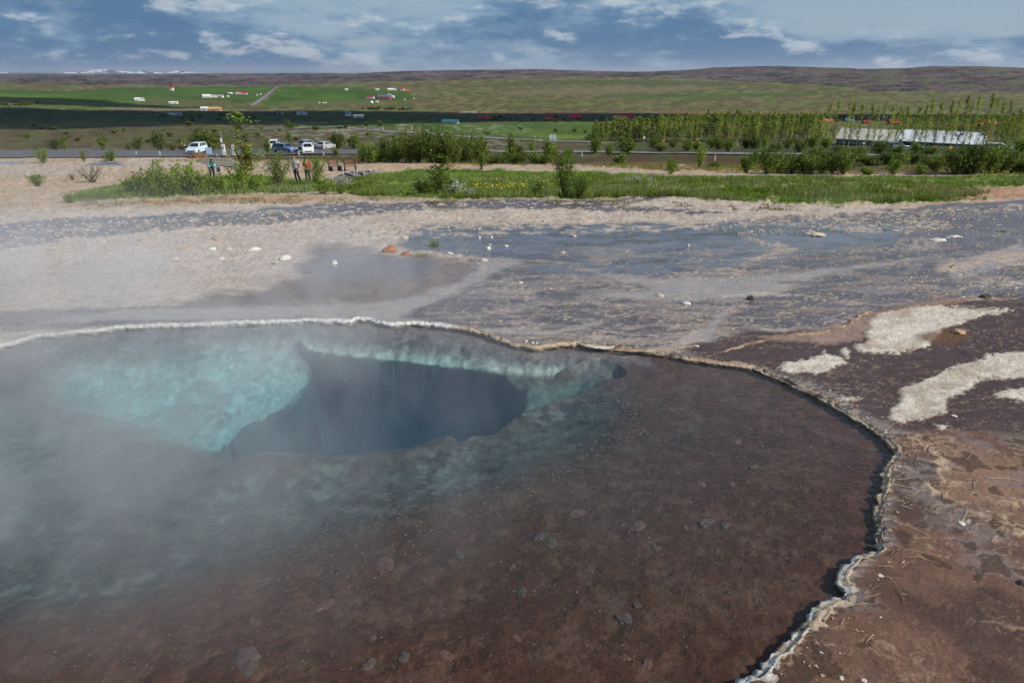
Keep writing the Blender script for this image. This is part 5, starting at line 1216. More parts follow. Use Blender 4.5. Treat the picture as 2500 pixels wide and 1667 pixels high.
# white edge lines of the car park's bays
# ------------------------------------------------------------------ people
M_SKIN = simple_mat('skin', (.52, .27, .19), .6, var=.08, scale=10)
def skin_mesh(name, verts, edges, radii, mat, sub=1, root=0):
    me = bpy.data.meshes.new(name + '_line'); me.from_pydata([tuple(v) for v in verts], edges, []); o = link(bpy.data.objects.new(name, me))
    o.modifiers.new('skin', 'SKIN'); sk = me.skin_vertices[0].data
    for i, r in enumerate(radii):
        sk[i].radius = (r, r) if not isinstance(r, tuple) else r; sk[i].use_root = (i == root)
    sb = o.modifiers.new('sub', 'SUBSURF'); sb.levels = sub; sb.render_levels = sub
    dg = bpy.context.evaluated_depsgraph_get(); out = bpy.data.meshes.new_from_object(o.evaluated_get(dg)); out.name = name
    bpy.data.objects.remove(o); bpy.data.meshes.remove(me); out.materials.clear(); out.materials.append(mat)
    out.polygons.foreach_set('use_smooth', [True] * len(out.polygons)); return out
def person(loc, rz, label, pose, shirt_mat, trouser_mat, hair_mat, shoe_mat, hair='short', short_sleeve=False, extra=None, group=None):
    """pose: joint name -> (x right, y back, z up) in metres for a 1.78 m figure that faces -Y"""
    J = dict(pelvis=(0, 0, .96), waist=(0, 0, 1.10), chest=(0, 0, 1.32), neck=(0, .01, 1.50), jaw=(0, -.02, 1.57), head=(0, -.005, 1.66), crown=(0, .01, 1.735))
    for s, k in ((-1, 'l'), (1, 'r')):
        J.update({k + 'sh': (s * .185, .01, 1.43), k + 'el': (s * .25, .03, 1.15), k + 'wr': (s * .25, -.06, .92), k + 'ha': (s * .245, -.09, .84), k + 'hip': (s * .095, 0, .90), k + 'kn': (s * .11, -.02, .50), k + 'an': (s * .12, .02, .09), k + 'toe': (s * .14, -.17, .03)})
    J.update(pose)
    e = empty('person', loc, rz, label, 'person', group)
    V, Rr, ix, E = [], [], {}, []
    def add(n, r, parent=None, p=None):
        ix[n] = len(V); V.append(Vector(J[n] if p is None else p)); Rr.append(r)
        if parent: E.append((ix[parent], ix[n]))
    add('pelvis', (.145, .10)); add('waist', (.135, .095), 'pelvis'); add('chest', (.165, .11), 'waist'); add('neck', .058, 'chest'); add('jaw', .066, 'neck'); add('head', (.078, .096), 'jaw'); add('crown', .055, 'head')
    nose = Vector(J['head']) + Vector((0, -.085, -.02)); add('nose', .012, 'head', nose)
    for s, k in ((-1, 'l'), (1, 'r')):
        add(k + 'ear', .013, 'head', Vector(J['head']) + Vector((s * .085, .01, -.01)))
        add(k + 'sh', .062, 'chest'); add(k + 'el', .044, k + 'sh'); add(k + 'wr', .028, k + 'el'); add(k + 'ha', (.040, .018), k + 'wr')
        d = (Vector(J[k + 'ha']) - Vector(J[k + 'wr'])).normalized(); side = d.cross(Vector((s, 0, 0)) if abs(d.x) < .8 else Vector((0, 1, 0))).normalized()
        for f, (o_, l) in enumerate(((-.027, .065), (-.009, .078), (.009, .072), (.026, .055))):
            a = Vector(J[k + 'ha']) + d * .035 + side * o_; b = a + d * l * .55; c = b + (d * .6 + Vector((-s * .6, -.2, 0))).normalized() * l * .5
            add(f'{k}f{f}a', .0095, k + 'ha', a); add(f'{k}f{f}b', .0088, f'{k}f{f}a', b); add(f'{k}f{f}c', .0075, f'{k}f{f}b', c)
        t = Vector(J[k + 'wr']) + d * .03 + side * -.035; add(k + 'th', .011, k + 'ha', t + d * .02 + side * -.015); add(k + 'th2', .009, k + 'th', t + d * .06 + side * -.025)
        add(k + 'hip', .098, 'pelvis'); add(k + 'kn', .058, k + 'hip'); add(k + 'an', .038, k + 'kn'); add(k + 'toe', (.038, .024), k + 'an')
    link(bpy.data.objects.new('body', skin_mesh('body', V, E, Rr, M_SKIN)), e)
    def garment(nm, joints, edges, mat, root=0):
        link(bpy.data.objects.new(nm, skin_mesh(nm, [J[j] if isinstance(j, str) else j for j, r in joints], edges, [r for j, r in joints], mat, 1, root)), e)
    hipc = Vector(J['pelvis']) + Vector((0, 0, -.04))
    el = [Vector(J[k + 'sh']).lerp(Vector(J[k + 'el']), .75 if short_sleeve else 1.0) for k in 'lr']
    js = [(tuple(hipc), (.168, .122)), ('waist', (.160, .118)), ('chest', (.188, .130)), (tuple(Vector(J['neck']) + Vector((0, 0, -.05))), .075), ('lsh', .080), (tuple(el[0]), .064), ('rsh', .080), (tuple(el[1]), .064)]
    ed = [(0, 1), (1, 2), (2, 3), (2, 4), (4, 5), (2, 6), (6, 7)]
    if not short_sleeve:
        js += [(tuple(Vector(J['lel']).lerp(Vector(J['lwr']), .95)), .042), (tuple(Vector(J['rel']).lerp(Vector(J['rwr']), .95)), .042)]; ed += [(5, 8), (7, 9)]
    garment('shirt' if short_sleeve else 'jacket', js, ed, shirt_mat, 1)
    garment('trousers', [('pelvis', (.158, .116)), ('lhip', .112), ('lkn', .076), (tuple(Vector(J['lan']) + Vector((0, 0, .0))), .060), ('rhip', .112), ('rkn', .076), (tuple(Vector(J['ran']) + Vector((0, 0, .0))), .060)], [(0, 1), (1, 2), (2, 3), (0, 4), (4, 5), (5, 6)], trouser_mat)
    for k in 'lr':
        a, t = Vector(J[k + 'an']), Vector(J[k + 'toe'])
        link(bpy.data.objects.new('shoe', skin_mesh('shoe', [a + Vector((0, .05, -.045)), a + Vector((0, 0, -.03)), t + Vector((0, -.02, .012))], [(0, 1), (1, 2)], [.042, .050, .038], shoe_mat, 1, 1)), e)
    hd = Vector(J['head']); up = (Vector(J['crown']) - Vector(J['jaw'])).normalized()
    bm = bmesh.new(); bmesh.ops.create_icosphere(bm, subdivisions=3, radius=1.0); R = random.Random(3)
    for v in list(bm.verts):
        n = v.co.copy(); low = -.05 if n.y > .1 else .30
        if hair == 'long': low = -.9 if n.y > -.1 else .30
        if n.z < low: bm.verts.remove(v); continue
        v.co = Vector((n.x * .090, n.y * .108, n.z * .100)) * (1 + .04 * R.random())
    hm = bpy.data.meshes.new('hair'); bm.to_mesh(hm); bm.free(); hm.materials.append(hair_mat)
    ho = link(bpy.data.objects.new('hair', hm), e); ho.location = hd + up * .012 + Vector((0, .012, 0)); ho.rotation_euler = up.to_track_quat('Z', 'Y').to_euler()
    for s in (-1, 1):
        MB().box((0, 0, 0), (.022, .008, .010)).obj('eye', M_EYE, e, loc=hd + Vector((s * .032, -.092, .012)))
    MB().box((0, 0, 0), (.045, .006, .008)).obj('mouth', M_MOUTH, e, loc=hd + Vector((0, -.090, -.062)))
    return e
M_EYE = simple_mat('eye_dark', (.03, .02, .02), .3); M_MOUTH = simple_mat('lips', (.30, .10, .09), .5)
def check_mat():
    m, nt, b = new_mat('checked_cloth'); N = nt.nodes.new; L = nt.links.new; tc = N('ShaderNodeTexCoord')
    def wave(axis, sc):
        w = N('ShaderNodeTexWave'); w.bands_direction = axis; w.inputs['Scale'].default_value = sc; L(tc.outputs['Object'], w.inputs['Vector']); r = N('ShaderNodeMath'); r.operation = 'GREATER_THAN'; r.inputs[1].default_value = .52; L(w.outputs['Fac'], r.inputs[0]); return r.outputs[0]
    a, c = wave('X', 2.6), wave('Z', 2.6)
    s = N('ShaderNodeMath'); s.operation = 'ADD'; L(a, s.inputs[0]); L(c, s.inputs[1]); h = N('ShaderNodeMath'); h.operation = 'MULTIPLY'; h.inputs[1].default_value = .5; L(s.outputs[0], h.inputs[0])
    cr = N('ShaderNodeValToRGB'); cr.color_ramp.interpolation = 'CONSTANT'; cr.color_ramp.elements[0].color = (.72, .76, .80, 1); cr.color_ramp.elements[1].position = .9; cr.color_ramp.elements[1].color = (.03, .04, .06, 1)
    e = cr.color_ramp.elements.new(.4); e.color = (.30, .44, .55, 1); L(h.outputs[0], cr.inputs[0]); L(cr.outputs[0], b.inputs['Base Color']); b.inputs['Roughness'].default_value = .85; return m
M_CHECK = check_mat(); M_JEANS = simple_mat('jeans', (.030, .050, .115), .85, var=.2, scale=20); M_RED = simple_mat('red_cloth', (.55, .020, .035), .8)
M_GREENT = simple_mat('dark_green_cloth', (.03, .055, .045), .85); M_GREYHAIR = simple_mat('grey_hair', (.28, .20, .16), .9); M_BLACKHAIR = simple_mat('black_hair', (.015, .012, .012), .7)
M_BROWNHAIR = simple_mat('brown_hair', (.16, .06, .025), .8); M_SHOE = simple_mat('shoe_leather', (.10, .09, .13), .7); M_TURQ = simple_mat('turquoise_cloth', (.25, .62, .62), .8, var=.5, scale=6)
M_BLUEBAG = simple_mat('blue_bag', (.08, .18, .35), .7)
p = hit(725, 446)
person(p, RAD(-14), 'person in a blue and white checked shirt and jeans standing on the grass', dict(head=(-.03, -.03, 1.65), crown=(-.035, -.01, 1.73), jaw=(-.02, -.045, 1.565), rel=(.27, .06, 1.15), rwr=(.25, -.10, .93), rha=(.22, -.15, .86), lel=(-.22, .06, 1.16), lwr=(-.16, -.10, .98), lha=(-.10, -.14, .92), rkn=(.17, -.03, .49), ran=(.27, .05, .09), rtoe=(.33, -.12, .03), lkn=(-.06, -.02, .50), lan=(-.03, .03, .09), ltoe=(-.06, -.17, .03)), M_CHECK, M_JEANS, M_GREYHAIR, M_SHOE, short_sleeve=True)
p2 = hit(753, 446.5)
pr = person(p2, RAD(-10), 'person in a red jacket and sunglasses standing behind the bush', dict(rel=(.30, .05, 1.14), rwr=(.20, -.10, .98), rha=(.13, -.14, .95), lel=(-.27, .0, 1.18), lwr=(-.20, -.16, 1.10), lha=(-.15, -.20, 1.08)), M_RED, M_GREENT, M_BLACKHAIR, M_SHOE)
pr.scale = (.97, .97, .97)
MB().box((0, 0, 0), (.15, .02, .045)).obj('sunglasses', M_EYE, pr, loc=(0, -.105, 1.668), bevel=.008)
p3 = hit(520, 440)
person(p3, RAD(35), 'person in a turquoise and white jacket bending forward behind the willows', dict(pelvis=(0, .10, .93), waist=(0, .06, 1.05), chest=(0, -.14, 1.22), neck=(0, -.27, 1.33), jaw=(0, -.35, 1.35), head=(0, -.40, 1.42), crown=(0, -.42, 1.49), lsh=(-.18, -.22, 1.28), rsh=(.18, -.22, 1.28), lel=(-.22, -.28, 1.02), rel=(.22, -.28, 1.02), lwr=(-.14, -.40, .86), rwr=(.14, -.40, .86), lha=(-.10, -.45, .80), rha=(.10, -.45, .80)), M_TURQ, M_JEANS, M_BROWNHAIR, M_SHOE, hair='long')
b = empty('shoulder_bag', p3 + Vector((.55, -.1, .62)), 0, 'blue shoulder bag hanging beside the person in turquoise', 'bag')
MB().box((0, 0, .15), (.26, .14, .34), taper=.85).obj('bag_body', M_BLUEBAG, b, bevel=.03)
MB().tube([(-.1, 0, .30), (-.24, 0, .52), (-.36, 0, .62)], .012, 5).obj('strap', M_JEANS, b)
# ------------------------------------------------------------------ vehicles
M_TYRE = simple_mat('tyre_rubber', (.02, .02, .02), .8); M_RIMM = simple_mat('wheel_rim', (.45, .46, .48), .35, metal=.6); M_WIN = simple_mat('car_glass', (.012, .016, .02), .06, spec=.6, var=.02); M_LAMP = simple_mat('lamp_glass', (.75, .76, .74), .15); M_TAIL = simple_mat('tail_glass', (.45, .02, .02), .2)
M_BLACKP = simple_mat('black_plastic', (.025, .025, .027), .6); M_PLATE = simple_mat('number_plate', (.7, .7, .66), .5)
def paint_mat(name, c): return simple_mat(name, c, .22, spec=.6, var=.03)
def car(loc, rz, label, paint, L=4.3, W=1.78, H=1.5, kind='hatch'):
    e = empty('parked_car', loc, rz, label, 'car', 'cars in the car park')
    hood, belt = H * .60, H * .63; zb = .22 if kind != 'suv' else .30
    f, r = L / 2, -L / 2
    low = [(r + .06, zb), (r, zb + .22), (r + .02, belt - .08), (r + .12, belt), (f - 1.15, belt), (f - .35, hood - .08), (f - .06, hood - .22), (f, zb + .25), (f - .08, zb)]
    st = [(-1, .0, .045), (-.93, 0, 0.0), (.93, 0, 0.0), (1, .0, .045)]; mb = MB(); n = len(low); vs = []
    cx, cz = 0, (zb + belt) / 2
    for s, _, inset in st:
        for x, z in low: vs.append((x * (1 - inset), s * W / 2, cz + (z - cz) * (1 - inset * 2)))
    fs = [tuple(range(n)), tuple(range(4 * n - 1, 3 * n - 1, -1))] + [(k * n + (i + 1) % n, k * n + i, (k + 1) * n + i, (k + 1) * n + (i + 1) % n) for k in range(3) for i in range(n)]
    mb.add(vs, fs); mb.obj('body', paint, e, bevel=.03)
    if kind == 'hatch': base = (r + .10, f - 1.05); roof = (r + .55, f - 1.95)
    elif kind == 'estate': base = (r + .06, f - 1.10); roof = (r + .35, f - 1.95)
    elif kind == 'van': base = (r + .04, f - .75); roof = (r + .12, f - 1.55)
    else: base = (r + .05, f - 1.20); roof = (r + .25, f - 1.85)
    zt = H; w0, w1 = W / 2 * .96, W / 2 * .78; z0 = belt - .02
    bq = [(base[0], -w0, z0), (base[1], -w0, z0), (base[1], w0, z0), (base[0], w0, z0)]; tq = [(roof[0], -w1, zt), (roof[1], -w1, zt), (roof[1], w1, zt), (roof[0], w1, zt)]
    MB().add(bq + tq, [(3, 2, 1, 0), (4, 5, 6, 7), (0, 1, 5, 4), (1, 2, 6, 5), (2, 3, 7, 6), (3, 0, 4, 7)]).obj('cabin', paint, e, bevel=.04)
    def pane(name, a, b_, c, d, u0, u1, v0, v1):
        P = [Vector(q) for q in (a, b_, c, d)]          # a-b bottom, d-c top
        nn = (P[1] - P[0]).cross(P[3] - P[0]).normalized() * .012
        at = lambda s, t: (P[0] * (1 - s) + P[1] * s) * (1 - t) + (P[3] * (1 - s) + P[2] * s) * t
        q = [at(u0, v0), at(u1, v0), at(u1, v1), at(u0, v1)]
        MB().add([x + nn for x in q] + [x - nn for x in q], [(0, 1, 2, 3), (7, 6, 5, 4), (1, 0, 4, 5), (2, 1, 5, 6), (3, 2, 6, 7), (0, 3, 7, 4)]).obj(name, M_WIN, e)
    pane('windscreen', bq[1], bq[2], tq[2], tq[1], .08, .92, .14, .90); pane('rear_window', bq[3], bq[0], tq[0], tq[3], .10, .90, .25, .90)
    for s0, s1 in ((.10, .36), (.40, .64), (.68, .90)):
        if kind == 'hatch' and s0 < .2: s0 = .2
        pane('side_window', bq[0], bq[1], tq[1], tq[0], s0, s1, .22, .88); pane('side_window', bq[2], bq[3], tq[3], tq[2], 1 - s1, 1 - s0, .22, .88)
    rr = .33 if kind != 'suv' else .38
    for sx in (r + .82, f - .85):
        for sy in (-1, 1):
            y0 = sy * (W / 2 - .20); y1 = sy * (W / 2 + .015)
            w = MB().tube([(0, y0 - sy * W / 2, 0), (0, y1 - sy * W / 2, 0)], rr, 16).obj('tyre', M_TYRE, e, loc=(sx, sy * W / 2, rr), bevel=0)
            MB().tube([(0, 0, 0), (0, sy * .022, 0)], rr * .62, 12).obj('rim', M_RIMM, w, loc=(0, sy * .006, 0))
    for sy in (-1, 1):
        MB().box((0, 0, 0), (.14, .34, .16)).obj('headlight', M_LAMP, e, loc=(f - .10, sy * (W / 2 - .26), hood - .20), bevel=.03)
        MB().box((0, 0, 0), (.08, .16, .30)).obj('tail_light', M_TAIL, e, loc=(r + .03, sy * (W / 2 - .13), belt - .14), bevel=.02)
        MB().box((0, 0, 0), (.12, .18, .13)).obj('wing_mirror', paint, e, loc=(f - 1.45, sy * (W / 2 + .05), belt + .08), bevel=.03)
    MB().box((0, 0, 0), (.10, W * .62, .16)).obj('grille', M_BLACKP, e, loc=(f - .04, 0, zb + .28), bevel=.02)
    MB().box((0, 0, 0), (.12, W * .9, .16)).obj('bumper', M_BLACKP, e, loc=(r + .02, 0, zb + .10), bevel=.03)
    MB().box((0, 0, 0), (.02, .5, .11)).obj('number_plate', M_PLATE, e, loc=(r - .012, 0, zb + .40)); return e
CL = .125
P_ICE = paint_mat('ice_white_paint', (.62, .72, .76)); P_WHITE = paint_mat('white_paint', (.78, .79, .78)); P_BLUE = paint_mat('blue_paint', (.13, .20, .36)); P_DKBL = paint_mat('slate_blue_paint', (.20, .25, .36)); P_SILV = paint_mat('silver_paint', (.42, .43, .43)); P_NAVY = paint_mat('navy_paint', (.03, .05, .09))
def at(u, v, lift=CL): return hit(u, v) + Vector((0, 0, lift))
car(at(482, 377), RAD(-92), 'pale ice white off-road car standing behind the brown earth mound', P_ICE, 4.3, 1.85, 1.72, 'suv')
car(at(671, 367), RAD(104), 'white van seen from behind, left of the blue estate car', P_WHITE, 4.5, 1.85, 1.95, 'van')
car(at(697, 374), RAD(-30), 'blue estate car turned to the right beside the white van', P_BLUE, 4.7, 1.78, 1.5, 'estate')
car(at(752, 365), RAD(76), 'slate blue off-road car with its back to us, behind the white car', P_DKBL, 4.5, 1.85, 1.78, 'suv')
car(at(753, 376), RAD(-74), 'white car facing us in the middle of the car park', P_WHITE, 4.3, 1.82, 1.62, 'hatch')
car(at(797, 366), RAD(68), 'silver grey hatchback with its back to us at the right of the car park', P_SILV, 4.2, 1.76, 1.56, 'hatch')
def motorbike(loc, rz, label, acc):
    e = empty('motorbike', loc, rz, label, 'motorbike', 'motorbikes by the bush')
    for x in (-.72, .72):
        MB().tube([(0, -.06, 0), (0, .06, 0)], .31, 16).obj('wheel', M_TYRE, e, loc=(x, 0, .31))
    MB().tube([(-.72, 0, .31), (-.2, 0, .40), (.25, 0, .45), (.55, 0, .75), (.72, 0, .31)], .045, 6).obj('frame', M_BLACKP, e)
    MB().box((0, 0, 0), (.42, .34, .36)).obj('engine', M_BLACKP, e, loc=(0, 0, .45), bevel=.05); MB().box((0, 0, 0), (.5, .32, .26), taper=.8).obj('fuel_tank', acc, e, loc=(.22, 0, .86), bevel=.06)
    MB().box((0, 0, 0), (.6, .28, .1)).obj('seat', M_BLACKP, e, loc=(-.32, 0, .84), bevel=.03); MB().tube([(.5, -.38, 1.12), (.58, 0, 1.05), (.5, .38, 1.12)], .018, 5).obj('handlebar', M_BLACKP, e)
    MB().box((0, 0, 0), (.1, .36, .42), taper=.8).obj('windscreen', P_WHITE, e, loc=(.72, 0, 1.18), bevel=.03); MB().box((0, 0, 0), (.34, .78, .34)).obj('luggage_box', M_RED, e, loc=(-.68, 0, .84), bevel=.04); return e
motorbike(at(430, 367), RAD(200), 'motorbike with red luggage nearer the big dark bush', simple_mat('orange_paint', (.6, .2, .03), .3)); motorbike(at(456, 367), RAD(205), 'motorbike with red luggage nearer the pale off-road car', P_WHITE)
# ------------------------------------------------------------------ things round the car park
M_WPAINT = simple_mat('white_paint_old', (.72, .72, .69), .6); M_GALV = simple_mat('galvanised_steel', (.45, .46, .48), .45, metal=.5); M_YPAINT = simple_mat('yellow_paint', (.75, .42, .02), .5); M_OPAINT = simple_mat('orange_sign', (.80, .30, .02), .5); M_EARTH = simple_mat('brown_earth', (.19, .085, .04), .95, var=.5, scale=3, bump=.8)
bm_ = stone_mesh('earth_mound', 9, M_EARTH, .5, .5, 4); o = link(bpy.data.objects.new('earth_mound', bm_)); o.location = hit(482, 386); o.scale = (2.4, 1.6, 2.2); tag(o, 'brown earth and rock mound in front of the pale off-road car', 'mound')
def post(u, v, hpx, wm, mat, label, group=None, name='post', cat='post', cap=None):
    p = hit(u, v); h = hpx / ppm(p); e = empty(name, p, 0, label, cat, group)
    MB().box((0, 0, h / 2 - .05), (wm, wm, h + .1)).obj('shaft', mat, e, bevel=.01)
    if cap: MB().box((0, 0, h * .8), (wm * 1.1, wm * 1.1, h * .12)).obj('band', cap, e)
    return e
e = empty('ticket_pillar', hit(548, 381), 0, 'white ticket pillar with a slim mast at its back', 'pillar'); k = ppm(e.location)
MB().box((0, 0, .85), (.46, .3, 1.7)).obj('cabinet', M_WPAINT, e, bevel=.03); MB().box((0, -.155, 1.2), (.28, .02, .35)).obj('panel', M_GALV, e); MB().tube([(-.12, .22, 0), (-.12, .22, 3.4)], .045, 8).obj('mast', M_GALV, e); MB().box((-.26, .2, 2.3), (.24, .24, .6)).obj('lamp_box', M_WPAINT, e, bevel=.05)
e = empty('ticket_pillar', hit(571, 380), 0, 'narrower white pillar right of the ticket pillar', 'pillar'); MB().box((0, 0, .8), (.36, .25, 1.6)).obj('cabinet', M_WPAINT, e, bevel=.03); MB().box((.08, -.13, .9), (.06, .02, 1.1)).obj('dark_strip', M_BLACKP, e)
e = empty('notice_board', hit(512, 381), RAD(15), 'pale blue notice board beside the dark bush at the path', 'sign'); MB().box((0, 0, .75), (.85, .06, .95)).obj('panel', simple_mat('pale_blue_panel', (.30, .42, .58), .5), e, bevel=.01)
for x in (-.36, .36): MB().box((x, .06, .4), (.06, .06, .8)).obj('leg', M_GALV, e)
for u, v, h, lab in [(333, 379, 8, 'white marker post at the left edge of the car park'), (391, 381, 12, 'white marker post by the puddle in front of the car park'), (730, 379, 11, 'white marker post between the blue estate and the white car'), (790, 379, 8, 'white marker post under the silver hatchback'), (1421, 382, 10, 'white marker post on the near side of the lower road'), (1745, 392, 13, 'white marker post on the heather in the right half'), (2390, 392, 14, 'white marker post in the bushes at the far right'), (529, 382, 6, 'short white stub post by the path')]:
    post(u, v, h, .11, M_WPAINT, lab, cap=M_GALV)
for u, v in [(890, 317), (854, 318), (1016, 327), (1131, 338), (1170, 337), (1318, 346), (1358, 346), (1708, 352)]:
    post(u, v, 6, .24, M_YPAINT, 'yellow road edge marker along the upper road', 'yellow road markers', name='road_marker', cat='road marker', cap=M_WPAINT)
def disc_sign(u, v, vtop, rpx, mat, label, extra=None):
    p = hit(u, v); k = ppm(p); h = (v - vtop) / k; r = rpx / k; e = empty('road_sign', p, 0, label, 'road sign')
    MB().tube([(0, .05, 0), (0, .05, h)], .06, 8).obj('pole', M_GALV, e); MB().tube([(0, -.03, h - r), (0, .02, h - r)], r, 20).obj('disc', mat, e)
    if extra: MB().box((0, 0, h - 2 * r - .45 * r), (r * 1.3, .05, r * .8)).obj('plate', extra, e)
    return e
disc_sign(1043.6, 333, 316.5, 2.8, M_WPAINT, 'round white road sign with a white plate beside the upper road', M_WPAINT)
disc_sign(1006, 325, 308.5, 2.4, M_OPAINT, 'round orange road sign left of the round white one', M_WPAINT)
disc_sign(1572, 352, 334, 3.0, M_WPAINT, 'round white road sign on a pole in front of the poplars'); disc_sign(1702, 354, 339, 2.6, M_OPAINT, 'orange road sign in front of the poplars'); disc_sign(2106, 366, 348, 2.6, simple_mat('pale_blue_sign', (.5, .65, .78), .5), 'pale blue sign on a pole in front of the barn')
disc_sign(936, 318, 312, 1.8, M_WPAINT, 'small white sign beside the left end of the upper road'); disc_sign(1306, 347, 333, 1.2, M_WPAINT, 'thin white sign left of the information board')
e = empty('road_sign', hit(1748, 354), 0, 'white house shaped sign between the poplar trunks', 'road sign'); k = ppm(e.location); w = 8 / k
MB().prism([(-w / 2, .3), (w / 2, .3), (w / 2, .3 + w * .6), (0, .3 + w), (-w / 2, .3 + w * .6)], 1, -.03, .03).obj('panel', M_WPAINT, e); MB().box((0, .07, .2), (.1, .06, .7)).obj('leg', M_GALV, e)
for u, v, mt, lab in [(1620, 350, M_OPAINT, 'small orange warning board left under the poplars'), (2282, 370, M_OPAINT, 'orange marker in front of the barn, left of the pair'), (2319, 371, M_OPAINT, 'orange marker in front of the barn, right of the pair')]:
    e = empty('warning_board', hit(u, v), 0, lab, 'board'); k = ppm(e.location); MB().box((0, 0, .75), (.55, .05, .55)).obj('panel', mt, e); MB().box((0, .05, .3), (.08, .05, .7)).obj('leg', M_GALV, e)
# information board: two panels on five legs
e = empty('information_board', hit(1349, 350), RAD(4), 'large white two panel information board on legs by the upper road', 'sign'); k = ppm(e.location); W_ = 16 / k; H_ = 11.5 / k; zb = 8.5 / k
M_BOARD = simple_mat('board_white', (.62, .70, .76), .5)
for s in (-1, 1):
    MB().box((s * (W_ / 4 + .05), 0, zb + H_ / 2), (W_ / 2 - .08, .06, H_)).obj('panel', M_BOARD, e, bevel=.01)
    for a in range(3):
        for c in range(3): MB().box((s * (W_ / 4 + .05) + (a - 1) * W_ / 7, -.04, zb + H_ * (.2 + .3 * c)), (W_ / 8.5, .02, H_ * .2)).obj('field', simple_mat('board_print', (.36, .47, .56), .6) if 'BPR' not in globals() else BPR, e)
for a in range(5): MB().box(((a - 2) * W_ / 4.4, .08, zb / 2 + .3), (.09, .08, zb + .6)).obj('leg', M_GALV, e)
# benches by the path
M_WOOD = simple_mat('bench_wood', (.17, .085, .050), .8, var=.3, scale=4)
def bench(u0, u1, v, label):
    a, b_ = hit(u0, v), hit(u1, v); L_ = (b_ - a).length; e = empty('bench', (a + b_) / 2, math.atan2(b_.y - a.y, b_.x - a.x), label, 'bench', 'benches by the path')
    for i in range(4): MB().box((0, -.18 + .12 * i, .45), (L_, .10, .05)).obj('seat_slat', M_WOOD, e)
    for i in range(3): MB().box((0, .27 + .03 * i, .60 + .14 * i), (L_, .04, .11)).obj('back_slat', M_WOOD, e)
    for x in (-L_ * .42, L_ * .42): MB().prism([(-.25, -.05), (.28, -.05), (.34, .95), (.28, .95), (.22, .42), (-.25, .42)], 0, x - .05, x + .05).obj('leg', M_BLACKP, e)
bench(806, 832, 418, 'left one of two brown wooden benches beside the path'); bench(840, 871, 418, 'right one of two brown wooden benches beside the path')
# rope barrier along the path: each post a thing, the rope lies on them
RP = [(812, 440), (839, 432), (866, 428), (872, 426), (889, 428), (905, 424), (918, 422)]
for i, (u, v) in enumerate(RP): post(u, v, 14, .045, M_WPAINT, 'thin white stake of the rope barrier along the path', 'stakes of the rope barrier', name='stake', cat='stake')
M_ROPE = simple_mat('rope', (.45, .42, .36), .9); pts = []
for (u, v), (u2, v2) in zip(RP[:-1], RP[1:]):
    a, b_ = hit(u, v), hit(u2, v2); ha, hb = 12.5 / ppm(a), 12.5 / ppm(b_)
    for t in np.linspace(0, 1, 8)[:-1]: q = a.lerp(b_, t); pts.append((q.x, q.y - .04, q.z + ha + (hb - ha) * t - .10 * math.sin(t * math.pi)))
tag(MB().tube(pts, .014, 4).obj('barrier_rope', M_ROPE), 'slack pale rope strung between the stakes along the path', 'rope')
for i, (u, v) in enumerate([(553, 391), (560, 393), (568, 400), (575, 401)]): post(u, v, 9, .06, M_GALV, 'dark grey rail post at the bend of the path', 'rail posts at the path bend', name='rail_post', cat='post')
R0.seed(4)
for u in np.linspace(1790, 1960, 16): post(u + R0.uniform(-3, 3), 356 + R0.uniform(-1, 2), 7, .12, M_WPAINT, 'pale fence stake in the grass in front of the poplars', 'fence stakes before the poplars', name='fence_stake', cat='stake')
# ------------------------------------------------------------------ buildings
def wallm(name, c): return simple_mat(name, c, .8, var=.08, scale=1.0)
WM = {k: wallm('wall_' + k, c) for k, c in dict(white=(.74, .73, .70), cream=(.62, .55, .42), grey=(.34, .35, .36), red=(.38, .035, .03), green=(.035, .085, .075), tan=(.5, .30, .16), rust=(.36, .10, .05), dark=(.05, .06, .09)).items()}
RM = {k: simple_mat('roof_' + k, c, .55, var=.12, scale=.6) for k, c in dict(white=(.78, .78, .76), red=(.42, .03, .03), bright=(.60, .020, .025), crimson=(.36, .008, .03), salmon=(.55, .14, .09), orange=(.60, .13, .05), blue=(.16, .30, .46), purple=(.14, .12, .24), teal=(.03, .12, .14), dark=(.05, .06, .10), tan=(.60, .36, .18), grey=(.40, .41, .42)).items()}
M_PANE = simple_mat('window_glass', (.03, .04, .05), .08, spec=.6); M_FRAME = simple_mat('window_frame', (.78, .78, .75), .6)
def house(u, v, wpx, hpx, wall, roof, label, group=None, rz=None, roof_part=.45, depth=.6, hip=False, name='house', cat='house', nwin=3):
    p = hit(u, v); k = ppm(p); W = wpx / k; H = max(hpx / k, 1.5); D = W * depth; R = random.Random(int(u * 3 + v))
    e = empty(name, p, R.uniform(-.25, .25) if rz is None else rz, label, cat, group); hw = H * (1 - roof_part)
    MB().box((0, 0, hw / 2 - .4), (W, D, hw + .8)).obj('wall', WM[wall], e)
    o = .25; a = (D / 2) if hip else -o
    vs = [(-W / 2 - o, -D / 2 - o, hw), (W / 2 + o, -D / 2 - o, hw), (W / 2 + o, D / 2 + o, hw), (-W / 2 - o, D / 2 + o, hw), (-W / 2 + a, 0, H), (W / 2 - a, 0, H)]
    MB().add(vs, [(0, 1, 5, 4), (2, 3, 4, 5), (0, 4, 3), (1, 2, 5), (3, 2, 1, 0)]).obj('roof', RM[roof], e)
    if wpx > 12:
        for i in range(nwin):
            w_ = MB().box((0, 0, 0), (W / nwin * .42, .10, hw * .46)).obj('window', M_FRAME, e, loc=(-W / 2 + W * (i + .5) / nwin, -D / 2, hw * .55)); MB().box((0, -.06, 0), (W / nwin * .32, .04, hw * .34)).obj('pane', M_PANE, w_)
        MB().box((0, -D / 2 - .03, hw * .38), (.9, .08, hw * .75)).obj('door', WM['dark'], e, loc=(W * .02, 0, 0))
    return e
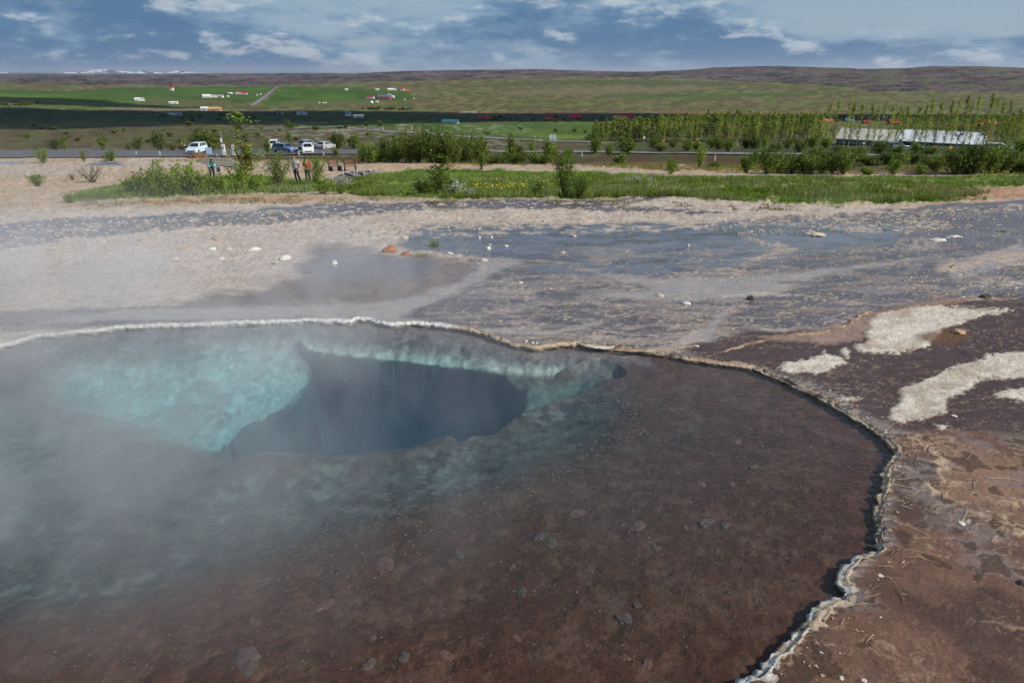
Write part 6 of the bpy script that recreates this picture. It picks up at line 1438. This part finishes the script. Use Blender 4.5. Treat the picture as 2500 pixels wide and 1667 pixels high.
for a in [
    (420, 222, 8, 13, 'white', 'red', 'tall white farmhouse with a red roof on the green hill'), (336, 247, 12, 8, 'white', 'white', 'left one of two white farm sheds at the far left'), (347, 247, 10, 8, 'white', 'grey', 'right one of two white farm sheds at the far left'),
    (418, 254, 9, 6, 'white', 'white', 'left half of the long white farm below the red roofed farmhouse'), (429, 254, 10, 6, 'white', 'white', 'right half of the long white farm below the red roofed farmhouse'),
    (505, 238, 19, 7, 'white', 'white', 'long white farm shed in the middle of the left fields'), (523, 238, 10, 6, 'white', 'grey', 'white shed right of the long white farm shed'), (538, 238, 14, 6, 'white', 'grey', 'greenish white shed at the right of the long white farm shed'), (557, 238, 5, 4, 'white', 'white', 'tiny white hut in the left fields'),
    (584, 230, 15, 7, 'white', 'red', 'white farm with a red roof near the straight road'), (597, 231, 13, 5, 'white', 'red', 'low white byre with a red roof near the straight road'), (562, 230, 10, 4, 'white', 'white', 'low white shed left of the red roofed farm'),
    (499, 271, 15, 10, 'white', 'white', 'white gabled hall beside the long tan roof'), (523, 271, 32, 9, 'tan', 'tan', 'long building with a tan orange roof on the plain'),
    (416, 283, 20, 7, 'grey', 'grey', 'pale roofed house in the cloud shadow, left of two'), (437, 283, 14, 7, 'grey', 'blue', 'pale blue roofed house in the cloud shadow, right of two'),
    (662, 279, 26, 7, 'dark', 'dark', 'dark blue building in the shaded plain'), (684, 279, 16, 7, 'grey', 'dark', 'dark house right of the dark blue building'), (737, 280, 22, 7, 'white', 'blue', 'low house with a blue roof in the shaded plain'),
    (875, 287, 24, 7, 'white', 'white', 'low white farm right of the blue church'),
    (846, 221, 7, 4, 'white', 'white', 'small white house far up the right fields, leftmost'), (921, 221, 8, 4, 'white', 'white', 'second small white house far up the right fields'), (954, 221, 14, 5, 'white', 'white', 'long low white farm far up the right fields'), (965, 221, 6, 5, 'white', 'grey', 'little gabled house at the end of the long low white farm'), (982, 221, 10, 6, 'white', 'red', 'white farmhouse with a red roof far up the right fields'), (995, 225, 10, 5, 'rust', 'rust' if False else 'salmon', 'rust red byre right of the red roofed farmhouse'),
    (899, 241, 12, 6, 'white', 'red', 'low white byre with a dark red roof left of the big red barn'), (909, 241, 9, 8, 'white', 'red', 'white gabled byre with a red stripe left of the big red barn'), (939, 243, 31, 11, 'red', 'purple', 'big red barn with a purple roof in the right fields'), (951, 240, 9, 10, 'white', 'grey', 'white gabled house behind the big red barn'), (958, 239, 10, 5, 'white', 'white', 'white annex right of the gabled house by the red barn'), (921, 251, 6, 4, 'white', 'white', 'little white shed right of the white dome'),
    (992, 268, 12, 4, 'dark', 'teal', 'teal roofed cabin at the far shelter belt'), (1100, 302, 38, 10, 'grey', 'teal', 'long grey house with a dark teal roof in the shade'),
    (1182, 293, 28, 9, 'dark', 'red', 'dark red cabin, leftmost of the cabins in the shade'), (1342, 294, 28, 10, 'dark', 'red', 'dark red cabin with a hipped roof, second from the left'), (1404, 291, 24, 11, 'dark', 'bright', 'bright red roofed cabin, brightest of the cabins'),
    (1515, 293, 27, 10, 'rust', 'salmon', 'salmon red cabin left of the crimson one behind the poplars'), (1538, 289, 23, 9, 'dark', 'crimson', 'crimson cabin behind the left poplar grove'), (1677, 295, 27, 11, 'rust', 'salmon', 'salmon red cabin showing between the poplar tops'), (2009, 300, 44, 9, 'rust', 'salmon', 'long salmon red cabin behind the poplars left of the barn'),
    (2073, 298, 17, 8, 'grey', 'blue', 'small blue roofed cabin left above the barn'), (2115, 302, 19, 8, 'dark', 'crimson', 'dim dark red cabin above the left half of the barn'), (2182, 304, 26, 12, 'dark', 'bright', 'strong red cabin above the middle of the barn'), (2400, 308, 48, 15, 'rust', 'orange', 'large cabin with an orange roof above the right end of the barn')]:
    big = a[0] > 1050
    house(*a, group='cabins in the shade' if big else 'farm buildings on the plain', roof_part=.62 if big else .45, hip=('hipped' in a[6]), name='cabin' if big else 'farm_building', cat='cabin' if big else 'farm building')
# church with a steep blue roof
p = hit(849, 284); k = ppm(p); e = empty('church', p, .1, 'church with a steep blue roof and a pale tower', 'church'); s = 13 / k
MB().box((0, 0, s * .15), (s * .75, s * .5, s * .4)).obj('wall', WM['white'], e); MB().add([(-s * .42, -s * .28, s * .3), (s * .42, -s * .28, s * .3), (s * .42, s * .28, s * .3), (-s * .42, s * .28, s * .3), (-s * .42, 0, s * .98), (s * .42, 0, s * .98)], [(0, 1, 5, 4), (2, 3, 4, 5), (0, 4, 3), (1, 2, 5), (3, 2, 1, 0)]).obj('roof', RM['blue'], e)
t_ = MB().box((s * .55, -s * .05, s * .4), (s * .24, s * .24, s * .9)).obj('tower', WM['cream'], e); MB().add([(s * .42, -s * .18, s * .85), (s * .68, -s * .18, s * .85), (s * .68, s * .08, s * .85), (s * .42, s * .08, s * .85), (s * .55, -s * .05, s * 1.2)], [(0, 1, 4), (1, 2, 4), (2, 3, 4), (3, 0, 4), (3, 2, 1, 0)]).obj('spire', RM['dark'], t_)
# white dome tent
p = hit(907.5, 251.5); k = ppm(p); bm = bmesh.new(); bmesh.ops.create_uvsphere(bm, u_segments=16, v_segments=10, radius=4 / k)
for v_ in bm.verts: v_.co.z = max(v_.co.z, -.3) * 1.3
me = bpy.data.meshes.new('dome_tent'); bm.to_mesh(me); bm.free(); me.materials.append(WM['white']); o = link(bpy.data.objects.new('dome_tent', me)); o.location = p; tag(o, 'white dome left of the little white shed below the red barn', 'dome')
M_BALE = simple_mat('wrapped_bale', (.75, .75, .72), .5)
for u, v in [(988, 245), (1011, 242), (780, 253), (790, 253), (796, 253), (628, 234), (637, 232)]:
    p = hit(u, v); r = 1.5 / ppm(p); o = MB().tube([(-r, 0, r * .9), (r, 0, r * .9)], r, 12).obj('hay_bale', M_BALE, loc=p, rz=.4); tag(o, 'white wrapped hay bale lying on the far field', 'hay bale', 'hay bales on the far fields')
# long barn with a white sheet roof
A0 = hit(2041, 354); ax = Vector((.78, -.62, 0)).normalized(); aw = Vector((.62, .78, 0)).normalized(); rzb = math.atan2(ax.y, ax.x)
barn = empty('long_barn', A0, rzb, 'long dark green barn with a patchy white sheet roof behind the slender poplars', 'barn')
M_GREENW = simple_mat('dark_green_boards', (.030, .075, .065), .8, var=.2, scale=2); M_SHEETC = simple_mat('cream_roof_sheet', (.70, .66, .56), .5, var=.1, scale=1); M_SHEETW = simple_mat('white_roof_sheet', (.78, .79, .79), .5, var=.08, scale=1); M_ORANGEW = simple_mat('orange_boards', (.42, .13, .05), .8); M_GREYW = simple_mat('grey_boards', (.27, .29, .31), .8)
for m_ in (M_SHEETC, M_SHEETW):
    nt = m_.node_tree; b_ = nt.nodes['Principled BSDF']; src = b_.inputs['Base Color'].links[0].from_socket; oi = nt.nodes.new('ShaderNodeObjectInfo'); mr_ = nt.nodes.new('ShaderNodeMapRange'); mr_.inputs['To Min'].default_value = .62; mr_.inputs['To Max'].default_value = 1.06; h_ = nt.nodes.new('ShaderNodeHueSaturation')
    nt.links.new(oi.outputs['Random'], mr_.inputs['Value']); nt.links.new(mr_.outputs[0], h_.inputs['Value']); nt.links.new(src, h_.inputs['Color']); nt.links.new(h_.outputs[0], b_.inputs['Base Color'])
def barn_part(x0, x1, z0, sheet, wins, nsheet):
    D, hw, hr = 8.5, 2.0, 4.7; L_ = x1 - x0
    MB().prism([(0, z0 - 1.5), (D, z0 - 1.5), (D, z0 + hw), (D / 2, z0 + hr - .1), (0, z0 + hw)], 0, x0, x1).obj('wall', M_GREENW, barn)
    for side in (0, 1):
        for i in range(nsheet):                        # roofing sheets, each slightly lapped
            a, b_ = x0 - .3 + (L_ + .6) * i / nsheet, x0 - .3 + (L_ + .6) * (i + 1) / nsheet + .05; up = .012 * (i % 2)
            q = [(a, -.5, z0 + hw - .18 + up), (b_, -.5, z0 + hw - .18 + up), (b_, D / 2, z0 + hr + up), (a, D / 2, z0 + hr + up)]
            if side: q = [(x, D - y, z) for x, y, z in q]
            MB().add(q + [(x, y, z + .06) for x, y, z in q], [(3, 2, 1, 0), (4, 5, 6, 7), (0, 1, 5, 4), (1, 2, 6, 5), (2, 3, 7, 6), (3, 0, 4, 7)]).obj('roof_sheet', sheet, barn)
    MB().tube([(x0 - .3, D / 2, z0 + hr + .05), (x1 + .3, D / 2, z0 + hr + .05)], .1, 6).obj('ridge_cap', sheet, barn)
    for x in wins:
        w_ = MB().box((0, 0, 0), (.62, .10, 1.05)).obj('window', M_FRAME, barn, loc=(x, -.02, z0 + 1.15)); MB().box((0, -.05, .0), (.42, .04, .80)).obj('pane', M_PANE, w_)
w1 = [x + d for x in (1.0, 3.8, 6.6, 9.4, 12.2) for d in (0, .75, 1.5)]; w2 = [x + d for x in (20.2, 23.2, 26.5, 30.5) for d in (0, .8)]
barn_part(0, 16.7, .0, M_SHEETC, w1, 14); barn_part(16.75, 37, .3, M_SHEETW, w2, 17)
MB().prism([(16.5, -1), (17.8, -1), (17.8, 1.9), (17.15, 2.6), (16.5, 1.9)], 1, -1.0, .4).obj('porch', M_GREENW, barn); MB().box((17.15, -1.04, .7), (.8, .06, 1.8)).obj('door', simple_mat('brown_door', (.16, .04, .03), .7), barn); MB().box((19.2, -.06, 2.2), (1.3, .08, .7)).obj('board', M_ORANGEW, barn)
MB().prism([(0, -1), (3.4, -1), (3.4, 3.9), (0, 2.6)], 0, 37.02, 37.3).obj('gable_panel', M_GREYW, barn); MB().box((37.25, 4.3, 2.4), (.5, 1.6, 6.6)).obj('gable_panel', M_ORANGEW, barn); MB().prism([(5.2, -1), (8.4, -1), (8.4, 2.4), (5.2, 4.0)], 0, 37.02, 37.3).obj('gable_panel', M_GREYW, barn)
c_ = car(hit(2437, 372) + Vector((0, 0, .05)), RAD(-28), 'white car standing at the right end of the barn', P_WHITE, 4.6, 1.8, 1.5, 'estate'); c_['group'] = 'cars by the barn'
c_ = car(hit(2163, 369) + Vector((0, 0, .05)), RAD(70), 'dark navy car at the porch of the barn', P_NAVY, 4.3, 1.8, 1.6, 'hatch'); c_['group'] = 'cars by the barn'
c_ = car(hit(2188, 368) + Vector((0, 0, .05)), RAD(5), 'grey green car right of the navy car at the barn', simple_mat('grey_green_paint', (.10, .14, .12), .3), 4.4, 1.8, 1.6, 'estate'); c_['group'] = 'cars by the barn'
# ------------------------------------------------------------------ snow mountains at the horizon
def build_mountains():
    n, m = 420, 26; us = np.linspace(-700, 760, n); D = 24000.0
    top = np.interp(us, [-700, -400, 0, 30, 80, 140, 170, 205, 225, 250, 290, 320, 345, 370, 400, 420, 450, 480, 620, 760], [172, 175, 178, 177, 178, 180, 177, 177.5, 172, 169.5, 173, 178, 174, 175, 178, 174, 173.5, 178, 184, 186]) + .7 * fbm(us / 14, us * 0, 4, 701)
    t = np.linspace(0, 1, m); U = np.repeat(us[:, None], m, 1); Vr = 187 + (top[:, None] - 187) * (t[None] ** .8)
    y = D + 2500 * t[None] + 0 * U; x = (U - 1250) / FOC * (y * CP + 40 * SP); z = CAM_H - y * np.tan(ang(Vr)) + 12 * fbm(U / 5, Vr / 1.2, 4, 702) * np.sin(t * 3.1)[None]
    s = fbm(U / 18, Vr / 2.0, 5, 703) + (1.0 * t)[None] - .42 - .35 * fbm(U / 90, U * 0, 2, 704)
    snow = sstep(.12, .3, s + .35 * fbm(U / 7, Vr / 1.1, 3, 709))[..., None]; col = np.array([.05, .065, .11]) * (1 - snow) + np.array([.78, .80, .84]) * snow
    idx = np.arange(n * m).reshape(n, m); F = np.stack([idx[:-1, :-1], idx[1:, :-1], idx[1:, 1:], idx[:-1, 1:]], -1).reshape(-1, 4)
    back = np.stack([x[:, -1], y[:, -1] + 3000, np.full(n, -60)], 1); base = n * m; V = np.concatenate([np.stack([x, y, z], -1).reshape(-1, 3), back]); cc = np.concatenate([col.reshape(-1, 3), np.full((n, 3), .06)])
    F = np.concatenate([F, np.stack([idx[:-1, -1], idx[1:, -1], base + np.arange(1, n), base + np.arange(n - 1)], -1)])
    me = np_mesh('snow_mountains', V, F, vcol_mat('mountain', .9, 0.0, .001), True); add_attr(me, 'tint', cc, 'FLOAT_COLOR'); tag(link(bpy.data.objects.new('mountains', me)), kind='structure')
build_mountains()
# ------------------------------------------------------------------ clouds overhead whose shadows lie on the plain
def cloud(shadow_px, H, label, seed):
    P = []
    for u, v in shadow_px:
        q = hit(u, v); t = (H - q.z) / SUN_DIR.z; P.append((q.x + SUN_DIR.x * t, q.y + SUN_DIR.y * t))
    ring = resample(P, 12.0, True); c = ring.mean(0); s = np.arange(len(ring)) * 12.0
    ring = ring + (np.stack([fbm(s / 90, s * 0, 4, seed), fbm(s / 90, s * 0 + 9, 4, seed)], 1)) * 16
    n = len(ring); layers = [(.0, 1.0), (14, 1.03), (30, .96), (48, .80), (66, .5), (74, .15)]; vs = []
    for k, (z, sc) in enumerate(layers):
        r = c + (ring - c) * sc; zz = H + z + 10 * fbm(r[:, 0] / 60, r[:, 1] / 60, 4, seed + 3) * (k > 0); vs += [(a[0], a[1], b_) for a, b_ in zip(r, zz)]
    fs = [tuple(range(n - 1, -1, -1)), tuple(range(5 * n, 6 * n))] + [(k * n + i, k * n + (i + 1) % n, (k + 1) * n + (i + 1) % n, (k + 1) * n + i) for k in range(5) for i in range(n)]
    o = MB().add(vs, fs).obj('cloud', M_CLOUD, smooth=True); tag(o, label, 'cloud'); return o
M_CLOUD = simple_mat('cloud_white', (.85, .86, .88), 1.0, var=.05, scale=.01)
cloud([(-500, 262), (-200, 262), (0, 262.5), (100, 266), (250, 270), (420, 271), (600, 273), (820, 271), (1000, 273), (1150, 276), (1300, 278), (1700, 279.5), (2100, 281), (2900, 283), (2900, 297), (2100, 297), (1500, 297), (1300, 298), (1180, 299), (1000, 302), (900, 306), (700, 309), (450, 308), (300, 314), (100, 318), (-100, 318), (-500, 316)], 800, 'broad flat cloud overhead whose shadow darkens the plain by the red cabins', 801)
cloud([(-500, 231), (0, 236.5), (90, 238), (170, 241), (230, 244), (330, 253), (430, 260), (540, 262.5), (430, 263), (300, 260.5), (180, 256), (110, 250), (60, 246), (-100, 246), (-500, 244)], 800, 'thin cloud overhead whose shadow crosses the left hand fields', 802)
# ------------------------------------------------------------------ steam and far air
def build_steam():
    m = bpy.data.materials.new('steam'); m.use_nodes = True; nt = m.node_tree; N = nt.nodes.new; L = nt.links.new
    nt.nodes.remove(nt.nodes['Principled BSDF']); out = nt.nodes['Material Output']
    geo = N('ShaderNodeNewGeometry'); sep = N('ShaderNodeSeparateXYZ'); L(geo.outputs['Position'], sep.inputs[0])
    def math_(op, a, b=None):
        q = N('ShaderNodeMath'); q.operation = op
        for i, v in enumerate((a, b)):
            if v is None: continue
            if isinstance(v, (int, float)): q.inputs[i].default_value = v
            else: L(v, q.inputs[i])
        return q.outputs[0]
    def ramp(x, a, b, lo=0.0, hi=1.0, smooth=True):
        r = N('ShaderNodeMapRange'); r.interpolation_type = 'SMOOTHSTEP' if smooth else 'LINEAR'
        r.inputs['From Min'].default_value = a; r.inputs['From Max'].default_value = b; r.inputs['To Min'].default_value = lo; r.inputs['To Max'].default_value = hi
        L(x, r.inputs['Value']); return r.outputs[0]
    def noise(scale, det, rough, sc, rot, off, dist):
        mp = N('ShaderNodeMapping'); mp.inputs['Scale'].default_value = sc; mp.inputs['Rotation'].default_value = rot; mp.inputs['Location'].default_value = off
        L(geo.outputs['Position'], mp.inputs[0]); n = N('ShaderNodeTexNoise'); n.inputs['Scale'].default_value = scale; n.inputs['Detail'].default_value = det
        n.inputs['Roughness'].default_value = rough; n.inputs['Distortion'].default_value = dist; L(mp.outputs[0], n.inputs['Vector']); return n.outputs['Fac']
    n1 = noise(.55, 4, .55, (1, .7, 1.1), (0, .5, .4), (2.3, 1.1, 0), .6)
    n2 = noise(1.7, 3, .55, (1.3, .55, 1.0), (0, .6, -.5), (0, 4, 0), .8)
    puff = math_('ADD', math_('MULTIPLY', n1, .55), math_('MULTIPLY', n2, .45))
    puff = ramp(puff, .37, .64)
    # thick on the lee side, thinning to the right; hugging the surface
    left = ramp(sep.outputs['X'], 1.8, -4.4, .04, 1.0)
    top = ramp(sep.outputs['Z'], 1.5, .05, 0.0, 1.0)
    near = ramp(sep.outputs['Y'], 2.4, 4.0, .35, 1.0)
    d = math_('MULTIPLY', math_('MULTIPLY', puff, left), math_('MULTIPLY', top, near))
    vein = math_('MULTIPLY', math_('MULTIPLY', ramp(sep.outputs['X'], -16, -26), ramp(sep.outputs['Z'], 1.0, -2.5)), 6.0)
    far = ramp(sep.outputs['Y'], 8.3, 14, 1.0, .010)
    d = math_('MULTIPLY', math_('ADD', d, math_('MULTIPLY', vein, puff)), far)
    v = N('ShaderNodeVolumePrincipled'); v.inputs['Color'].default_value = (.93, .94, .96, 1); v.inputs['Anisotropy'].default_value = .1
    L(math_('MULTIPLY', d, STEAM_DENSITY), v.inputs['Density']); L(v.outputs[0], out.inputs['Volume'])
    ring = [(-2, 2.5), (1.5, 2.7), (3.2, 3.6), (3.4, 6), (2.4, 8.5), (-1, 9.6), (-7, 18), (-14, 30), (-30, 34), (-34, 20), (-22, 9), (-11, 3.4)]
    n = len(ring)
    vs = [(x, y, -4.5 if y > 12 else .012) for x, y in ring] + [(x, y, 1.5 if y < 9 else 1.4) for x, y in ring]
    fs = [tuple(range(n - 1, -1, -1)), tuple(range(n, 2 * n))] + [(i, (i + 1) % n, n + (i + 1) % n, n + i) for i in range(n)]
    o = MB().add(vs, fs).obj('steam', m); tag(o, kind='stuff')
    m.cycles.volume_step_rate = 0.22
    return o
STEAM_DENSITY = .50
build_steam()
def build_haze():
    m = bpy.data.materials.new('haze'); m.use_nodes = True; nt = m.node_tree
    nt.nodes.remove(nt.nodes['Principled BSDF']); v = nt.nodes.new('ShaderNodeVolumePrincipled')
    v.inputs['Color'].default_value = (.80, .88, 1.0, 1); v.inputs['Density'].default_value = 2.2e-5; v.inputs['Anisotropy'].default_value = .3
    nt.links.new(v.outputs[0], nt.nodes['Material Output'].inputs['Volume'])
    o = MB().box((0, 0, 0), (2, 2, 2)).obj('haze', m)
    o.scale = (70000, 70000, 260); o.location = (0, 0, 100)
    tag(o, kind='stuff'); return o
build_haze()
